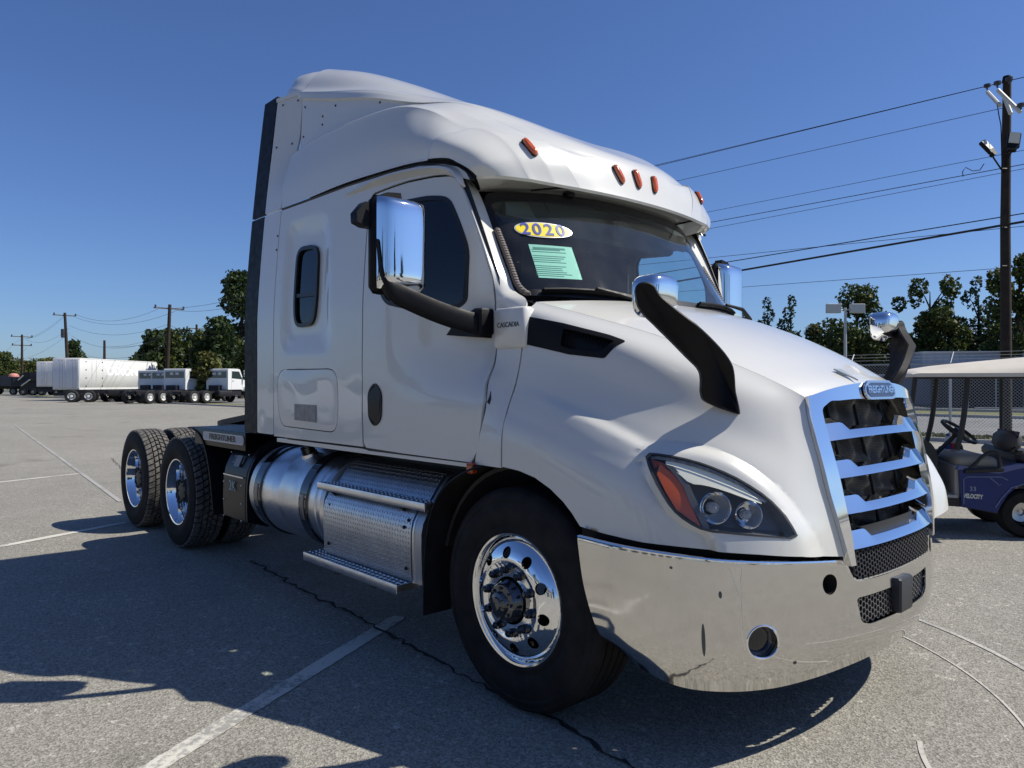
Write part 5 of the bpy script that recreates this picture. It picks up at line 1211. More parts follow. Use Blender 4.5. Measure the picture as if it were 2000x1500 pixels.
# ------------------------------------------------------------------ trees
def leafmat(name, c, c2, c3):
    m = mat(name, c, .6, spec=.3); nt, b = ntree(m); g = nt.nodes.new('ShaderNodeNewGeometry'); r = nt.nodes.new('ShaderNodeValToRGB'); e = r.color_ramp.elements
    e[0].color = (*c, 1); e[1].color = (*c3, 1); x = e.new(.6); x.color = (*c2, 1)
    nt.links.new(g.outputs['Random Per Island'], r.inputs[0]); nt.links.new(r.outputs[0], b.inputs['Base Color'])
    tr = nt.nodes.new('ShaderNodeBsdfTranslucent'); nt.links.new(r.outputs[0], tr.inputs[0]); mx = nt.nodes.new('ShaderNodeMixShader'); mx.inputs[0].default_value = .22
    out = [n for n in nt.nodes if n.type == 'OUTPUT_MATERIAL'][0]; nt.links.new(b.outputs[0], mx.inputs[1]); nt.links.new(tr.outputs[0], mx.inputs[2]); nt.links.new(mx.outputs[0], out.inputs[0]); return m
LF = {'dark': leafmat('leaves_dark', (.020, .036, .012), (.034, .058, .018), (.060, .085, .022)), 'mid': leafmat('leaves_mid', (.032, .052, .014), (.060, .085, .022), (.12, .13, .03)),
      'olive': leafmat('leaves_olive', (.055, .065, .020), (.10, .11, .03), (.20, .19, .05)), 'pine': leafmat('pine_needles', (.016, .034, .016), (.028, .052, .022), (.05, .08, .03))}
BARK = mat('bark', (.05, .038, .028), .95, noise=.4, nscale=6, bump=.6, bscale=12)
def crown_mesh(lobes, n, size, seed):
    rng = np.random.RandomState(seed); V = []; w = np.array([l[3]**1.4 for l in lobes]); w = w/w.sum()
    idx = rng.choice(len(lobes), n, p=w); L = np.array(lobes)[idx]
    d = rng.normal(size=(n, 3)); d /= np.linalg.norm(d, axis=1)[:, None]; r = rng.uniform(.45, 1.0, n)**.45
    # small scale lumps
    lump = 1+.16*np.sin(d[:, 0]*7+L[:, 0]*3)*np.cos(d[:, 1]*8+L[:, 1])+.12*np.sin(d[:, 2]*11)
    C = L[:, :3]+d*(r*lump)[:, None]*np.stack([L[:, 3], L[:, 3], L[:, 4]], 1)
    s = size*rng.uniform(.5, 1.25, n); a = rng.normal(size=(n, 3)); a /= np.linalg.norm(a, axis=1)[:, None]; b = np.cross(a, rng.normal(size=(n, 3))); b /= np.linalg.norm(b, axis=1)[:, None]; a = np.cross(b, a)*1.0+0*a; a /= np.linalg.norm(a, axis=1)[:, None]
    P = np.stack([C-a*s[:, None]*.6, C+b*s[:, None]*.38, C+a*s[:, None]*.6, C-b*s[:, None]*.38], 1).reshape(-1, 3)
    F = np.arange(n*4).reshape(-1, 4); return P, F
def tree(px, D, zt, halfw, style, label, seed, z0=None, n=5200, leaf=None, group='trees behind the lot'):
    """px: image column of the trunk, D: distance, zt: height, halfw: crown half width in metres"""
    rng = np.random.RandomState(seed); root = empty('tree', at((px-1000)/1440*D, D), rng.uniform(0, 6), label=label, cat='tree', group=group)
    lob = []; zc0 = z0 if z0 is not None else zt*.22
    if style == 'pine':
        k = 9
        for i in range(k):
            f = i/(k-1); zz = zc0+(zt-zc0)*f; w = halfw*(1.12-f)**.6
            for j in range(max(1, int(5*(1.1-f)))):
                a = rng.uniform(0, 6.28); q = w*.55; lob.append((q*math.cos(a), q*math.sin(a), zz+rng.uniform(-.2, .2), max(.35, w*.55), max(.4, (zt-zc0)/k*.75)))
        mt = 'pine'
    elif style == 'open':
        for i in range(24):
            a = rng.uniform(0, 6.28); q = halfw*rng.uniform(.1, .9); zz = zc0+(zt-zc0)*rng.uniform(.1, .95); lob.append((q*math.cos(a), q*math.sin(a), zz, halfw*rng.uniform(.16, .34), (zt-zc0)*rng.uniform(.07, .13)))
        mt = 'mid'
    else:
        nl = 15
        for i in range(nl):
            f = rng.uniform(0, 1); zz = zc0+(zt-zc0)*(.12+.76*f); pr = math.sin(math.pi*min(1, (.18+.80*f)))**.7; a = rng.uniform(0, 6.28); q = halfw*.66*pr*rng.uniform(.3, 1)
            lob.append((q*math.cos(a), q*math.sin(a), zz, halfw*rng.uniform(.28, .46)*(.6+.4*pr), (zt-zc0)*rng.uniform(.10, .17)))
        lob.append((0, 0, zt-(zt-zc0)*.16, halfw*.42, (zt-zc0)*.15)); mt = {'round': 'dark', 'olive': 'olive', 'mid': 'mid'}[style]
    P, F = crown_mesh(lob, n, leaf or (.34 if style == 'pine' else .36), seed)
    mesh_obj('crown', P, F, LF[mt], root, flat=True)
    m = MB(); r = .10+zt*.016; m.tube([(0, 0, -.1), (.05, .02, zt*.35), (.12, -.05, zt*.65), (.1, 0, zt*.9)], [r, r*.75, r*.45, r*.12], 8)
    for q in lob[::2]: 
        zb = max(zt*.2, q[2]-zt*.18); m.tube([(.06, 0, zb), (q[0]*.5, q[1]*.5, (zb+q[2])/2+.1), (q[0], q[1], q[2])], [r*.32, r*.2, r*.06], 5)
    m.build('trunk', BARK, root, 60); return root
TL = [ # px, D, height, half width, style, label
 (470, 76, 13.4, 4.4, 'round', 'tallest dark tree, directly left of the truck sleeper'), (425, 66, 7.6, 2.6, 'round', 'dark tree left of the tallest one, over the rightmost white cab'),
 (300, 78, 7.4, 2.5, 'round', 'round dark tree behind the right end of the white box body'), (335, 80, 7.6, 2.5, 'mid', 'round tree behind the leaning wooden pole'), (362, 84, 8.0, 2.2, 'round', 'dark tree between the leaning pole and the thin pole'),
 (392, 82, 7.6, 2.4, 'mid', 'green tree behind the thin wooden pole'), (405, 60, 4.2, 1.6, 'olive', 'low yellow green tree above the rightmost white cab'), (278, 90, 5.6, 2.4, 'round', 'low dark tree peeping over the white box body'), (440, 75, 8.2, 2.6, 'mid', 'tree filling the gap beside the tallest dark tree'),
 (5, 135, 7.6, 4.0, 'mid', 'far tree at the left picture edge behind the black trailers'), (28, 150, 7.0, 5, 'olive', 'far olive tree left of the double crossarm pole'), (55, 150, 6.4, 5, 'olive', 'far olive tree right of the double crossarm pole'), (78, 148, 6.8, 4.5, 'mid', 'far tree behind the conveyor of the black machine'), (98, 140, 6.6, 4, 'olive', 'far olive tree beside the grey end of the container'),
 (145, 100, 7.6, 2.0, 'round', 'tree top showing above the white box at the leaning pole'),
 (1436, 88, 10.4, 3.4, 'pine', 'pine just right of the far side mirror'), (1500, 92, 11.4, 3.4, 'pine', 'second pine right of the far side mirror'), (1546, 92, 11.6, 3.2, 'pine', 'pointed pine between the far mirror and the tall lamp post'), (1470, 98, 8.4, 3, 'olive', 'low tree between the first two pines'), (1590, 90, 9.0, 2.6, 'olive', 'yellow green tree left of the tall lamp post'),
 (1672, 74, 11.8, 4.2, 'mid', 'broad leafy tree right behind the twin headed lamp post'), (1625, 82, 9.0, 3.2, 'round', 'dark tree left of the broad leafy tree'), (1722, 80, 8.6, 3.0, 'round', 'dark tree behind the far hood mirror'), (1735, 96, 8.0, 3.2, 'pine', 'low dark pine behind the hood mirror head'),
 (1818, 72, 11.7, 3.4, 'open', 'tall open crowned tree with spreading branches beside the white wall'), (1812, 76, 8.8, 3.2, 'round', 'dark bushy tree below the open crowned tree'), (1865, 80, 9.0, 3.0, 'round', 'dark bushy tree between the open tree and the cone shaped tree'), (1912, 72, 11.4, 3.4, 'pine', 'cone shaped evergreen left of the near wooden pole'), (1940, 78, 10.2, 3.2, 'pine', 'second cone shaped evergreen close to the near wooden pole'),
 (1992, 60, 11.8, 2.6, 'open', 'thin open tree at the right picture edge'), (2050, 66, 11.0, 3.5, 'mid', 'tree at the right edge behind the thin open tree'), (1765, 88, 7.8, 3.2, 'round', 'dark low tree right of the far hood mirror')]
for k, (px, D, zt, hw, sty, lab) in enumerate(TL):
    tree(px, D, zt, hw, sty, lab, 11+k, n={'pine': 9000, 'open': 5200}.get(sty, 6800 if D < 80 else 4600), z0=(3.0 if px == 470 else .3 if sty not in ('open',) else None), leaf=(.34 if D > 100 else None))
rngw = np.random.RandomState(77); lobw = []
for k in range(120):
    u = 1380+rngw.uniform(0, 760); D = rngw.uniform(98, 112); p = at((u-1000)/1440*D, D); lobw.append((p.x, p.y, rngw.uniform(1.0, 6.2), rngw.uniform(1.8, 3.2), rngw.uniform(1.5, 2.4)))
P, F = crown_mesh(lobw, 26000, .55, 78)
mesh_obj('wood', P, F, LF['dark'], None, flat=True, kind='stuff', label='dark far-off wood closing the view behind the right hand trees', cat='wood')
# hidden behind the truck but seen through its windows
for k, (px, D, zt, hw, sty) in enumerate([(1120, 85, 8.5, 4, 'round'), (1190, 90, 7.2, 3.6, 'mid'), (1245, 95, 7.5, 3.4, 'pine'), (1300, 90, 7.6, 3.2, 'round'), (1370, 92, 8.4, 3.2, 'pine')]):
    tree(px, D, zt, hw, sty, ['dark tree seen through the windscreen, leftmost', 'green tree seen through the windscreen, second from left', 'pine seen through the windscreen behind the crossarm pole', 'dark tree behind the hood left of the far mirror', 'pine just behind the far side mirror'][k], 90+k, n=3000, z0=.4)
# ------------------------------------------------------------------ poles and wires
WOOD = mat('weathered_wood', (.040, .027, .019), .9, noise=.4, nscale=5, ncol=(.022, .016, .012), bump=.5, bscale=25)
WOODL = mat('grey_wood', (.13, .12, .10), .9)
PORC = mat('porcelain', (.05, .045, .045), .3)
WIREM = mat('cable', (.018, .018, .02), .6)
def pole(px, D, h, r, label, arms=((.55, 2.4, 0),), lean=0, yaw=None):
    root = empty('utility_pole', at((px-1000)/1440*D, D), math.pi/2-YAW*0, label=label, cat='utility pole'); base = at((px-1000)/1440*D, D)
    root.rotation_euler = (0, 0, 0)
    m = MB(); m.tube([(0, 0, -.3), tuple(RT*lean*.5+Vector((0, 0, h*.5))), tuple(RT*lean+Vector((0, 0, h)))], [r*1.1, r, r*.8], 12); m.build('post', WOOD, root)
    ed = (RT*n_[0]+FW*n_[1])
    for dz, w, tw in arms:
        d = (RT*math.cos(tw)+FW*math.sin(tw)) if tw else ed
        c = RT*lean*(1-dz/h)+Vector((0, 0, h-dz)); a = MB(); mt = frame(c, d, (0, 0, 1)); a.box(-w/2, w/2, -.06, .06, -.16, -.06, mt); a.build('crossarm', WOODL, root)
        for t in (-.46, .46):
            b = MB(); p = c+d*w*t; b.tube([p+Vector((0, 0, .05)), p+Vector((0, 0, .12)), p+Vector((0, 0, .26))], [.03, .10, .06], 8); b.build('insulator', PORC, root)
    return root
P1 = pole(324, 65, 8.5, .17, 'leaning wooden pole with a pale crossarm, behind the white cabs', ((.35, 2.6, 0),), lean=.35)
pole(135, 86, 9.8, .18, 'tall leaning wooden pole with a transformer, behind the white box body', ((.3, 2.4, 0),), lean=-.5)
pole(43, 103, 8.4, .16, 'wooden pole with two crossarms above the black trailers at left', ((.3, 2.6, 0), (1.5, 2.4, 0)))
pole(384, 88, 8.6, .15, 'thin dark pole in front of the trees left of the truck', ((.5, 2.4, 0),))
pole(204, 120, 8.6, .22, 'short distant pole without crossarm above the white box body', ())
pole(1288, 110, 10.6, .2, 'distant crossarm pole seen through the windscreen', ((.5, 6.0, 0),))
m = MB(); m.cyl((0, 0, 0), (0, 0, 1.0), .28, n=12)
tf = m.build('transformer', mat('transformer_grey', (.05, .055, .06), .5), bpy.data.objects['utility_pole.001']); tf.location = tuple(RT*(-.65)+Vector((0, 0, 6.9)))
# near pole
NP = at((1965-1000)/1440*20.9, 20.9); near = empty('utility_pole', tuple(NP), label='near dark wooden pole with two floodlights and white crossarms behind the golf cart', cat='utility pole')
HP = 10.15
m = MB(); m.tube([(0, 0, -.3), (0, 0, 2.5), tuple(-RT*.02+Vector((0, 0, 6))), tuple(RT*.03+Vector((0, 0, HP)))], [.150, .14, .128, .105], 16); m.build('post', WOOD, near, 60)
m = MB(); m.cyl((.02, 0, HP-.1), (.02, 0, HP+.06), .13, .10, 12); m.build('pole_cap', BLACK, near)
def vp(u, v, D):  # point on the picture ray u,v at depth D, relative to the near pole's foot (real position once D is chosen)
    return RT*((u-1000)/1440*D)+FW*D+CAM+Vector((0, 0, (750-v)/1440*D))-Vector(NP)
FIB = mat('fibreglass_arm', (.55, .53, .47), .5)
for (u0, v0, d0, u1, v1, d1) in ((1929, 180, 21.9, 1953, 206, 20.9), (1949, 176, 20.1, 1993, 219, 19.6), (1962, 190, 20.7, 1974, 222, 20.4)):
    m = MB(); m.tube([vp(u0, v0, d0), vp(u1, v1, d1)], .055, 8); m.build('crossarm', FIB, near)
for (u, v, d) in ((1928, 168, 21.9), (1948, 163, 20.2), (1971, 155, 20.4), (1994, 206, 19.6)):
    m = MB(); p = vp(u, v, d); m.tube([p+Vector((0, 0, -.12)), p+Vector((0, 0, -.04)), p+Vector((0, 0, -.03)), p+Vector((0, 0, .05)), p+Vector((0, 0, .07))], [.02, .03, .09, .09, .03], 10); m.build('insulator', PORC, near)
def flood(u, v, D, w, h, yawd, tilt, roll):
    p = vp(u, v, D); M = Matrix.Translation(p) @ (-FW).to_track_quat('Z', 'Y').to_matrix().to_4x4() @ Matrix.Rotation(roll, 4, 'Z') @ Matrix.Rotation(yawd, 4, 'Y') @ Matrix.Rotation(tilt, 4, 'X')
    m = MB(); m.box(-w/2, w/2, -h/2, h/2, -.10, .0, M, c=.02); m.box(-w*.32, w*.32, -h*.68, -h*.48, -.13, .0, M); f = m.build('floodlight', BLACK, near)
    g = MB(); g.box(-w*.40, w*.40, -h*.26, h*.44, .0, .012, M); g.build('lens', mat('flood_lens', (.42, .42, .36), .35), f)
    m = MB(); m.tube([M @ Vector((0, -h*.55, -.05)), M @ Vector((0, -h*.72, -.12)), vp(1960 if u < 1960 else 1963, v+52, 20.85)], .022, 6); m.build('bracket', BLACK, f)
flood(1931, 285, 20.4, .26, .44, .5, -.25, .50); flood(1981, 272, 20.4, .32, .48, -.35, -.25, -.22)
for v in (330, 445, 520): m = MB(); m.cyl(vp(1957, v, 20.7), vp(1966, v, 20.7), .03, n=6); m.build('bolt', BLACK, near)
m = MB(); m.tube([vp(1948, 205, 20.8), vp(1951, 225, 20.7), vp(1955, 245, 20.7), vp(1957, 330, 20.65)], .014, 5); m.build('pole_cable', BLACK, near)
def wire(name, pts, r, label, sag=0):
    P = [Vector(p) for p in pts]; Q = []
    for a, b in zip(P, P[1:]):
        n = 14
        for i in range(n): t = i/n; Q.append(a+(b-a)*t+Vector((0, 0, -sag*4*t*(1-t)*((b-a).length/40)**1)))
    Q.append(P[-1]); m = MB(); m.tube(Q, r, 5, cap=False); return m.build(name, WIREM, label=label, cat='power line', group='overhead lines from the near pole')
def pix(u, v, D): return CAM+RT*((u-1000)/1440*D)+FW*D+Vector((0, 0, (750-v)/1440*D))
# each wire runs from beyond the right edge past the near pole and away along the road
def run(v_a, v_b, u_a, u_b, u_end_v, r, label, D0=20.9, sag=.0):
    """through the near pole at image height v_a (u_a), seen at (u_b, v_b) farther along the road direction"""
    a = pix(u_a, v_a, D0); k = (1000-u_b); 
    # depth where the road-parallel line reaches image column u_b
    ra = (u_a-1000)/1440*D0; q = (u_b-1000)/1440; t = (ra-q*D0)/(q+1.007) ; Db = D0+t; b = pix(u_b, v_b, Db)
    d = b-a; far = a+d*2.2; nr = a-d*.35*1.0
    return wire('power_line', [nr, a, b, far], r, label, sag)
run(168, 332, 1928, 1250, 0, .012, 'uppermost power line running from the near pole over the truck roof')
run(163, 328, 1948, 1258, 0, .009, 'second power line just under the uppermost one')
run(214, 355, 1945, 1315, 0, .009, 'third power line from the top, meeting the near pole below its crossarms')
run(303, 415, 1950, 1378, 0, .008, 'thin power line crossing behind the left floodlight')
run(330, 432, 1950, 1400, 0, .012, 'dark line with a loop of slack left of the near pole')
run(338, 444, 1955, 1400, 0, .008, 'thin line just below the line with the slack loop')
run(424, 520, 1955, 1370, 0, .017, 'medium cable above the thick bundled cable')
run(440, 541, 1957, 1372, 0, .036, 'thick bundled cable, heaviest of the overhead lines')
run(446, 505, 1957, 1372, 0, .009, 'thin slanting line just under the thick cable')
run(524, 562, 1955, 1432, 0, .008, 'lowest thin line crossing the sky right of the far mirror')
lp = MB(); lp.tube([pix(1922, 320, 21.5), pix(1914, 332, 21.5), pix(1900, 334, 21.6), pix(1886, 327, 21.7), pix(1880, 335, 21.7), pix(1881, 345, 21.7)], .013, 5); lp.build('cable_loop', WIREM, label='small slack loop hanging from the dark line left of the near pole', cat='cable')
# lines between the distant poles on the left
def span(u0, v0, D0, u1, v1, D1, sag, label, r=.03):
    a = pix(u0, v0, D0); b = pix(u1, v1, D1); Q = [a+(b-a)*t+Vector((0, 0, -sag*4*t*(1-t))) for t in np.linspace(0, 1, 24)]
    m = MB(); m.tube(Q, r, 4, cap=False); m.build('power_line', WIREM, label=label, cat='power line', group='overhead lines between the distant poles')
SP = [(308, 604, 64, 148, 614, 87, .9), (342, 608, 66, 148, 620, 87, 1.0), (326, 634, 65, 136, 636, 86, 1.0), (326, 655, 65, 138, 655, 86, 1.3), (318, 680, 65, 140, 685, 86, .9), (128, 616, 86, 52, 662, 103, .5), (124, 617, 86, 36, 664, 103, .6), (136, 640, 86, 52, 664, 103, .9), (136, 650, 86, 50, 700, 103, .4), (36, 665, 103, -60, 720, 150, .8), (52, 680, 103, -40, 735, 150, .8), (308, 602, 65, 490, 575, 50, .3), (342, 606, 66, 490, 590, 50, .3), (330, 634, 65, 490, 640, 56, .8), (394, 640, 88, 490, 632, 70, .3), (204, 676, 120, 330, 650, 66, .5), (372, 645, 88, 204, 676, 120, .8)]
nm_ = ['upper line from the leaning pole to the tall transformer pole', 'second line from the leaning pole to the tall transformer pole', 'third line from the leaning pole to the tall pole, under the crossarms', 'fourth line from the leaning pole to the tall pole', 'lowest sagging line from the leaning pole, just above the box body', 'first line from the transformer pole to the double crossarm pole', 'second line from the transformer pole to the double crossarm pole', 'line from below the transformer to the double crossarm pole', 'low line from the transformer pole to the double crossarm pole', 'upper line leaving the picture at left', 'lower line leaving the picture at left', 'upper line from the leaning pole to the big dark tree', 'second line from the leaning pole to the big dark tree', 'lower line from the leaning pole into the big dark tree', 'line from the thin dark pole into the big dark tree', 'line from the short distant pole to the leaning pole', 'line from the thin dark pole to the short distant pole']
for s_, l_ in zip(SP, nm_): span(*s_, l_, r=.013)
# ------------------------------------------------------------------ lamp posts
def lamppost(px, D, h, label, w=.9):
    root = empty('lamp_post', at((px-1000)/1440*D, D), 0, label=label, cat='lamp post'); GALV = mat('galvanised', (.45, .46, .47), .5, .3)
    m = MB(); m.tube([(0, 0, 0), (0, 0, h)], [.12, .08], 8); m.tube([tuple(RT*-.35+Vector((0, 0, h-.12))), tuple(RT*.35+Vector((0, 0, h-.12)))], .04, 6); m.build('post', GALV, root)
    for sg in (-1, 1):
        M = frame(RT*sg*(.3+w/2)+Vector((0, 0, h-.05)), RT, (0, 0, 1)); m = MB(); m.box(-w/2, w/2, -.28, .28, -.16, .16, M, c=.03); m.build('lamp_head', mat('lamp_bronze', (.50, .50, .47), .5), root)
lamppost(1651, 45, 6.15, 'tall lamp post with two box heads against the trees', .85); lamppost(1701, 92, 4.9, 'short distant twin lamp behind the far hood mirror', .9)
# ------------------------------------------------------------------ fence along the road
FEN = mat('galvanised_wire', (.42, .43, .43), .45, .5)
fence = empty('chain_link_fence', rd(0, -2.2), 0, label='galvanised chain link fence along the road behind the golf cart', cat='fence')
fo = rd(0, -2.2); ed_ = (rd(1, -2.2)-fo).normalized()
s0, s1, hf = -9.0, 9.0, 2.05
m = MB(); m.tube([ed_*s0+Vector((0, 0, hf)), ed_*s1+Vector((0, 0, hf))], .022, 6); m.build('top_rail', FEN, fence)
for k, s in enumerate((-9, -6.0, -3.0, .0, 2.62, 5.6, 9.0)):
    m = MB(); p = ed_*s; m.tube([p, p+Vector((0, 0, hf+.02))], .035, 8); m.build('post', FEN, fence)
    m = MB(); m.tube([p+Vector((0, 0, hf)), p+Vector((0, 0, hf+.02))-Vector((ed_.y, -ed_.x, 0))*-.3+Vector((0, 0, .3))], .018, 5); m.build('barb_arm', FEN, fence)
for dz in (.12, .21, .30):
    m = MB(); off_ = Vector((ed_.y, -ed_.x, 0))*dz; m.tube([ed_*s0+Vector((0, 0, hf+dz))+off_, ed_*s1+Vector((0, 0, hf+dz))+off_], .006, 4, cap=False); m.build('barbed_wire', FEN, fence)
m = MB(); pt = .085; r_ = .0032; i = 0
nrm = Vector((ed_.y, -ed_.x, 0))
s = s0-hf
while s < s1:
    for dr in (1, -1):
        a0 = s if dr == 1 else s+hf; a1 = a0+dr*hf; za, zb = 0.04, hf
        if a0 < s0: za = .04+(s0-a0)/hf*(hf-.04)*1; a0 = s0
        if a1 > s1: zb = zb-(a1-s1)/hf*(hf-.04); a1 = s1
        if dr == -1:
            if a0 > s1: za = .04+(a0-s1)/hf*(hf-.04); a0 = s1
            if a1 < s0: zb = zb-(s0-a1)/hf*(hf-.04); a1 = s0
        if abs(a1-a0) < .1: continue
        A_ = ed_*a0+Vector((0, 0, za)); B_ = ed_*a1+Vector((0, 0, zb)); d = (B_-A_).normalized(); q = d.cross(nrm).normalized()*r_
        m.add([A_-q, A_+q, B_+q, B_-q, A_-nrm*r_, A_+nrm*r_, B_+nrm*r_, B_-nrm*r_], [(0, 1, 2, 3), (4, 5, 6, 7)])
    s += pt
m.build('wire_mesh', FEN, fence, flat=True, fix=False, kind='stuff')
# ------------------------------------------------------------------ buildings beyond the road
def quadbuilding(name, u0, D0, u1, D1, ztop, depth, wallm, roofm, label, z0=0):
    a = at((u0-1000)/1440*D0, D0); b = at((u1-1000)/1440*D1, D1); d = (b-a); L = d.length; d.normalize(); bk = Vector((-d.y, d.x, 0)); bk = bk if bk.dot(FW) > 0 else -bk
    M = frame(a, d, (0, 0, 1)); root = empty(name, tuple(a), 0, label=label, cat='building')
    M.translation = Vector((0, 0, 0)); sg = 1 if (M.to_3x3() @ Vector((0, 0, 1))).dot(bk) > 0 else -1
    w = MB(); w.box(0, L, z0, ztop, 0, sg*depth, M); w.build('wall', wallm, root, flat=True)
    r = MB(); r.box(-.15, L+.15, ztop, ztop+.12, -sg*.15, sg*(depth+.15), M); r.build('roof', roofm, root, flat=True)
    return root, M, L, sg
CORR = mat('blue_grey_wall', (.36, .40, .47), .7, noise=.15, nscale=1)
ROOFM = mat('roof_edge', (.5, .5, .48), .7)
b1, M1, L1, s1_ = quadbuilding('warehouse', 1802, 60, 2200, 58, 4.02, 2.5, CORR, ROOFM, 'plain pale blue grey warehouse wall above the golf cart roof')
for k in range(26):
    m = MB(); m.box(.3+k*.62, .34+k*.62, 0.1, 3.95, -s1_*.03, 0, M1); o = m.build('wall_rib', CORR, b1, flat=True) if k == 0 else inst('wall_rib', o_, b1)
    if k == 0: o_ = o
    else: o.location = M1 @ Vector((k*.62, 0, 0))
b2, M2, L2, s2_ = quadbuilding('shed', 1715, 55, 1905, 52, 2.10, 6, mat('shed_wall', (.17, .20, .25), .7), ROOFM, 'long low grey shed behind the fence left of the golf cart post')
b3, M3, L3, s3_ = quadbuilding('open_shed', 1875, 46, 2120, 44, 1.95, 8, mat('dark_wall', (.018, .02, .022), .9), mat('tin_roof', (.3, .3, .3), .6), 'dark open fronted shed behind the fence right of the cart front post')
for k in range(6):
    m = MB(); m.box(.4+k*1.5, .46+k*1.5, 0, 1.95, -s3_*.10, -s3_*.02, M3); m.build('post', FEN, b3, flat=True)
m = MB(); m.box(.2, L3, .02, .10, -s3_*2.5, -s3_*2.2, M3); m.build('step', CONC, b3, flat=True)
# ------------------------------------------------------------------ vehicles in the distance
TYR = mat('far_tyre', (.012, .012, .013), .8); RIMW = mat('white_rim', (.70, .70, .68), .5); DK = mat('far_chassis', (.010, .010, .013), .6); NAVY = mat('navy_body', (.010, .013, .03), .35, coat=.5)
FGL = mat('far_window', (.03, .045, .045), .08, coat=1); STEEL = mat('bright_steel', (.6, .6, .6), .3, .8)
def fwheel(x, y, parent, r=.5, w=.28, rim=RIMW, dual=False):
    e = MB(); e.rev([(r*.58, -w/2), (r*.9, -w/2), (r, -w/2+.04), (r, w/2-.04), (r*.9, w/2), (r*.58, w/2), (r*.58, -w/2)], (0, 0, 0), 24); t = e.build('wheel', TYR, parent); t.location = (x, y, r)
    m = MB(); sg = -1 if y < 0 else 1
    m.rev([(r*.59, sg*w*.46), (r*.54, sg*w*.5), (r*.48, sg*w*.2 if dual else sg*w*.42), (r*.22, sg*w*(-.2 if dual else .5)), (r*.2, sg*w*.6), (0, sg*w*.62)], n=20); m.build('rim', rim, t)
    return t
def xf(mb, M): mb.v = [tuple(M @ Vector(a)) for a in mb.v]; return mb
HEAD = math.atan2((RT*n_[0]+FW*n_[1]).y, (RT*n_[0]+FW*n_[1]).x)
def chassis_cab(label, big=False):
    """local +x forward; cab back wall at x=0"""
    r = empty('cab_chassis_truck', (0, 0, 0), label=label, cat='truck', group='white cab chassis trucks')
    z0, z1, w = 1.05, 2.72, 1.1
    side = [(0, z0), (1.75, z0), (1.78, 1.75), (1.35, z1-.06), (1.1, z1), (.06, z1), (0, z1-.06)]
    m = MB(); m.prism(side, 'y', -w, w); cb = m.build('cab', WHITE2, r, 40)
    b = MB(); b.box(-.012, .0, -w*.86, w*.86, 1.98, 2.50); b.build('rear_window', FGL, r)
    for y in (-.28, .28):
        b = MB(); b.box(-.03, -.014, y-.17, y+.17, 2.22, 2.42, c=.01); b.build('seat_back', RIMW, r)
    for sg in (-1, 1):
        b = MB(); b.prism([(.42, 1.95), (1.60, 1.88), (1.25, 2.5), (.45, 2.52)], 'y', sg*(w+.001), sg*(w+.012)); b.build('side_window', FGL, r)
        b = MB(); b.box(.40, .405, sg*(w+.0), sg*(w+.008), z0+.05, 2.6); b.box(1.66, 1.665, sg*w, sg*(w+.008), z0+.05, 1.9); b.box(.5, .62, sg*w, sg*(w+.03), 1.72, 1.76); b.build('door_gap', DK, r)
    h = MB(); h.prism([(1.74, 1.0), (3.3, .95), (3.38, 1.35), (3.2, 1.62), (1.78, 1.86)], 'y', -.95, .95); h.build('hood', WHITE2, r, 40)
    for sg in (-1, 1):
        h = MB(); h.prism([(1.9, .9), (1.95, 1.25), (2.2, 1.42), (2.9, 1.42), (3.2, 1.25), (3.35, .8), (3.1, .8), (3.0, 1.1), (2.2, 1.1), (2.05, .9)], 'y', sg*.80, sg*1.15); h.build('fender', WHITE2, r, 40)
    c = MB(); c.box(-4.2, 3.2, -.42, -.34, .70, .94); c.box(-4.2, 3.2, .34, .42, .70, .94); c.box(-4.2, -4.1, -.42, .42, .70, .94)
    c.box(-.9, .6, -1.08, -.5, .50, .98, c=.08); c.box(-.9, .6, .5, 1.08, .50, .98, c=.08); c.box(.1, 1.6, -1.0, 1.0, .55, 1.03); c.box(-.4, -.05, -.5, .5, .9, 1.4); c.build('chassis', DK, r)
    for sg in (-1, 1):
        fwheel(2.55, sg*.98, r); fwheel(-2.3, sg*.95, r, dual=True, w=.5); fwheel(-3.55, sg*.95, r, dual=True, w=.5)
    c = MB(); c.box(3.3, 3.5, -1.1, 1.1, .5, .85, c=.05); c.build('bumper', STEEL, r)
    for sg in (-1, 1):
        c = MB(); c.tube([(1.7, sg*1.1, 1.9), (1.75, sg*1.35, 1.95)], .02, 5); c.box(1.66, 1.76, sg*1.30, sg*1.45, 1.85, 2.35, c=.02); c.build('mirror', DK, r)
    return r
C0 = chassis_cab('nearest white cab chassis truck, rightmost of the row beside the truck sleeper')
def place(o, r, D, heading): o.location = at(r, D); o.rotation_euler = (0, 0, heading)
labs = ['white cab second from right, half hidden behind the nearest cab', 'larger white cab in the middle of the row with twin rear seats showing', 'narrow white cab squeezed left of the middle cab', 'leftmost white cab chassis truck, in front of the white box body']
H2 = math.atan2((RT*.36+FW*.93).y, (RT*.36+FW*.93).x)
place(C0, -.400*59, 59, H2)
for k, (u, D) in enumerate(((380, 62), (341, 59), (314, 65), (289, 66.0))):
    o = copy_tree(C0); o['label'] = labs[k]; place(o, (u-1000)/1440*D, D, H2+.02*k)
def flatchassis(label, u, D, hd):
    r = empty('bare_chassis_truck', at((u-1000)/1440*D, D), hd, label=label, cat='truck')
    c = MB(); c.box(-4.2, 3.0, -.42, .42, .75, 1.0); c.box(-1, .8, -1.0, 1.0, .5, 1.0, c=.05); c.build('chassis', DK, r)
    for sg in (-1, 1): fwheel(2.3, sg*1.0, r); fwheel(-2.3, sg*.95, r, dual=True, w=.5); fwheel(-3.5, sg*.95, r, dual=True, w=.5)
    return r
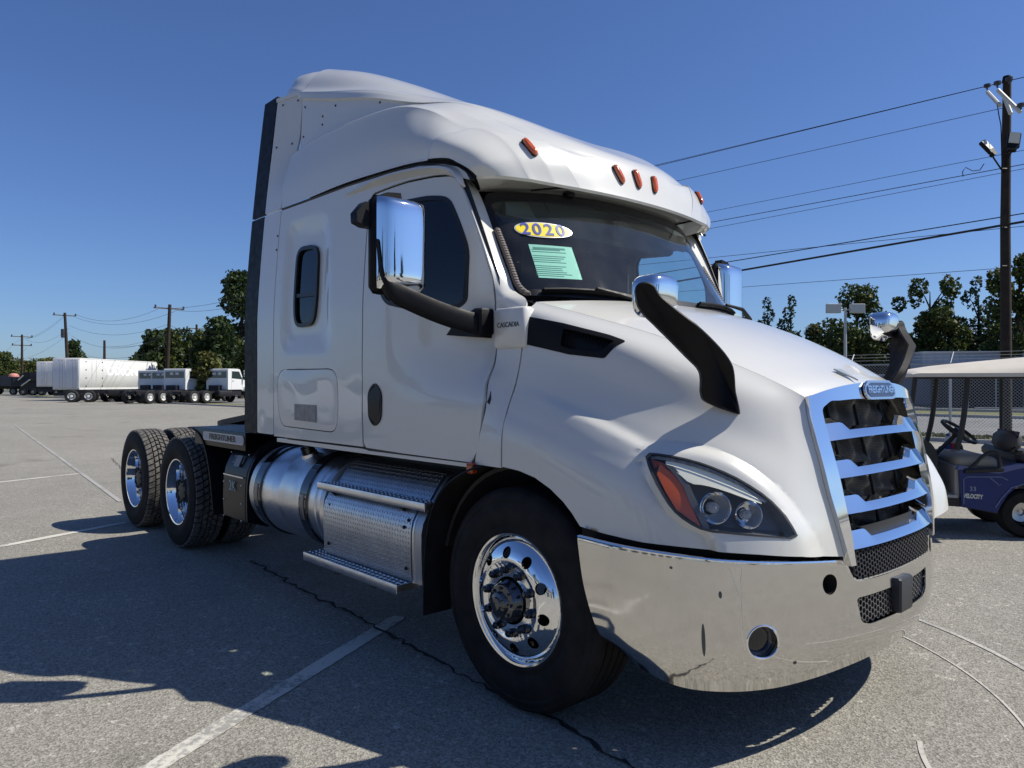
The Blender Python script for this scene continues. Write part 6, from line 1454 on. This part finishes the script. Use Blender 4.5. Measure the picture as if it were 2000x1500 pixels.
flatchassis('dark bare chassis with one white wheel under the white box body', 238, 62, HEAD-.4)
# box body vans
def boxvan(label, u, D, L, W, z0, z1, yawd, text=None, endm=None):
    r = empty('box_trailer', at((u-1000)/1440*D, D), 0, label=label, cat='trailer')
    dirv = Vector((0, 0, 0))+RT*math.sin(yawd)+FW*math.cos(yawd); r.rotation_euler = (0, 0, math.atan2(dirv.y, dirv.x))
    m = MB(); m.box(0, L, 0, W, z0, z1, c=.04); m.build('box_body', mat('box_white', (.66, .66, .64), .5, noise=.08, nscale=.9), r, 40)
    m = MB(); m.box(-.012, L+.01, -.014, .0, z0-.0, z0+.16); m.box(0, L, -.012, 0, z1-.10, z1-.02); m.build('side_rail', WHITE2, r)
    for k in range(2):
        m = MB(); m.box(-.025, -.005, .10+k*(W/2-.05), W/2-.03+k*(W/2-.05), z0+.14, z1-.12, c=.01); d = m.build('rear_door', endm or WHITE2, r)
        for q in (.25, .5):
            b = MB(); y = .10+k*(W/2-.05)+q; b.tube([(-.04, y, z0+.1), (-.04, y, z1-.1)], .015, 5); b.build('lock_rod', STEEL, d)
    for x in (.9, 3.2):
        for z in np.linspace(z0+.3, z1-.3, 4):
            b = MB(); b.box(x-.05, x+.05, -.02, 0, z-.06, z+.06); b.build('hinge', DK, r)
    m = MB(); m.box(1.7, 1.75, -.016, 0, z0+.2, z1-.15); m.box(2.3, 2.35, -.016, 0, z0+.2, z1-.15); m.box(3.3, 3.32, -.012, 0, z0+.2, z1-.15); m.build('door_seam', mat('seam_grey', (.45, .46, .46), .6), r)
    m = MB(); m.box(.2, L-.1, .3, W-.3, z0-.30, z0-.02); m.box(-.15, .3, .2, W-.2, z0-.55, z0-.25); m.box(L*.55, L*.95, .1, W-.1, z0-.5, z0-.05); m.build('underframe', DK, r)
    for x in (L-2.4, L-1.1): 
        for y in (.25, W-.25): fwheel(x, y-.0001 if y < 1 else y, r, r=.48)
    if text: text_obj('lettering', text, 1.0, mat('ghost_letters', (.92, .92, .92), .6), r, frame((3.9, -.006, z1-1.15), (1, 0, 0), (0, 0, 1)), .004, 'LEFT', bold=.05, sx=1.5)
    return r
boxvan('long white box trailer with ghosted lettering on its sunlit side, largest white body at left', 155, 65, 12.4, 2.5, 1.0, 3.80, math.atan2(.9, 12), 'DIXON', mat('box_end', (.60, .62, .65), .6))
boxvan('grey ended white container behind and left of the long white box trailer', 113, 80, 9, 2.4, 1.2, 3.95, math.atan2(.3, 9), None)
# black trailers and paving machine at far left
def blacktrailer(label, u, D, L, z1, yawd, m_=DK):
    r = empty('dump_trailer', at((u-1000)/1440*D, D), 0, label=label, cat='trailer'); d = RT*math.cos(yawd)+FW*math.sin(yawd); r.rotation_euler = (0, 0, math.atan2(d.y, d.x))
    b = MB(); b.prism([(0, 1.2), (L, 1.2), (L-.3, z1), (.2, z1-.1)], 'y', -1.2, 1.2); b.build('dump_body', NAVY, r, 30)
    for k in range(6):
        c = MB(); x = .8+k*(L-1.4)/5; c.box(x-.05, x+.05, -1.25, -1.2, 1.25, z1-.15); c.build('rib', DK, r)
    c = MB(); c.box(0, L, -.45, .45, .8, 1.2); c.build('chassis', DK, r)
    for x in (.9, 2.1, L-1.0):
        for y in (-1.0, 1.0): fwheel(x, y, r, rim=mat('dull_rim', (.16, .16, .17), .5))
blacktrailer('black dump trailer at the left picture edge', -40, 104, 8.5, 2.75, 0)
blacktrailer('lower black dump trailer right of the one at the picture edge', 22, 100, 4.6, 2.5, .05)
r = empty('paving_machine', at((88-1000)/1440*97, 97), math.atan2(RT.y, RT.x), label='black paving machine with a bright sloping conveyor between trailer and container', cat='machine')
c = MB(); c.box(-2.6, .9, -1.1, 1.1, .7, 1.7); c.box(-1.4, .2, -1.0, 1.0, 1.7, 3.0, c=.1); c.prism([(-4.2, 1.3), (-2.4, 3.0), (-.2, 3.1), (-.1, 2.8), (-2.0, 1.2)], 'y', -.6, .6); c.build('body', DK, r)
c = MB(); c.tube([(-2.35, -1.15, 1.25), (-1.25, -1.15, 2.05)], .10, 6); c.build('conveyor', STEEL, r)
c = MB(); c.tube([(-3.1, -.65, 2.0), (-2.45, -.65, 2.6)], .10, 6); c.build('conveyor', STEEL, r)
for x in (-2.2, -.9, .2):
    for y in (-1.0, 1.0): fwheel(x, y, r, r=.45, rim=mat('dull_rim2', (.2, .2, .2), .5))
r = empty('tank_lid', at((27-1000)/1440*99, 99, 2.45), 0, label='small red and white tarpaulin bundle on top of the black trailer', cat='tarpaulin'); c = MB(); c.rev([(0, .5), (.4, .42), (.6, .2), (.62, 0), (0, 0)], axis='z', n=14); c.build('bundle', mat('tarp_red', (.55, .22, .18), .6), r)
# row of other small vehicles behind the truck cabs at left
def car(label, u, D, hd, body, kind='pickup', r_at=None):
    r = empty('parked_'+kind, at((u-1000)/1440*D, D) if r_at is None else r_at, hd, label=label, cat='pickup' if kind == 'pickup' else 'van')
    if kind == 'pickup':
        P = [(-2.7, .50), (2.6, .50), (2.72, .75), (2.68, 1.08), (1.25, 1.22), (.45, 1.86), (-.85, 1.90), (-1.12, 1.30), (-2.7, 1.30)]
    else: P = [(-2.6, .45), (2.5, .45), (2.62, .8), (2.5, 1.1), (1.7, 1.3), (1.1, 2.1), (.9, 2.2), (-2.5, 2.25), (-2.65, 2.0)]
    m = MB(); m.prism(smoothc(P, 1), 'y', -.98, .98); m.build('body', body, r, 40)
    for sg in (-1, 1):
        g = MB()
        if kind == 'pickup': g.prism([(1.02, 1.24), (.42, 1.76), (-.20, 1.80), (-.20, 1.24)], 'y', sg*.982, sg*.995); g.prism([(-.27, 1.24), (-.27, 1.80), (-.80, 1.80), (-1.0, 1.26)], 'y', sg*.982, sg*.995)
        else: g.prism([(1.6, 1.35), (1.05, 2.0), (.3, 2.02), (.3, 1.35)], 'y', sg*.982, sg*.995)
        g.build('side_window', FGL, r)
    g = MB(); g.prism([(1.24, 1.23), (.47, 1.84), (.44, 1.83), (1.20, 1.21)] if kind == 'pickup' else [(1.72, 1.33), (1.14, 2.08), (1.10, 2.06), (1.68, 1.31)], 'y', -.85, .85); g.v = [(a[0]+.03, a[1], a[2]+.02) for a in g.v]; g.build('windscreen', FGL, r)
    for x in (1.75, -1.65):
        for sg in (-1, 1): fwheel(x, sg*.86, r, r=.39, w=.26, rim=RIMW)
    g = MB(); g.box(2.66, 2.76, -.85, .85, .55, .72, c=.02); g.box(-2.76, -2.66, -.85, .85, .55, .72, c=.02); g.build('bumper', STEEL, r)
    for sg in (-1, 1):
        g = MB(); g.box(2.64, 2.71, sg*.62, sg*.90, .82, 1.0, c=.02); g.build('headlight', mat('far_headlight', (.7, .7, .7), .1, coat=1), r)
    return r
car('white pickup seen through the fence beyond the road', 1850, 78, math.atan2(-FW.y, -FW.x)-.35, WHITE2)
car('white van parked beyond the road left of the pickup', 1818, 90, math.atan2(-FW.y, -FW.x)+.5, WHITE2, 'van')
# things behind the photographer that the paint and chrome reflect
car('white pickup parked behind the photographer, reflected in the locker door', 0, 0, .15, WHITE2, r_at=(-17.5, -9.2, 0))
car('white van parked behind the photographer', 0, 0, .2, WHITE2, 'van', r_at=(-9, -16, 0))
for k, (x, y, h) in enumerate([(-30, -42, 9), (-20, -46, 11), (-9, -44, 10), (3, -48, 12), (15, -42, 10), (26, -36, 11), (34, -22, 9), (-44, -36, 10), (38, 2, 10), (36, 14, 9)]):
    t = tree(1000, 10, h, h*.34, 'round', 'tree number %s of the row behind the photographer' % ['one', 'two', 'three', 'four', 'five', 'six', 'seven', 'eight', 'nine', 'ten'][k], 200+k, n=2200, leaf=.6, z0=.8, group='trees behind the photographer'); t.location = (x, y, 0)
root = empty('dealership', (4, -30, 0), .1, label='low pale building behind the photographer', cat='building')
m = MB(); m.box(-14, 14, -6, 0, 0, 5.2); m.build('wall', mat('stucco', (.42, .41, .38), .8), root, flat=True)
m = MB(); m.box(-14.3, 14.3, -6.2, .8, 5.2, 5.6); m.build('roof', mat('fascia', (.2, .2, .22), .6), root, flat=True)
for k in range(6):
    m = MB(); m.box(-12.5+k*4.4, -9.5+k*4.4, 0, .05, .4, 3.4); m.build('window', FGL, root, flat=True)
# tiny cloud wisps near the horizon
cw = mat('cloud_white', (.8, .8, .8), 1)
# ------------------------------------------------------------------ golf cart (local x right, y away from the camera)
CO = at(0, 0); cart = empty('golf_cart', (0, 0, 0), 0, label='blue golf cart number 33 with a beige roof parked beside the truck grille', cat='golf cart')
CA = R_(15); c_, s_ = math.cos(CA), math.sin(CA); XD = RT*c_-FW*s_
cart.location = at(4.55, 7.2); cart.rotation_euler = (0, 0, math.atan2(XD.y, XD.x))
ox, oy = 0, 7.2
def cx(u, D=7.2):
    q = (u-1000)/1440; Y = D-7.2; return (q*(7.2+c_*Y)-(4.55+s_*Y))/(c_+q*s_)
def cz(v, D=7.2): return 1.4935-(v-750)/1440*D
CBLUE = mat('cart_blue', (.006, .022, .13), .3, coat=.25, spec=.3, noise=.1, nscale=3); CBLK = mat('cart_black', (.014, .014, .015), .5); TAN = mat('seat_tan', (.30, .27, .21), .7); BEIGE = mat('roof_beige', (.62, .57, .48), .55, noise=.12, nscale=3)
YN = .0; YF = 1.12
m = MB(); P = [(cx(1873), cz(912)), (cx(1878), cz(990)), (cx(1948), cz(1000)), (cx(1955), cz(985)), (cx(1968), cz(965)), (cx(1990), cz(945)), (cx(2015), cz(938)), (cx(2040), cz(945)), (cx(2058), cz(965)), (cx(2068), cz(985)), (cx(2085), cz(975)), (cx(2085), cz(925)), (cx(2040), cz(912)), (cx(1995), cz(905)), (cx(1950), cz(918))]
m.prism(P, 'y', YN, YF-.03); body = m.build('body', CBLUE, cart, 30)
m = MB(); m.prism([(cx(1868), cz(918)), (cx(1873), cz(910)), (cx(1950), cz(916)), (cx(1990), cz(904)), (cx(2040), cz(905)), (cx(2040), cz(912)), (cx(1995), cz(912)), (cx(1950), cz(924)), (cx(1880), cz(918))], 'y', YN-.012, YF); m.build('body_rim', mat('cart_blue_light', (.03, .06, .22), .3, coat=1), cart)
m = MB(); m.tube([(cx(1882), YN-.006, cz(985)), (cx(1882), YN-.006, cz(936)), (cx(1888), YN-.006, cz(932)), (cx(1955), YN-.006, cz(930)), (cx(1968), YN-.006, cz(936))], .006, 5); m.tube([(cx(1933), YN-.006, cz(932)), (cx(1952), YN-.006, cz(947)), (cx(1956), YN-.006, cz(943))], .005, 5); m.tube([(cx(1944), YN-.006, cz(990)), (cx(1955), YN-.006, cz(972)), (cx(1975), YN-.006, cz(950)), (cx(2000), YN-.006, cz(942))], .006, 5); m.build('pinstripe', mat('stripe', (.12, .16, .30), .4), body)
WT = mat('cart_print', (.62, .62, .55), .5)
text_obj('lettering', '33', .062, mat('cart_number', (.30, .33, .42), .5), body, frame((cx(1900), YN-.003, cz(955.5)), (1, 0, 0), (0, 0, 1)), .001)
text_obj('lettering', 'VELOCITY', .058, WT, body, frame((cx(1900.5), YN-.003, cz(970)), (1, 0, -.06), (0, 0, 1)), .001, bold=.0025, sx=.62)
# chassis skirt, floor and front
m = MB(); m.prism([(cx(1700), cz(985)), (cx(1880), cz(992)), (cx(1950), cz(1003)), (cx(1952), cz(990)), (cx(1878), cz(975)), (cx(1700), cz(968))], 'y', YN+.02, YF-.05); m.build('chassis', CBLK, cart)
m = MB(); m.box(cx(1740), cx(1873), YN+.02, YF-.03, cz(976), cz(969)); m.build('floor', mat('floor_mat', (.36, .35, .33), .8), cart)
m = MB(); m.box(cx(1868), cx(1880), YN+.05, YF-.05, cz(975), cz(912)); m.build('seat_front_panel', mat('panel_grey', (.38, .37, .35), .7), cart)
m = MB(); m.prism([(cx(1640), cz(975)), (cx(1640), cz(925)), (cx(1690), cz(875)), (cx(1760), cz(862)), (cx(1795), cz(860)), (cx(1800), cz(880)), (cx(1790), cz(975))], 'y', YN+.02, YF-.03); m.build('front_cowl', CBLUE, cart, 40)
D2 = 8.2
m = MB(); m.prism(smoothc([(cx(1798), cz(862)), (cx(1818), cz(864)), (cx(1830), cz(880)), (cx(1835), cz(905)), (cx(1832), cz(975)), (cx(1795), cz(975))], 1), 'y', YN+.04, YF-.05); m.build('dashboard', CBLK, cart, 50)
m = MB(); m.box(cx(1832), cx(1862), YF-.55, YF-.12, .735, .76); m.box(cx(1832), cx(1862), YF-.55, YF-.12, .62, .735); m.build('dash_tray', mat('tray', (.30, .29, .27), .7), cart)
dx = cx(1882, 8.2); m = MB(); m.prism(smoothc([(dx-.28, .80), (dx-.02, .80), (dx+.05, .70), (dx+.06, .45), (dx-.28, .45)], 1), 'y', YF-.14, YF-.04); m.build('side_pocket', CBLK, cart, 50)
for (u, v, mt, mt2, lab, nm) in ((1851, 868, mat('bottle_white', (.6, .62, .62), .3), mat('label_blue', (.02, .06, .3), .4), 'plastic bottle with a blue label on the golf cart tray', 'bottle'), (1862, 868, mat('bottle_clear', (.35, .36, .34), .15), mat('cap_red', (.5, .03, .02), .4), 'clear bottle with a red cap on the golf cart tray', 'bottle')):
    D = 7.95; bpy.context.view_layer.update(); p = cart.matrix_world @ Vector((cx(u, D), D-oy, .745)); r = empty('bottle', tuple(p), 0, label=lab, cat='bottle')
    b = MB(); b.rev([(0, 0), (.033, .002), (.036, .02), (.036, .13), (.03, .16), (.014, .185), (.014, .20)], axis='z', n=16); b.build('flask', mt, r)
    b = MB(); b.rev([(.016, .185), (.017, .215), (0, .217)], axis='z', n=12); b.build('cap', mt2, r)
    b = MB(); b.rev([(.0365, .05), (.0368, .05), (.0368, .115), (.0365, .115)], axis='z', n=16); b.build('label_band', mt2, r)
# steering
D = 7.55; c = Vector((cx(1873, D), D-oy, cz(843, D))); nrm = Vector((.50, -.30, .80)).normalized(); M = nrm.to_track_quat('Z', 'Y').to_matrix().to_4x4(); M.translation = c
m = MB(); m.tube([M @ Vector((.180*math.cos(a), .180*math.sin(a), 0)) for a in np.linspace(0, 2*math.pi, 33)], .017, 8, cap=False)
for a in (0, 2.1, 4.2): m.tube([M @ Vector((0, 0, -.02)), M @ Vector((.16*math.cos(a), .16*math.sin(a), 0))], .014, 6)
m.v += []; m.cyl(M @ Vector((0, 0, -.03)), M @ Vector((0, 0, .02)), .07, .05, 16); m.cyl(M @ Vector((0, 0, -.02)), Vector((cx(1815, D), D-oy, cz(900, D))), .022, n=8); m.build('steering_wheel', CBLK, cart)
# seat, backrest, hip rail
m = MB(); m.box(cx(1872), cx(1952), YN+.04, YF-.06, cz(916), cz(894), c=.03); m.build('seat', TAN, cart, 50)
m = MB(); Mb = Matrix.Translation((cx(1986), (YN+YF)/2, cz(880))) @ Matrix.Rotation(R_(10), 4, 'Y'); m.box(-.07, .07, -.50, -.02, -.02, .19, Mb, c=.06); m.build('backrest', mat('back_dark', (.05, .048, .045), .6), cart, 60)
m = MB(); m.box(cx(1990), cx(2040), YN+.06, YF-.06, cz(905), cz(880), c=.04); m.build('rear_deck', CBLK, cart)
for y in (YN-.01, YF-.02):
    m = MB(); pts = smoothc([(cx(1893), y, cz(915)), (cx(1903), y, cz(907)), (cx(1918), y, cz(890)), (cx(1935), y, cz(881)), (cx(1950), y, cz(884)), (cx(1952), y, cz(900)), (cx(1953), y, cz(912))], 2, False); m.tube(pts, .017, 8); m.tube([(cx(1883), y, cz(920)), (cx(1958), y, cz(915))], .026, 8); m.build('hip_rail', CBLK, cart)
# posts and roof
for y in (YN+.04, YF-.04):
    f = [(cx(1890, 7.25), 1.57), (cx(1886, 7.25), 1.35), (cx(1880, 7.25), 1.10), (cx(1868, 7.25), .84)]
    m = MB(); m.tube(smoothc([(x, y, z) for x, z in f], 1, False), .027, 8); m.build('front_post', CBLK, cart)
    m = MB(); m.tube([(cx(2040), y, .80), (cx(2040), y, 1.57)], .02, 8); m.build('rear_post', CBLK, cart)
    g = [(cx(1787, 7.25), 1.56), (cx(1784, 7.25), 1.42), (cx(1776, 7.25), 1.1), (cx(1768, 7.25), .84)]
    m = MB(); m.tube(smoothc([(x, y, z) for x, z in g], 1, False), .024, 8); m.build('windscreen_post', CBLK, cart)
m = MB(); m.tube([(cx(1787, 7.25), YN+.04, 1.565), (cx(1787, 7.25), YF-.04, 1.565)], .018, 8); m.build('windscreen_header', CBLK, cart)
m = MB(); m.tube([(cx(1787, 7.25), YN+.04, 1.56), (cx(1890, 7.25), YN+.04, 1.56), (cx(2040), YN+.04, 1.56)], .016, 8); m.build('roof_rail', CBLK, cart)
vs = []; X0, X1 = cx(1780), cx(2110); Y0, Y1 = YN-.06, YF+.06; nx, ny = 44, 40
for i in range(nx):
    for j in range(ny):
        a = i/(nx-1); b = j/(ny-1)*2-1; x = X0+(X1-X0)*a; y = (Y0+Y1)/2+(Y1-Y0)/2*math.copysign(abs(b)**.7, b)
        h = .015+.155*min(1, ((x-X0)/1.25))**.75; e = max(0, 1-abs(b)**3.5); tip = min(1, (x-X0)/.05)**.5
        z = 1.600*1+(-.012 if tip < 1 else 0)*(1-tip)+h*e**.8
        if .30 < abs(b) < .75: z += .016*math.sin((abs(b)-.30)/.45*math.pi)*min(1, (x-X0)/.4)
        vs.append((x, y, z))
fs = [(i*ny+j, (i+1)*ny+j, (i+1)*ny+j+1, i*ny+j+1) for i in range(nx-1) for j in range(ny-1)]
nv_ = len(vs); ring = [i*ny for i in range(nx)]+[(nx-1)*ny+j for j in range(1, ny)]+[i*ny+ny-1 for i in range(nx-2, -1, -1)]+[j for j in range(ny-2, 0, -1)]
m = MB(); low = [(vs[k][0], vs[k][1], 1.563) for k in ring]; low2 = [((vs[k][0]-(X0+X1)/2)*.97+(X0+X1)/2, (vs[k][1]-(Y0+Y1)/2)*.95+(Y0+Y1)/2, 1.575) for k in ring]
n = len(ring); m.add(vs+low+low2, fs+[(ring[i], ring[(i+1) % n], nv_+(i+1) % n, nv_+i) for i in range(n)]+[(nv_+i, nv_+(i+1) % n, nv_+n+(i+1) % n, nv_+n+i) for i in range(n)]+[tuple(nv_+n+i for i in range(n))]); m.build('roof', BEIGE, cart, 50)
for (u, y) in ((2008, YN+.12), (1700, YN+.12), (2008, YF-.12), (1700, YF-.12)):
    w = MB(); r = .232; w.rev([(r*.55, -.10), (r*.9, -.10), (r, -.07), (r, .07), (r*.9, .10), (r*.55, .10), (r*.55, -.10)], n=32); t = w.build('wheel', RUB, cart); t.location = (cx(u), y, r)
    sg = -1 if y < 0 else 1; w = MB(); w.rev([(r*.56, sg*.09), (r*.53, sg*.105), (r*.50, sg*.08), (r*.40, sg*.05), (r*.16, sg*.06), (r*.14, sg*.09), (0, sg*.095)], n=32); w.build('rim', STEEL, t)
    for k in range(8):
        a = k*math.pi/4; b = MB(); b.tube([(r*.16*math.cos(a), sg*.075, r*.16*math.sin(a)), (r*.48*math.cos(a), sg*.085, r*.48*math.sin(a))], .010, 5); b.build('spoke', STEEL, t)
m = MB(); m.box(cx(1828), cx(1850), .45, .62, cz(962), cz(940), Matrix(), c=.005); m.build('pedal', BRUSH, cart)
for o in scene.collection.objects:
    if o.type == 'MESH' and o.parent is None and 'kind' not in o and 'label' not in o: print('UNTAGGED', o.name)
print('TRIS', sum(len(o.data.polygons) for o in scene.collection.objects if o.type == 'MESH'), 'OBJS', len(scene.collection.objects))
